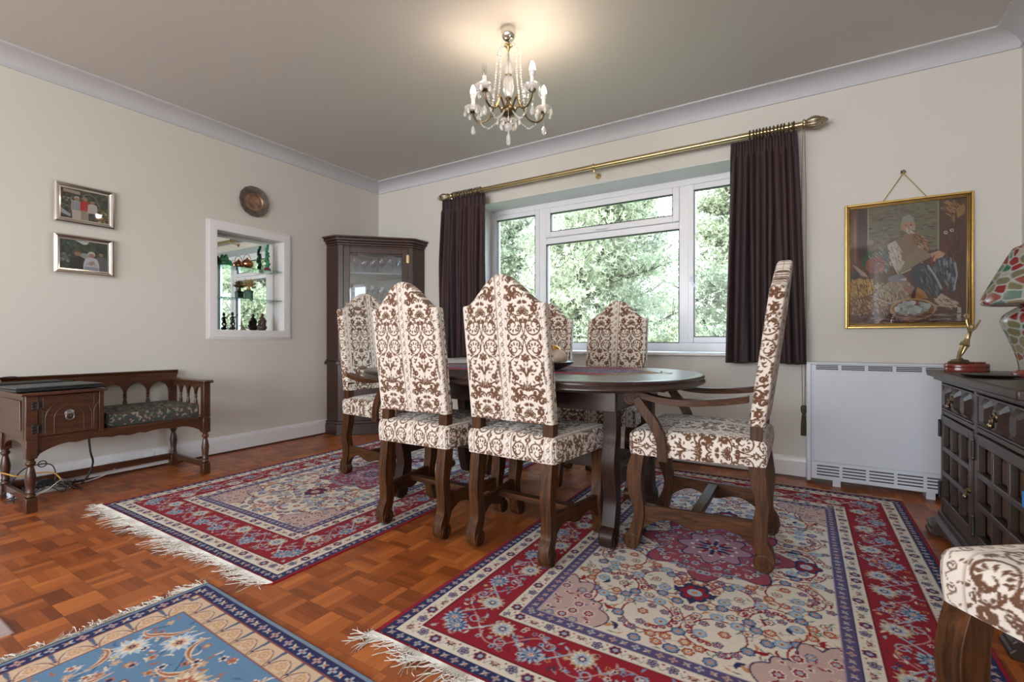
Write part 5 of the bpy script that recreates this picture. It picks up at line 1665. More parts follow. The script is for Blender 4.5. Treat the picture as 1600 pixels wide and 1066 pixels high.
yo = MB().tube(cr([(0.09, -2.805, 0.652), (0.10, -2.825, 0.678), (0.10, -2.85, 0.665), (0.08, -2.89, 0.58), (0.05, -2.90, 0.2), (0.10, -2.80, 0.15), (0.12, -2.74, 0.12), (0.09, -2.66, 0.115), (0.09, -2.59, 0.10), (0.10, -2.555, 0.05), (0.10, -2.54, 0.012)], 8), 0.0042, 8).build('cable', M['cable_yellow'])
tag(yo, 'yellow network cable hanging from the bench top and trailing underneath', 'cable')
c2 = MB().tube(cr([(0.13, -2.44, 0.368), (0.13, -2.44, 0.30), (0.14, -2.435, 0.20), (0.13, -2.42, 0.13), (0.13, -2.44, 0.06), (0.12, -2.47, 0.012)], 8), 0.0055, 8).build('cable', M['cable_black'])
tag(c2, 'thick black cable dropping from the bench to the floor', 'cable')
c3 = MB().tube(cr([(0.26, -2.74, 0.012), (0.27, -2.66, 0.05), (0.22, -2.60, 0.075), (0.12, -2.55, 0.06), (0.09, -2.50, 0.012), (0.12, -2.38, 0.030), (0.05, -2.28, 0.05), (0.035, -2.235, 0.075), (0.033, -2.30, 0.09), (0.033, -2.38, 0.075)], 8), 0.0028, 6).build('cable', M['cable_white'])
tag(c3, 'white cable looping over the floor and skirting behind the bench', 'cable')
mb = MB(); rnd = random.Random(5)
for k in range(7):
    P = [(0.10+rnd.uniform(-.04, .16), -2.80+0.30*q/7+rnd.uniform(-.015, .015), max(0.006, 0.008+0.05*math.sin(q/7*math.pi*rnd.uniform(.7, 1.4)))) for q in range(8)]
    mb.tube(cr(P, 6), 0.0026, 6)
mb.tube(cr([(0.08, -2.80, 0.02), (0.10, -2.73, 0.14), (0.10, -2.66, 0.165), (0.10, -2.60, 0.15), (0.09, -2.58, 0.08), (0.1, -2.6, 0.02)], 8), 0.003, 6)
mb.tube([(0.10, -2.64+0.018*math.cos(a), 0.165+0.018*math.sin(a)) for a in [k*0.35 for k in range(19)]], 0.0028, 6)
o = mb.build('cable_tangle', M['cable_black']); tag(o, 'tangle of thin black cables on the floor under the bench', 'cables', kind='stuff')
ps = empty('power_strip', (0.10, -2.64, 0.0), 0); tag(ps, 'white power strip with a black plug lying under the bench', 'power strip')
MB().box(-0.03, 0.03, -0.14, 0.12, 0.0, 0.035).build('case', M['heater'], ps, 0.004)
MB().prism([(-0.05, 0.035), (0.05, 0.035), (0.045, 0.06), (0.02, 0.075), (-0.03, 0.07)], 'x', -0.022, 0.022).build('plug', M['blackplastic'], ps, 0.005)
# sockets on the skirting
def socket(y, w, h, label, dbl):
    s = empty('wall_socket', (0.018, y, 0.072)); tag(s, label, 'socket')
    MB().box(0.0, 0.008, -w/2, w/2, -h/2, h/2).build('face_plate', M['upvc'], s, 0.002)
    mb = MB()
    if dbl:
        for sy in (-1, 1): mb.ball((0.008, sy*(w/2-0.010), 0), 0.002, 6)
    else:
        mb.box(0.0075, 0.0085, -0.010, 0.010, -0.008, 0.006)
        for sy in (-1, 1): mb.ball((0.008, sy*(w/2-0.008), 0.0), 0.002, 6)
    mb.build('screw', M['pewter'] if dbl else M['heaterdark'], s, smooth=0)
socket(-2.082, 0.052, 0.060, 'small white telephone socket on the left wall skirting board', False)
socket(-2.008, 0.080, 0.072, 'white blank socket plate on the left skirting, right of the telephone socket', True)

# ------------------------------------------------------------------ storage heater
def heater():
    t = empty('storage_heater', (4.235, -0.062, 0)); tag(t, 'white storage heater with slotted grilles under the painting', 'heater')
    x0, x1 = -0.365, 0.365
    MB().box(x0, x1, -0.055, 0.055, 0.045, 0.735).build('casing', M['heater'], t, 0.006)
    MB().box(x0-0.003, x1+0.003, -0.058, 0.057, 0.735, 0.748).build('top_cover', M['heater'], t, 0.004)
    MB().box(x0-0.004, x0+0.022, -0.066, 0.05, 0.022, 0.74).build('end_cap', M['heater'], t, 0.006)
    MB().box(x1-0.022, x1+0.004, -0.066, 0.05, 0.022, 0.74).build('end_cap', M['heater'], t, 0.006)
    MB().box(x0+0.03, x1-0.03, -0.063, -0.054, 0.145, 0.695).build('front_panel', M['heater'], t, 0.003)
    g = MB()
    for k in range(5):
        a = x0+0.045+k*0.128
        for z in (0.706, 0.716, 0.726): g.box(a, a+0.112, -0.0562, -0.05, z-0.0032, z+0.0032)
    g.build('top_grille', M['heaterdark'], t, smooth=0)
    MB().box(x0+0.022, x1-0.022, -0.0600, -0.054, 0.040, 0.140).build('bottom_grille_panel', M['heater'], t, 0.002)
    g = MB()
    for k in range(5):
        a = x0+0.050+k*0.128
        for z in (0.066, 0.084, 0.102, 0.120): g.box(a, a+0.112, -0.0606, -0.055, z-0.0036, z+0.0036)
    g.build('bottom_grille', M['heaterdark'], t, smooth=0)
    for x in (x0+0.15, x1-0.15): MB().box(x-0.02, x+0.02, -0.05, 0.05, 0.0, 0.045).build('foot', M['heater'], t, 0.002)
heater()

# ------------------------------------------------------------------ carved sideboard
def sideboard():
    fx = 4.392; Y0, Y1 = -1.715, -0.665
    t = empty('sideboard', (4.61, -1.19, 0)); tag(t, 'dark carved oak sideboard with lattice doors against the right wall', 'sideboard')
    def sh(m): m.v = [(x-4.61, y+1.19, z) for x, y, z in m.v]; return m
    c = MB(); c.box(fx+0.03, RX-0.025, Y0, Y0+0.02, 0.10, 0.705); c.box(fx+0.03, RX-0.025, Y1-0.02, Y1, 0.10, 0.705)
    c.box(RX-0.04, RX-0.025, Y0+0.02, Y1-0.02, 0.10, 0.705); c.box(fx+0.03, RX-0.04, Y0+0.02, Y1-0.02, 0.10, 0.12); c.box(fx+0.045, fx+0.055, Y0+0.02, Y1-0.02, 0.12, 0.70)
    sh(c).build('carcass', M['side'], t, 0.002)
    sh(MB().box(fx-0.050, RX-0.02, Y0-0.025, Y1+0.030, 0.715, 0.745)).build('top', M['side'], t, 0.006)
    m = MB(); m.box(fx-0.028, RX-0.022, Y0-0.012, Y1+0.014, 0.700, 0.715); sh(m).build('top_moulding', M['side'], t, 0.003)
    # face frame
    yb = [Y1, Y1-0.385, Y1-0.385*2-0.06, Y0]
    n = 2; YD = [Y1, -1.165, Y0]
    f = MB(); f.box(fx, fx+0.03, Y0, Y1, 0.688, 0.70); f.box(fx, fx+0.03, Y0, Y1, 0.545, 0.562); f.box(fx, fx+0.03, Y0, Y1, 0.10, 0.135)
    for k in range(n+1):
        y = YD[k]; f.box(fx-0.002, fx+0.03, max(Y0, y-0.016), min(Y1, y+0.016), 0.10, 0.70)
    sh(f).build('face_frame', M['side'], t, 0.002)
    sh(MB().prism([(fx-0.002, 0.10), (fx-0.012, 0.10), (fx-0.014, 0.075), (fx-0.030, 0.060), (fx-0.030, 0.045), (RX-0.03, 0.045), (RX-0.03, 0.10)], 'y', Y0-0.008, Y1+0.012)).build('plinth', M['side'], t, 0.002)
    for y in (Y0+0.04, Y1-0.035):
        P = [(fx-0.055, 0.0), (fx-0.060, 0.018), (fx-0.048, 0.030), (fx-0.058, 0.044), (fx-0.045, 0.058), (fx+0.10, 0.058), (fx+0.09, 0.02), (fx+0.10, 0.0)]
        sh(MB().prism(P, 'y', y-0.045, y+0.045)).build('foot', M['side'], t, 0.005)
        sh(MB().box(RX-0.11, RX-0.04, y-0.03, y+0.03, 0, 0.045)).build('foot', M['side'], t, 0.003)
    for k in range(n):
        ya, yb_ = YD[k]-0.018, YD[k+1]+0.018   # ya > yb_
        ym = (ya+yb_)/2; w = ya-yb_
        d = sh(MB().box(fx+0.002, fx+0.022, yb_, ya, 0.566, 0.684)).build('drawer', M['side'], t, 0.003)
        # faceted carved blocks
        q = MB()
        for cy, hw in ((ym, 0.060), (ym+0.145, 0.050), (ym-0.145, 0.050)):
            z0, z1 = 0.574, 0.678; X0 = fx+0.002; X1 = fx-0.016
            V = [(X0, cy-hw, z0+0.018), (X0, cy-hw, z1-0.018), (X0, cy-hw+0.018, z1), (X0, cy+hw-0.018, z1), (X0, cy+hw, z1-0.018), (X0, cy+hw, z0+0.018), (X0, cy+hw-0.018, z0), (X0, cy-hw+0.018, z0)]
            i = [(X1, cy+(y-cy)*0.55, (z0+z1)/2+(z-(z0+z1)/2)*0.55) for x, y, z in V]
            q.add(V+i, [tuple(range(8, 16))]+[(a, (a+1) % 8, (a+1) % 8+8, a+8) for a in range(8)]+[tuple(range(8))[::-1]])
        for z in (0.571, 0.681): q.box(fx-0.004, fx+0.002, yb_+0.006, ya-0.006, z-0.003, z+0.003)
        sh(q).build('carved_blocks', M['side'], d, smooth=0)
        h = MB(); h.lathe([(0.017, 0), (0.015, -0.004), (0.008, -0.006), (0.006, -0.012)], (fx-0.016, ym, 0.632), 12, 'x')
        h.tube([(fx-0.026, ym+0.012*math.sin(a), 0.620+0.014*math.cos(a)) for a in [2*math.pi*k2/16 for k2 in range(17)]], 0.0035, 6)
        h.ball((fx-0.028, ym, 0.604), 0.010, 8); sh(h).build('drop_handle', M['bronze'], d)
        # lattice door
        z0, z1 = 0.14, 0.541
        g = MB(); X0, X1 = fx-0.008, fx+0.016
        g.box(X0, X1, yb_, yb_+0.034, z0, z1); g.box(X0, X1, ya-0.034, ya, z0, z1)
        g.box(X0, X1, yb_+0.034, ya-0.034, z0, z0+0.036); g.box(X0, X1, yb_+0.034, ya-0.034, z1-0.036, z1)
        iw = w-0.068; ih = z1-z0-0.072; ncol, nrow = 3, 3
        for a in range(1, ncol): y = yb_+0.034+iw*a/ncol; g.box(X0+0.001, X1, y-0.008, y+0.008, z0+0.036, z1-0.036)
        for a in range(1, nrow): z = z0+0.036+ih*a/nrow; g.box(X0, X1-0.001, yb_+0.034, ya-0.034, z-0.011, z+0.011)
        do = sh(g).build('door', M['side'], t, 0.003)
        b2 = MB(); b2.box(fx+0.024, fx+0.030, yb_+0.02, ya-0.02, z0+0.02, z1-0.02)
        for a in range(ncol):
            for b3 in range(nrow):
                cy = yb_+0.034+iw*(a+0.5)/ncol; cz = z0+0.036+ih*(b3+0.5)/nrow
                hw, hh = iw/ncol*0.27, ih/nrow*0.30
                V = [(fx+0.024, cy-hw*1.5, cz-hh*1.4), (fx+0.024, cy+hw*1.5, cz-hh*1.4), (fx+0.024, cy+hw*1.5, cz+hh*1.4), (fx+0.024, cy-hw*1.5, cz+hh*1.4)]
                i = [(fx+0.010, cy-hw, cz-hh), (fx+0.010, cy+hw, cz-hh), (fx+0.010, cy+hw, cz+hh), (fx+0.010, cy-hw, cz+hh)]
                b2.add(V+i, [(4, 5, 6, 7), (0, 1, 5, 4), (1, 2, 6, 5), (2, 3, 7, 6), (3, 0, 4, 7)])
        sh(b2).build('door_panel', M['side_in'], do, smooth=0)
        hs = -1 if k != 1 else -1
        h = MB(); hy = yb_+0.018
        h.lathe([(0.012, 0), (0.010, -0.004), (0.005, -0.010)], (fx-0.008, hy, 0.315), 10, 'x')
        h.tube([(fx-0.020, hy+0.010*math.sin(a), 0.303+0.012*math.cos(a)) for a in [2*math.pi*k2/14 for k2 in range(15)]], 0.003, 6); h.ball((fx-0.021, hy, 0.290), 0.009, 8)
        sh(h).build('drop_handle', M['bronze'], do)
        for z in (0.20, 0.48):
            h = MB(); h.tube([(fx-0.011, ya+0.002, z-0.028), (fx-0.011, ya+0.002, z+0.028)], 0.006, 8); h.ball((fx-0.011, ya+0.002, z+0.033), 0.007, 8); h.ball((fx-0.011, ya+0.002, z-0.033), 0.007, 8)
            sh(h).build('hinge', M['iron'], do)
sideboard()
bt = MB().box(-0.004, 0.0, -0.012, 0.012, -0.045, 0.0).build('key_tag', M['bluetag'], None, 0.001, loc=(4.383, -1.655, 0.452)); tag(bt, 'small bright blue tag stuck on the right sideboard door near its handle', 'tag')

# ------------------------------------------------------------------ chandelier
def chandelier():
    cx, cy = 2.53, -1.44
    t = empty('chandelier', (cx, cy, ZC)); tag(t, 'small five armed brass and crystal chandelier hanging from the ceiling', 'chandelier')
    Z = lambda z: z-ZC
    PI = math.pi
    MB().lathe([(0.036, 0.0), (0.039, -0.008), (0.040, -0.020), (0.036, -0.032), (0.036, -0.045), (0.024, -0.060), (0.006, -0.066)], (0, 0, 0), 24, 'z', 0.03, 8).build('ceiling_rose', M['chrome'], t, smooth=50)
    q = MB(); q.tube([(0, 0, Z(2.46)), (0, 0, Z(2.02))], 0.0035, 8)
    for k in range(3): q.tube([(0.006*math.cos(a), 0.0, Z(2.455-0.012*k)+0.007*math.sin(a)) if k % 2 else (0, 0.006*math.cos(a), Z(2.455-0.012*k)+0.007*math.sin(a)) for a in [2*PI*j/10 for j in range(11)]], 0.0014, 5)
    q.build('stem', M['darkbrass'], t)
    MB().lathe([(0.022, Z(2.432)), (0.024, Z(2.428)), (0.012, Z(2.422)), (0.006, Z(2.40))], (0, 0, 0), 18).build('top_cup', M['brass'], t)
    MB().lathe([(0.005, Z(2.395)), (0.010, Z(2.38)), (0.008, Z(2.35)), (0.013, Z(2.345)), (0.020, Z(2.325)), (0.024, Z(2.30)), (0.018, Z(2.275))], (0, 0, 0), 24, 'z', 0.05, 12).build('glass_column', M['crystal'], t, smooth=60)
    MB().lathe([(0.015, Z(2.279)), (0.017, Z(2.274)), (0.015, Z(2.268))], (0, 0, 0), 18).build('collar', M['darkbrass'], t)
    MB().lathe([(0.014, Z(2.268)), (0.024, Z(2.25)), (0.029, Z(2.22)), (0.027, Z(2.19)), (0.018, Z(2.165)), (0.012, Z(2.155))], (0, 0, 0), 24, 'z', 0.05, 12).build('glass_column', M['crystal'], t, smooth=60)
    MB().lathe([(0.012, Z(2.158)), (0.018, Z(2.15)), (0.010, Z(2.14)), (0.014, Z(2.12)), (0.030, Z(2.105)), (0.040, Z(2.095)), (0.042, Z(2.080)), (0.030, Z(2.062)), (0.012, Z(2.055)), (0.009, Z(2.035)), (0.004, Z(2.028))], (0, 0, 0), 24, 'z', 0.05, 6).build('hub', M['bronze'], t, smooth=60)
    MB().ball((0, 0, Z(2.002)), 0.021, 16).build('crystal_ball', M['crystal'], t, smooth=0)
    def drop(mb, x, y, z, s=1.0):
        mb.tube([(x, y, z), (x, y, z-0.012*s)], 0.0008, 4)
        mb.lathe([(0.001, z-0.010*s), (0.004*s, z-0.014*s), (0.0085*s, z-0.026*s), (0.0095*s, z-0.034*s), (0.006*s, z-0.043*s), (0.001, z-0.046*s)], (x, y, 0), 8)
    mb = MB(); drop(mb, 0, 0, Z(1.982), 1.3); mb.build('crystal_drop', M['crystal'], t, smooth=0)
    def beads(pts, r, name='bead_string'):
        P = [np.array(p) for p in pts]; mb = MB(); L_ = 0; nxt = 0
        for a, b_ in zip(P[:-1], P[1:]):
            d = np.linalg.norm(b_-a)
            while nxt <= L_+d:
                p = a+(b_-a)*((nxt-L_)/d); mb.ball(tuple(p), r, 8); nxt += r*2.5
            L_ += d
        mb.tube([tuple(p) for p in P], 0.0005, 3)
        mb.build(name, M['crystal'], t, smooth=0)
    away = math.atan2(math.cos(YAW)*1.0, -math.sin(YAW))    # direction away from the photographer
    away = math.atan2(cy+3.55, cx-3.85)
    cups = []
    for k in range(5):
        a = away+k*2*PI/5; dx, dy = math.cos(a), math.sin(a); R_ = 0.200
        path = cr([(0.030, 2.085), (0.060, 2.125), (0.078, 2.128), (0.090, 2.095), (0.112, 2.060), (0.150, 2.048), (0.182, 2.062), (R_, 2.095), (R_, 2.106)], 6)
        mb = MB(); mb.tube([(p[0]*dx, p[0]*dy, Z(p[1])) for p in path], 0.0052, 8)
        mb.ball((0.078*dx, 0.078*dy, Z(2.133)), 0.008, 8); mb.ball((0.092*dx, 0.092*dy, Z(2.075)), 0.007, 8)
        arm = mb.build('arm', M['bronze'], t)
        X, Y = R_*dx, R_*dy
        MB().lathe([(0.006, Z(2.102)), (0.018, Z(2.106)), (0.019, Z(2.112)), (0.008, Z(2.116))], (X, Y, 0), 16).build('candle_cup', M['bronze'], arm)
        MB().lathe([(0.010, Z(2.112)), (0.026, Z(2.112)), (0.042, Z(2.122)), (0.047, Z(2.130)), (0.045, Z(2.131)), (0.040, Z(2.125)), (0.025, Z(2.116)), (0.010, Z(2.115))], (X, Y, 0), 30, 'z', 0.05, 15).build('drip_pan', M['crystal'], arm, smooth=60)
        MB().lathe([(0.0105, Z(2.115)), (0.0105, Z(2.178)), (0.009, Z(2.180))], (X, Y, 0), 16).build('candle_sleeve', M['candle'], arm)
        bl = [(0.006, 2.178), (0.009, 2.184), (0.0125, 2.200), (0.0130, 2.212), (0.0105, 2.232), (0.006, 2.248), (0.001, 2.257)]
        unlit = (k == 2)
        if unlit:
            MB().lathe([(r, Z(z)) for r, z in bl], (X, Y, 0), 16).build('unlit_bulb', M['wineglass'], arm, smooth=60)
            MB().tube([(X, Y, Z(2.18)), (X-.003, Y, Z(2.21)), (X+.003, Y, Z(2.21)), (X, Y, Z(2.182))], 0.001, 4).build('filament', M['chrome'], arm)
        else:
            MB().lathe([(0.0115, Z(2.180)), (0.0145, Z(2.186)), (0.0155, Z(2.206))], (X, Y, 0), 16).build('bulb_base', M['bulb_base'], arm)
            MB().lathe([(0.0150, Z(2.206)), (0.0155, Z(2.215)), (0.0130, Z(2.232)), (0.007, Z(2.248)), (0.001, Z(2.256))], (X, Y, 0), 16).build('bulb', M['bulb'], arm, smooth=60)
            l = light('bulb_light', 'POINT', (X, Y, Z(2.232)), (0, 0, 0), 5.0, (1.0, 0.77, 0.56), shadow_soft_size=0.02)
            l.parent = t
        for j in range(6):
            b_ = a+j*PI/3+0.3; mb = MB(); drop(mb, X+0.043*math.cos(b_), Y+0.043*math.sin(b_), Z(2.128), 1.0); mb.build('crystal_drop', M['crystal'], arm, smooth=0)
        mb = MB(); drop(mb, X, Y, Z(2.095-0.045), 1.4); mb.build('crystal_drop', M['crystal'], arm, smooth=0)
        # strings: from the top cup bulging out and down to the arm, and swags between hub and pans
        beads([(0.020*dx, 0.020*dy, Z(2.43)), (0.050*dx, 0.050*dy, Z(2.425)), (0.064*dx, 0.064*dy, Z(2.39)), (0.066*dx, 0.066*dy, Z(2.33)), (0.072*dx, 0.072*dy, Z(2.25)), (0.082*dx, 0.082*dy, Z(2.17)), (0.095*dx, 0.095*dy, Z(2.10))], 0.0058)
        beads([(0.175*dx, 0.175*dy, Z(2.115)), (0.15*dx, 0.15*dy, Z(2.03)), (0.11*dx, 0.11*dy, Z(2.005)), (0.07*dx, 0.07*dy, Z(2.03)), (0.035*dx, 0.035*dy, Z(2.075))], 0.0052)
        a2 = a+PI/5; ex, ey = math.cos(a2), math.sin(a2)
        mb = MB(); drop(mb, 0.06*ex, 0.06*ey, Z(2.04), 0.8); mb.tube([(0.035*ex, 0.035*ey, Z(2.075)), (0.06*ex, 0.06*ey, Z(2.038))], 0.001, 4); mb.build('crystal_drop', M['crystal'], t, smooth=0)
chandelier()

# ------------------------------------------------------------------ framed needlework on the back wall
def picture():
    X0, X1, Z0, Z1 = 4.066, 4.645, 0.952, 1.700
    w, h = X1-X0, Z1-Z0
    t = empty('framed_tapestry', ((X0+X1)/2, 0, (Z0+Z1)/2)); tag(t, 'large gold framed needlework of a seated figure beside baskets, hung on the back wall', 'picture')
    hx, hz = w/2, h/2
    def frame(off0, off1, y0, y1, name, mat):
        a, b_ = off0, off1; m = MB()
        for (p, q, r_, s) in ((-hx+a, -hx+b_, -hz+a, hz-a), (hx-b_, hx-a, -hz+a, hz-a), (-hx+b_, hx-b_, -hz+a, -hz+b_), (-hx+b_, hx-b_, hz-b_, hz-a)):
            m.box(p, q, -y1, -y0, r_, s)
        return m.build(name, mat, t, 0.003)
    frame(0.0, 0.012, 0.006, 0.028, 'frame', M['gold'])
    frame(0.012, 0.022, 0.006, 0.020, 'inner_frame', M['golddark'])
    frame(0.022, 0.028, 0.006, 0.024, 'slip', M['gold'])
    MB().box(-hx+0.005, hx-0.005, -0.008, -0.003, -hz+0.005, hz-0.005).build('backing', M['golddark'], t, smooth=0)
    W_, H_ = w-0.056, h-0.056
    c = Canvas(W_, H_, 0.0014, (0.085, 0.045, 0.034)); rnd = random.Random(31)
    s = lambda pts: [(u*W_, v*H_) for u, v in pts]
    def P(pts, col): c.poly(s(pts), col)
    def S_(pts, r0, r1, col, mid=None): c.stroke(s(pts), r0, r1, col, mid)
    def dash(u0, u1, v0, v1, n, cols, lu, lv, r):
        for _ in range(n):
            u, v = rnd.uniform(u0, u1), rnd.uniform(v0, v1)
            S_([(u, v), (u+rnd.uniform(.3, 1)*lu, v+rnd.uniform(.3, 1)*lv)], r, r*.6, rnd.choice(cols))
    # left door post and dark hanging
    P([(0, 0), (.07, 0), (.07, .5), (0, .52)], (0.12, 0.065, 0.045)); P([(.07, 0), (.165, 0), (.165, .45), (.07, .45)], (0.055, 0.038, 0.040))
    S_([(.045, .08), (.045, .46)], .004, .004, (0.22, 0.11, 0.06))
    P([(.165, 0), (.775, 0), (.775, .40), (.165, .44)], (0.15, 0.14, 0.10))
    dash(.17, .74, .01, .42, 330, ((0.10, .075, .055), (0.08, .06, .045), (0.19, .175, .13), (.12, .09, .07)), .05, .0, .0028)
    S_([(.165, 0), (.165, .35)], .003, .003, (.27, .26, .20)); S_([(.775, 0), (.775, .40)], .003, .003, (.23, .22, .16))
    # right side: beams, hanging things, bags
    dash(.78, .9, .0, .12, 26, ((.28, .15, .06), (.14, .07, .04), (.30, .17, .08)), .06, .05, .0035)
    P([(.91, .09), (.985, .045), (.99, .13), (.93, .16)], (.28, .15, .06)); P([(.88, .15), (.91, .12), (.92, .18), (.89, .2)], (.26, .14, .06))
    P([(.79, .27), (.94, .27), (.95, .42), (.79, .44)], (.10, .045, .035)); dash(.8, .93, .28, .46, 24, ((.05, .025, .022), (.16, .07, .05)), .02, .07, .002)
    for u, v in ((.835, .27), (.885, .255)): c.flower(u*W_, v*H_, .011, 7, (.5, .48, .42), (.07, .04, .03))
    dash(.84, .99, .1, .9, 60, ((.12, .05, .035), (.06, .03, .025)), .01, .08, .002)
    # seated figure: hat, face, scarf, jacket, sleeve, apron, trousers, shoes
    P([(.44, .30), (.52, .24), (.60, .24), (.68, .30), (.70, .40), (.62, .50), (.50, .56), (.44, .58), (.38, .50), (.36, .40)], (.20, .13, .09))
    c.disc(.52*W_, .185*H_, .034, (.34, .19, .13)); P([(.46, .17), (.47, .11), (.53, .09), (.57, .12), (.575, .18), (.54, .15), (.49, .155)], (.24, .23, .21))
    dash(.50, .57, .19, .25, 40, ((.42, .38, .32), (.30, .24, .19), (.5, .45, .4)), .015, .015, .0024)
    S_([(.50, .18), (.505, .18)], .003, .003, (.05, .03, .03)); S_([(.545, .18), (.55, .18)], .003, .003, (.05, .03, .03)); S_([(.525, .185), (.53, .205)], .002, .003, (.25, .11, .08))
    P([(.57, .25), (.68, .30), (.70, .37), (.66, .42), (.60, .36), (.56, .31)], (.19, .09, .05)); dash(.58, .68, .28, .4, 30, ((.30, .14, .10), (.08, .04, .03), (.40, .3, .22)), .03, .03, .0022)
    P([(.34, .33), (.41, .30), (.45, .36), (.46, .46), (.52, .50), (.44, .56), (.37, .50)], (.40, .36, .31)); dash(.36, .46, .34, .5, 30, ((.18, .15, .13), (.5, .47, .42)), .02, .05, .002)
    P([(.52, .44), (.60, .36), (.68, .42), (.76, .44), (.62, .50), (.50, .56), (.45, .58), (.46, .54)], (.21, .16, .11)); S_([(.40, .52), (.44, .59), (.52, .56), (.64, .50)], .003, .003, (.42, .36, .28))
    P([(.71, .43), (.78, .41), (.83, .44), (.80, .48), (.74, .50)], (.42, .25, .17)); S_([(.72, .5), (.74, .45)], .004, .004, (.25, .06, .05)); S_([(.745, .56), (.76, .48)], .006, .004, (.20, .04, .04))
    P([(.55, .54), (.63, .50), (.70, .53), (.74, .60), (.80, .71), (.82, .78), (.74, .77), (.68, .70), (.66, .78), (.58, .72), (.54, .60)], (.045, .050, .062))
    P([(.76, .48), (.84, .46), (.91, .50), (.93, .60), (.91, .75), (.88, .75), (.86, .64), (.83, .70), (.78, .62), (.74, .56)], (.060, .068, .082))
    dash(.62, .80, .52, .76, 60, ((.14, .17, .20), (.02, .025, .035), (.09, .11, .14)), .025, .05, .0026); dash(.78, .91, .47, .72, 50, ((.16, .19, .22), (.03, .035, .045), (.24, .27, .30)), .01, .05, .0024)
    S_([(.69, .53), (.75, .62), (.80, .72)], .005, .005, (.25, .28, .31)); S_([(.91, .52), (.925, .62), (.90, .74)], .004, .003, (.25, .28, .31))
    P([(.60, .70), (.66, .74), (.69, .80), (.58, .80)], (.28, .13, .05)); P([(.74, .82), (.80, .76), (.86, .80), (.94, .84), (.92, .88), (.80, .87)], (.36, .29, .20)); dash(.72, .92, .8, .88, 26, ((.12, .07, .05), (.45, .38, .28), (.2, .13, .1)), .04, .02, .0026)
    P([(.93, .88), (.96, .88), (.955, .99), (.92, .99)], (.38, .33, .24))
    # heap at left: green jacket, pinkish sack, blanket
    P([(.10, .45), (.17, .37), (.22, .36), (.20, .42), (.14, .47), (.18, .53), (.15, .54)], (.03, .09, .05)); P([(.15, .45), (.26, .42), (.33, .47), (.30, .55), (.20, .57), (.14, .52)], (.21, .075, .065))
    P([(.24, .38), (.33, .34), (.36, .42), (.36, .56), (.32, .56), (.30, .46)], (.08, .12, .115)); dash(.17, .36, .35, .55, 60, ((.35, .25, .2), (.05, .08, .07), (.28, .12, .10), (.03, .03, .04)), .03, .03, .0024)
    c.disc(.185*W_, .30*H_, .016, (.24, .20, .17)); P([(.16, .32), (.22, .32), (.22, .37), (.16, .38)], (.14, .115, .095))
    P([(0, .56), (.08, .54), (.10, .60), (.06, .64), (0, .64)], (.03, .033, .045)); P([(.02, .48), (.06, .50), (.14, .56), (.17, .60), (.10, .58)], (.35, .24, .20))
    # baskets in ochre wicker
    P([(0, .63), (.08, .60), (.20, .64), (.24, .70), (.18, .76), (0, .80)], (.24, .13, .04)); dash(0, .21, .61, .78, 150, ((.42, .25, .07), (.11, .06, .03), (.46, .34, .18)), .012, .045, .0026)
    P([(.18, .76), (.38, .62), (.48, .64), (.58, .70), (.53, .80), (.38, .85)], (.20, .15, .10)); dash(.22, .54, .65, .82, 190, ((.40, .33, .22), (.09, .06, .04), (.33, .20, .10), (.25, .22, .16)), .012, .035, .0026)
    P([(0, .80), (.19, .75), (.36, .80), (.34, .87), (.05, .93), (0, .93)], (.17, .09, .045)); dash(0, .34, .78, .92, 150, ((.35, .22, .11), (.08, .05, .04), (.42, .34, .26)), .014, .025, .0024)
    S_([(0, .80), (.19, .755), (.38, .62)], .003, .003, (.10, .07, .06)); S_([(.19, .76), (.36, .83), (.53, .79)], .003, .003, (.35, .29, .24)); S_([(0, .93), (.15, .89), (.36, .85)], .0026, .0026, (.10, .07, .06))
    P([(.36, .60), (.46, .58), (.52, .64), (.42, .66), (.34, .63)], (.16, .16, .18)); P([(.48, .66), (.57, .70), (.53, .76), (.49, .72)], (.24, .13, .12)); P([(.45, .63), (.51, .62), (.50, .65)], (.42, .34, .26))
    # round basket of pale cloth or eggs
    E = [(.56+.19*math.cos(a), .885+.085*math.sin(a)) for a in np.linspace(0, 6.283, 50)]; P(E, (.17, .09, .05)); S_(E, .0035, .0035, (.38, .25, .12))
    S_([(.37, .87), (.42, .95), (.55, .985), (.70, .95), (.76, .89)], .004, .004, (.30, .18, .09))
    for _ in range(60):
        a, r_ = rnd.uniform(0, 6.28), rnd.random()**.5; c.disc((.56+.145*r_*math.cos(a))*W_, (.875+.055*r_*math.sin(a))*H_, rnd.uniform(.007, .014), rnd.choice(((.36, .38, .38), (.30, .32, .31), (.42, .43, .42), (.24, .25, .23))))
    dash(0, 1, .92, 1, 110, ((.14, .08, .065), (.05, .035, .04), (.23, .17, .15), (.30, .25, .22), (.10, .09, .12)), .09, .0, .0024)
    nx, nz = 300, 390
    U, V = np.meshgrid(np.linspace(0, 1, nx), np.linspace(0, 1, nz))
    C = c.sample(np.clip(U*W_, .001, W_-.001), np.clip(V*H_, .001, H_-.001))
    C = C*(1+np.random.default_rng(1).normal(0, .07, C.shape[:2])[..., None])
    grid_mesh('needlework', np.stack([(U-.5)*W_, np.full(U.shape, -0.010), (.5-V)*H_], -1), C, M['tapestry'], t)
    MB().box(-hx+0.027, hx-0.027, -0.0155, -0.0135, -hz+0.027, hz-0.027).build('glass_pane', M['pictureglass'], t, smooth=0)
    mb = MB()
    kx = 4.345-(X0+X1)/2; kz = 1.853-(Z0+Z1)/2
    for sx, px in ((-1, 4.249), (1, 4.451)): mb.tube([(kx, -0.014, kz), (px-(X0+X1)/2, -0.010, hz-0.002)], 0.0022, 6)
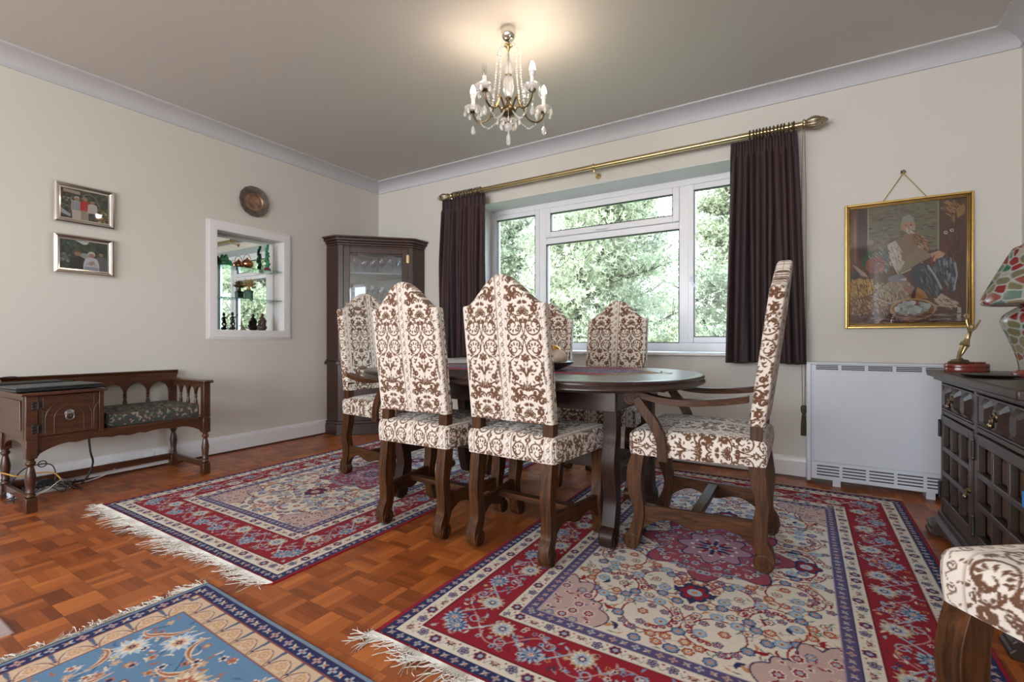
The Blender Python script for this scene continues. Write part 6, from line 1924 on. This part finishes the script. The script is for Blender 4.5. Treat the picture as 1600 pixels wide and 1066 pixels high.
    mb.ball((kx, -0.013, kz), 0.005, 8); mb.build('hanging_cord', M['cord'], t)
    hk = MB(); hk.lathe([(0.003, 0), (0.011, -0.002), (0.013, -0.006), (0.008, -0.010), (0.004, -0.016)], (4.345, 0, 1.862), 14, 'y', 0.15, 5)
    hk.tube([(4.345, -0.003, 1.858), (4.345, -0.014, 1.852), (4.345, -0.018, 1.856)], 0.0016, 6)
    o = hk.build('picture_hook', M['pewter']); tag(o, 'small ornate metal hook above the gold framed needlework', 'hook')
picture()

# ------------------------------------------------------------------ two silver photo frames on the left wall
def photo(yc, zc, w, h, which, label):
    t = empty('photo_frame', (0, yc, zc)); tag(t, label, 'photo frame', 'silver photo frames on the left wall')
    hy, hz = w/2, h/2
    # moulded frame, built as nested mitred rings around the opening
    m = MB(); oy, oz = hy-0.034, hz-0.034
    cs = [(-oy, -oz, -1, -1), (oy, -oz, 1, -1), (oy, oz, 1, 1), (-oy, oz, -1, 1)]
    prof = [(0.0, 0.008), (0.0, 0.012), (0.008, 0.014), (0.012, 0.019), (0.022, 0.023), (0.029, 0.020), (0.034, 0.012), (0.034, 0.002)]
    V = [(x, y+sy*d, z+sz*d) for (y, z, sy, sz) in cs for (d, x) in prof]; n = len(prof)
    m.add(V, [(c_*n+i, c_*n+i+1, ((c_+1) % 4)*n+i+1, ((c_+1) % 4)*n+i) for c_ in range(4) for i in range(n-1)])
    m.build('frame', M['silver'], t, smooth=25)
    MB().box(0.001, 0.007, -hy+0.004, hy-0.004, -hz+0.004, hz-0.004).build('backing', M['blackplastic'], t, smooth=0)
    W_, H_ = 2*oy, 2*oz
    c = Canvas(W_, H_, 0.0009, (0.03, 0.045, 0.035)); rnd = random.Random(which)
    s = lambda pts: [(u*W_, v*H_) for u, v in pts]
    P = lambda pts, col: c.poly(s(pts), col)
    D = lambda u, v, r, col: c.disc(u*W_, v*H_, r, col)
    def blobs(u0, u1, v0, v1, n_, cols, r):
        for _ in range(n_): D(rnd.uniform(u0, u1), rnd.uniform(v0, v1), rnd.uniform(.3, 1)*r, rnd.choice(cols))
    if which == 1:
        blobs(0, 1, 0, 1, 300, ((.03, .05, .035), (.06, .08, .05), (.02, .025, .03), (.10, .09, .06)), .010)
        P([(.05, .02), (.4, .05), (.4, .16), (.05, .12)], (.34, .27, .24)); blobs(0, .25, .3, .8, 40, ((.3, .32, .34), (.22, .08, .06), (.08, .14, .08)), .006)
        c.stroke(s([(.42, .3), (.5, .12), (.62, .08), (.74, .2), (.82, .5)]), .0025, .0025, (.16, .18, .17)); blobs(.75, 1, .5, 1, 70, ((.05, .12, .04), (.38, .36, .10), (.28, .10, .04), (.04, .06, .03)), .006)
        blobs(.78, .86, .72, .82, 6, ((.03, .18, .35),), .006); P([(0, .68), (.2, .86), (.2, .95), (0, .85)], (.40, .42, .46))
        def person(u, v, sc, top, bottom, skin=(.34, .18, .13), hair=(.2, .16, .13)):
            P([(u-.10*sc, v+.12), (u-.05*sc, v+.075), (u+.05*sc, v+.075), (u+.10*sc, v+.12), (u+.105*sc, v+.42), (u-.105*sc, v+.42)], top)
            P([(u-.09*sc, v+.40), (u+.09*sc, v+.40), (u+.08*sc, v+.8), (u-.08*sc, v+.8)], bottom)
            D(u, v, .0125*sc, skin); P([(u-.045*sc, v-.005), (u-.035*sc, v-.075), (u+.035*sc, v-.075), (u+.045*sc, v-.005), (u, v-.045)], hair)
        person(.33, .30, 1.15, (.33, .35, .38), (.50, .44, .38), hair=(.45, .43, .40)); 
        for k in range(5): c.stroke(s([(.25+.04*k, .42), (.25+.04*k, .7)]), .0009, .0009, (.06, .06, .08))
        person(.50, .27, 1.0, (.42, .03, .035), (.30, .26, .20)); person(.66, .33, 1.0, (.46, .40, .40), (.03, .03, .04), hair=(.06, .04, .03))
    else:
        blobs(0, 1, 0, .6, 260, ((.03, .05, .035), (.05, .08, .045), (.02, .03, .025)), .012); P([(.3, 0), (.6, 0), (.56, .10), (.48, .12), (.40, .06)], (.5, .55, .58))
        blobs(0, .2, .5, .75, 30, ((.10, .13, .10), (.22, .22, .2)), .008); blobs(.13, .18, .1, .16, 6, ((.02, .16, .22),), .006)
        P([(.42, .42), (.6, .42), (.62, .6), (.4, .6)], (.30, .32, .32))
        for (u, v, r, top, hair) in ((.36, .42, .017, (.018, .018, .020), (.09, .06, .04)), (.86, .38, .013, (.10, .11, .11), (.02, .02, .02)), (.65, .43, .016, (.48, .48, .50), (.5, .48, .44))):
            P([(u-.17, v+.36), (u-.13, v+.17), (u-.05, v+.11), (u+.05, v+.11), (u+.13, v+.17), (u+.17, v+.36), (u+.17, v+.6), (u-.17, v+.6)], top)
            D(u, v, r*1.12, hair); D(u, v+.035, r*.88, (.32, .18, .13)); P([(u-.06, v-.02), (u-.04, v-.09), (u+.04, v-.09), (u+.06, v-.02)], hair)
            D(u-.015, v+.02, .0016, (.05, .03, .03)); D(u+.02, v+.02, .0016, (.05, .03, .03)); c.stroke(s([(u-.012, v+.075), (u+.016, v+.075)]), .001, .001, (.2, .06, .05))
        P([(.58, .72), (.70, .66), (.72, .76), (.62, .84)], (.34, .2, .15)); c.stroke(s([(.55, .8), (.66, .68), (.74, .82)]), .003, .003, (.30, .31, .34)); P([(.50, .88), (.8, .88), (.8, 1), (.5, 1)], (.25, .28, .36))
    nx, nz = int(W_/.0012), int(H_/.0012)
    U, Vv = np.meshgrid(np.linspace(0, 1, nx), np.linspace(0, 1, nz))
    C = c.sample(np.clip(U*W_, .0005, W_-.0005), np.clip(Vv*H_, .0005, H_-.0005))
    grid_mesh('photo_print', np.stack([np.full(U.shape, 0.0085), (U-.5)*W_, (.5-Vv)*H_], -1), C, M['photo'], t)
    MB().box(0.010, 0.0108, -oy, oy, -oz, oz).build('glass_pane', M['pictureglass'], t, smooth=0)
photo(-2.422, 1.724, 0.298, 0.249, 1, 'upper silver framed photograph with three people, middle one in red')
photo(-2.425, 1.411, 0.299, 0.246, 2, 'lower silver framed photograph with three people, middle one in white')

# copper charger plate
pl_ = empty('copper_plate', (0.0, -1.350, 2.018)); tag(pl_, 'round tarnished copper plate hung above the mirrored wall niche', 'plate')
MB().lathe([(0.118, 0.012), (0.124, 0.018), (0.122, 0.021), (0.112, 0.018), (0.080, 0.013), (0.078, 0.010)], (0, 0, 0), 84, 'x', 0.012, 14, False).build('rim', M['copper_dark'], pl_, smooth=50)
MB().lathe([(0.079, 0.011), (0.077, 0.014), (0.074, 0.010), (0.070, 0.005), (0.052, 0.005), (0.050, 0.0065), (0.048, 0.005), (0.001, 0.005)], (0, 0, 0), 48, 'x', 0, 0, False).build('centre', M['copper'], pl_, smooth=50)
MB().lathe([(0.001, 0.001), (0.1, 0.004), (0.118, 0.012)], (0, 0, 0), 32, 'x', 0, 0, False).build('back', M['copper_dark'], pl_)

# ------------------------------------------------------------------ things in the niche
def blobfig(name, base, parts, mat, label, extra=None, tubes=(), grp=None):
    """small carved figure: rounded masses joined by tapering limbs, fused with a remesh"""
    m = MB()
    for (x, y, z, r, s) in parts: m.ball((x, y, z), r, 12, s)
    for pts, rr in tubes: m.tube([Vector(p) for p in pts], rr, 8)
    o = m.build(name, mat, loc=base)
    md = o.modifiers.new('fuse', 'REMESH'); md.mode = 'VOXEL'; md.voxel_size = 0.0022; md.use_smooth_shade = True
    tag(o, label, 'ornament', grp)
    return o
S1, S2, S0 = SH[0], SH[1], NZ0+0.003
o = blobfig('green_carving', (-0.055, -1.545, S1), [(0, 0, .022, .026, (1, 1.4, .9)), (0, -.022, .045, .020, (1, 1, 1.2)), (0, .008, .052, .020, (1, 1, 1.3)), (0, .032, .030, .018, (1, 1.2, 1)), (0, -.020, .072, .013, (1, 1, 1)), (0, .008, .078, .012, (1, 1, 1)), (0, .045, .014, .014, (1, 1.3, .9))], M['jade'], 'green stone carving at the left end of the upper niche shelf')
k = MB().lathe([(0.020, 0.0), (0.036, 0.008), (0.046, 0.028), (0.044, 0.048), (0.030, 0.062), (0.016, 0.068), (0.017, 0.072), (0.010, 0.076), (0.004, 0.082), (0.005, 0.088), (0.001, 0.090)], (0, 0, 0), 28)
kt = k.build('copper_pot', M['kettle'], loc=(-0.055, -1.368, S1), smooth=50); tag(kt, 'shiny lidded copper pot in the middle of the upper niche shelf', 'pot')
MB().tube([(0, 0.030*math.cos(a), 0.066+0.046*math.sin(a)) for a in [math.pi*q/14 for q in range(15)]], 0.0022, 6).build('handle', M['kettle'], kt)
def spiralfig(y, label):
    tb = []
    P = [(0.004*math.sin(q*1.3), 0.008*math.sin(q*0.9), 0.02+q*0.020) for q in range(10)]
    return blobfig('green_figurine', (-0.060, y, S1+0.026), [(0.003*math.sin(q*2.1), 0.010*math.sin(q*1.4), 0.014+q*0.0185, 0.017-0.0011*q, (1, 1.15, 1.0)) for q in range(10)]+[(0, .014, .10, .010, (1, 1, 1)), (0, -.016, .06, .011, (1, 1, 1)), (0, -.012, .14, .008, (1, 1, 1))], M['jade'], label, tubes=[(P, 0.011)])
spiralfig(-1.195, 'tall slender green figurine on the upper niche shelf, standing on a wooden plinth')
pn = MB().lathe([(0.030, 0), (0.026, 0.006), (0.030, 0.012), (0.026, 0.018), (0.022, 0.026)], (0, 0, 0), 6).build('wooden_plinth', M['redwood'], loc=(-0.060, -1.195, S1)); tag(pn, 'small carved wooden plinth under the green figurine on the upper niche shelf', 'plinth')
mb = MB(); rnd = random.Random(12)
mb.lathe([(0.014, 0), (0.018, 0.004), (0.010, 0.016), (0.012, 0.03)], (0, 0, 0), 12)
for q in range(70):
    a = rnd.uniform(0, 6.28); el = rnd.uniform(.1, 1.3); l = rnd.uniform(.045, .075)
    d = Vector((math.cos(a)*math.cos(el)*.6, math.sin(a)*math.cos(el)*1.2, math.sin(el)))
    p = Vector((0, 0, .028)); mb.tube([p, p+d*l*.5, p+d*l+Vector((0, 0, .004))], [.003, .0036, .0012], 5, 0.6)
o = mb.build('gilded_flower_cluster', M['coral'], loc=(-0.050, -1.360, S2+0.072)); tag(o, 'gold brown spiky flower ornament above the small stone box in the niche', 'ornament')
bxo = MB().lathe([(0.034, 0.0), (0.034, 0.050), (0.037, 0.052), (0.037, 0.062), (0.030, 0.069), (0.012, 0.072)], (0, 0, 0), 8).build('stone_box', M['jade2'], loc=(-0.050, -1.360, S2)); tag(bxo, 'grey green lidded stone box on the lower niche shelf', 'box')
o = blobfig('dancing_figure', (-0.055, -1.487, S0), [(0, 0, .014, .018, (1, 1.3, .8)), (0, .004, .075, .013, (1, 1, 1.4)), (0, .002, .100, .0125, (1, 1, 1.1)), (0, 0, .128, .0115, (1, 1, 1.1)), (0, 0, .140, .006, (1, 1.8, .6))], M['darkstone'], 'dark little dancing figure with a raised arm on the niche floor',
            tubes=[([(0, 0, .07), (0, -.014, .050), (0, .002, .034), (0, -.004, .018)], [.008, .0065, .005, .005]), ([(0, .004, .07), (0, .018, .052), (0, .010, .034), (0, .014, .018)], [.008, .0065, .005, .005]),
                   ([(0, .008, .105), (0, .024, .100), (0, .034, .118), (0, .044, .132)], [.005, .004, .0035, .0035]), ([(0, -.006, .105), (0, -.018, .092), (0, -.010, .078)], [.005, .004, .0035])])
mb = MB().lathe([(0.012, 0), (0.012, 0.006), (0.006, 0.010), (0.005, 0.024)], (0, 0, 0), 12)
mb.tube([(0, -0.020, 0.036), (0, 0.020, 0.036)], 0.003, 6); mb.tube([(0, 0, 0.02), (0, 0, 0.04)], 0.005, 8)
mb.add([(0, -.007, .038), (.0015, 0, .038), (0, .007, .038), (-.0015, 0, .038), (0, 0, .135)], [(0, 1, 4), (1, 2, 4), (2, 3, 4), (3, 0, 4)])
o = mb.build('miniature_sword', M['copper'], loc=(-0.050, -1.418, S0)); tag(o, 'thin upright miniature sword on the niche floor between the dark figures', 'ornament')
o = blobfig('seated_figure', (-0.050, -1.243, S0), [(0, 0, .026, .032, (.9, 1.2, .85)), (0, .004, .060, .027, (.8, 1, 1.2)), (0, 0, .094, .022, (.8, 1.1, 1)), (0, 0, .128, .013, (1, 1, 1.2)), (0, .024, .078, .012, (1, 1, 1.4)), (0, -.026, .070, .013, (1, 1, 1.3)), (0, -.028, .040, .016, (1, 1.1, .9))], M['brownstone'], 'dark robed seated figure at the right of the niche floor')

# ------------------------------------------------------------------ on the sideboard
ST = 0.745
tb_ = empty('trophy', (4.446, -0.800, ST), math.radians(31.6)); tag(tb_, 'gold figure trophy with raised arms on an oval red wooden base', 'trophy')
n = 36; mb = MB(); V = []
for (s, z) in ((0.97, 0), (1.0, 0.004), (1.0, 0.014), (0.98, 0.018), (1.0, 0.022), (1.0, 0.030), (0.95, 0.036)):
    V += [(0.084*s*math.cos(a), 0.058*s*math.sin(a), z) for a in [2*math.pi*k/n for k in range(n)]]
mb.add(V, [(i*n+k, i*n+(k+1) % n, (i+1)*n+(k+1) % n, (i+1)*n+k) for i in range(6) for k in range(n)]+[tuple(range(n))[::-1], tuple(6*n+k for k in range(n))])
mb.build('base', M['redwood'], tb_, smooth=40)
MB().box(0.016, 0.064, -0.02, 0.02, 0.036, 0.043).build('raised_block', M['redwood'], tb_, 0.002)
MB().lathe([(0.038, 0.036), (0.040, 0.040), (0.034, 0.045), (0.030, 0.047), (0.028, 0.052), (0.012, 0.055), (0.010, 0.060)], (-0.030, 0, 0), 26).build('plinth', M['darkbrass'], tb_)
# the winged-arm athlete: one skinned body
def statuette():
    J = {'pelvis': (0.026, 0, 0.122, .0125), 'waist': (0.034, 0, 0.143, .0090), 'chest': (0.042, 0, 0.164, .0135), 'neck': (0.049, 0, 0.181, .0055), 'head': (0.054, 0, 0.195, .0095), 'crown': (0.057, 0, 0.204, .0065),
         'hipl': (0.022, .008, 0.112, .0110), 'kneel': (0.014, .008, 0.086, .0080), 'anklel': (0.002, .006, 0.062, .0046), 'toel': (0.006, .007, .0555, .0042),
         'hipr': (0.020, -.008, 0.112, .0110), 'kneer': (0.008, -.007, 0.088, .0078), 'ankler': (-0.004, -.004, 0.064, .0046), 'toer': (-0.001, -.005, .0565, .0042),
         'shl': (0.053, .010, 0.174, .0064), 'ell': (0.078, .012, 0.186, .0048), 'wrl': (0.094, .012, 0.212, .0036), 'hal': (0.100, .012, 0.224, .0040),
         'shr': (0.033, -.010, 0.172, .0064), 'elr': (0.024, -.012, 0.194, .0048), 'wrr': (0.020, -.010, 0.216, .0036), 'har': (0.022, -.009, 0.228, .0040)}
    E = [('pelvis', 'waist'), ('waist', 'chest'), ('chest', 'neck'), ('neck', 'head'), ('head', 'crown'), ('pelvis', 'hipl'), ('hipl', 'kneel'), ('kneel', 'anklel'), ('anklel', 'toel'),
         ('pelvis', 'hipr'), ('hipr', 'kneer'), ('kneer', 'ankler'), ('ankler', 'toer'), ('chest', 'shl'), ('shl', 'ell'), ('ell', 'wrl'), ('wrl', 'hal'), ('chest', 'shr'), ('shr', 'elr'), ('elr', 'wrr'), ('wrr', 'har')]
    ks = list(J); me = bpy.data.meshes.new('figure')
    me.from_pydata([J[k][:3] for k in ks], [(ks.index(a), ks.index(b_)) for a, b_ in E], [])
    me.materials.append(M['brass'])
    o = bpy.data.objects.new('figure', me); COL.objects.link(o); o.parent = tb_; o.location = (-0.030, 0, 0.0)
    md = o.modifiers.new('skin', 'SKIN'); md.use_smooth_shade = True
    for i, k in enumerate(ks):
        me.skin_vertices[0].data[i].radius = (J[k][3], J[k][3]); me.skin_vertices[0].data[i].use_root = (k == 'pelvis')
    sb = o.modifiers.new('smooth', 'SUBSURF'); sb.levels = 2; sb.render_levels = 2
    mb = MB(); mb.tube([(-0.008+0.0095*math.cos(a), -.009, 0.239+0.0095*math.sin(a)) for a in [k*math.pi/9 for k in range(19)]], 0.0018, 6); mb.build('hoop', M['brass'], tb_)
    mb = MB(); mb.tube([(-0.018, 0.010, 0.118), (-0.020, 0.0, 0.124), (-0.016, -0.014, 0.116), (-0.004, -0.014, 0.110)], [0.005, 0.009, 0.009, 0.005], 8); mb.tube([(-0.036, 0.0, 0.054), (-0.031, -0.004, 0.085), (-0.020, -0.006, 0.115)], [0.007, 0.008, 0.006], 8); mb.build('drapery', M['brass'], tb_)
statuette()

def mosaic_canvas(W, H, seed, cell):
    rg = np.random.default_rng(seed); c = Canvas(W, H, 0.0016, (0, 0, 0))
    nx, ny = int(W/cell), int(H/cell)
    pts = []; 
    for j in range(ny+1):
        for i in range(nx): pts.append(((i+0.5+rg.uniform(-.38, .38))*W/nx, (j+rg.uniform(-.35, .35)+.5)*H/(ny+1)))
    pts = np.array(pts); n = len(pts)
    pal = np.array([(.17, .010, .010), (.15, .015, .012), (.16, .012, .010), (.14, .012, .012), (.13, .12, .06), (.025, .10, .055), (.27, .25, .20), (.19, .055, .03), (.09, .15, .12), (.18, .15, .09), (.12, .11, .06)])
    col = pal[rg.integers(0, len(pal), n)]
    X, Y = np.meshgrid((np.arange(c.nx)+.5)*c.res, (np.arange(c.ny)+.5)*c.res)
    d1 = np.full(X.shape, 9.0); d2 = np.full(X.shape, 9.0); id1 = np.zeros(X.shape, int)
    for i, (x, y) in enumerate(pts):
        dx = np.abs(X-x); dx = np.minimum(dx, W-dx); d = np.hypot(dx, (Y-y)*0.8)
        m = d < d1; d2 = np.where(m, d1, np.minimum(d2, d)); id1 = np.where(m, i, id1); d1 = np.where(m, d, d1)
    c.a = col[id1].astype(np.float32)*(0.8+0.4*rg.random(X.shape)[..., None]).astype(np.float32)
    c.a[(d2-d1) < 0.0048] = (.30, .31, .30)
    return c
lm = empty('mosaic_lamp', (4.556, -1.10, ST)); tag(lm, 'red and green mosaic glass table lamp at the right edge on the sideboard', 'table lamp')
def revolve(name, prof, c, parent, n=150):
    pr = np.array(cr(prof, 8)); A = np.linspace(0, 2*math.pi, n, endpoint=False)
    sl = np.concatenate([[0], np.cumsum(np.hypot(*np.diff(pr, axis=0).T))])
    fine = np.linspace(0, sl[-1], 110); r = np.interp(fine, sl, pr[:, 0]); z = np.interp(fine, sl, pr[:, 1])
    P = np.stack([r[:, None]*np.cos(A), r[:, None]*np.sin(A), np.repeat(z[:, None], n, 1)], -1)
    U = np.broadcast_to(A/(2*math.pi)*c.W, P.shape[:2]); V = np.repeat(fine[:, None]/sl[-1]*c.H, n, 1)
    return grid_mesh(name, P, c.sample(U % c.W, np.clip(V, .001, c.H-.001)), M['mosaic'], parent, wrap=True)
MB().lathe([(0.052, 0.0), (0.054, 0.004), (0.052, 0.014), (0.042, 0.022), (0.034, 0.028)], (0, 0, 0), 32).build('base', M['redwood'], lm)
revolve('lamp_body', [(0.034, 0.028), (0.040, 0.07), (0.060, 0.135), (0.078, 0.185), (0.082, 0.208), (0.072, 0.230), (0.048, 0.250), (0.030, 0.263), (0.026, 0.275)], mosaic_canvas(0.5, 0.36, 3, 0.042), lm)
MB().lathe([(0.020, 0.27), (0.020, 0.30), (0.012, 0.32), (0.012, 0.36)], (0, 0, 0), 16).build('socket', M['darkbrass'], lm)
revolve('lamp_shade', [(0.112, 0.268), (0.126, 0.265), (0.134, 0.273), (0.133, 0.290), (0.117, 0.330), (0.085, 0.400), (0.057, 0.458), (0.047, 0.474), (0.032, 0.482)], mosaic_canvas(0.7, 0.34, 5, 0.042), lm)
MB().lathe([(0.110, 0.268), (0.104, 0.300), (0.042, 0.45), (0.02, 0.468), (0.002, 0.472)], (0, 0, 0), 40).build('shade_lining', M['cream'], lm)
MB().lathe([(0.034, 0.480), (0.024, 0.488), (0.008, 0.494), (0.010, 0.505), (0.002, 0.512)], (0, 0, 0), 24).build('finial', M['redwood'], lm)
dsh = MB().lathe([(0.001, 0.0), (0.05, 0.0), (0.075, 0.006), (0.082, 0.012), (0.078, 0.012), (0.05, 0.004), (0.001, 0.004)], (0, 0, 0), 30).build('dish', M['iron'], loc=(4.425, -1.18, ST)); tag(dsh, 'small dark metal dish beside the mosaic lamp on the sideboard', 'dish')
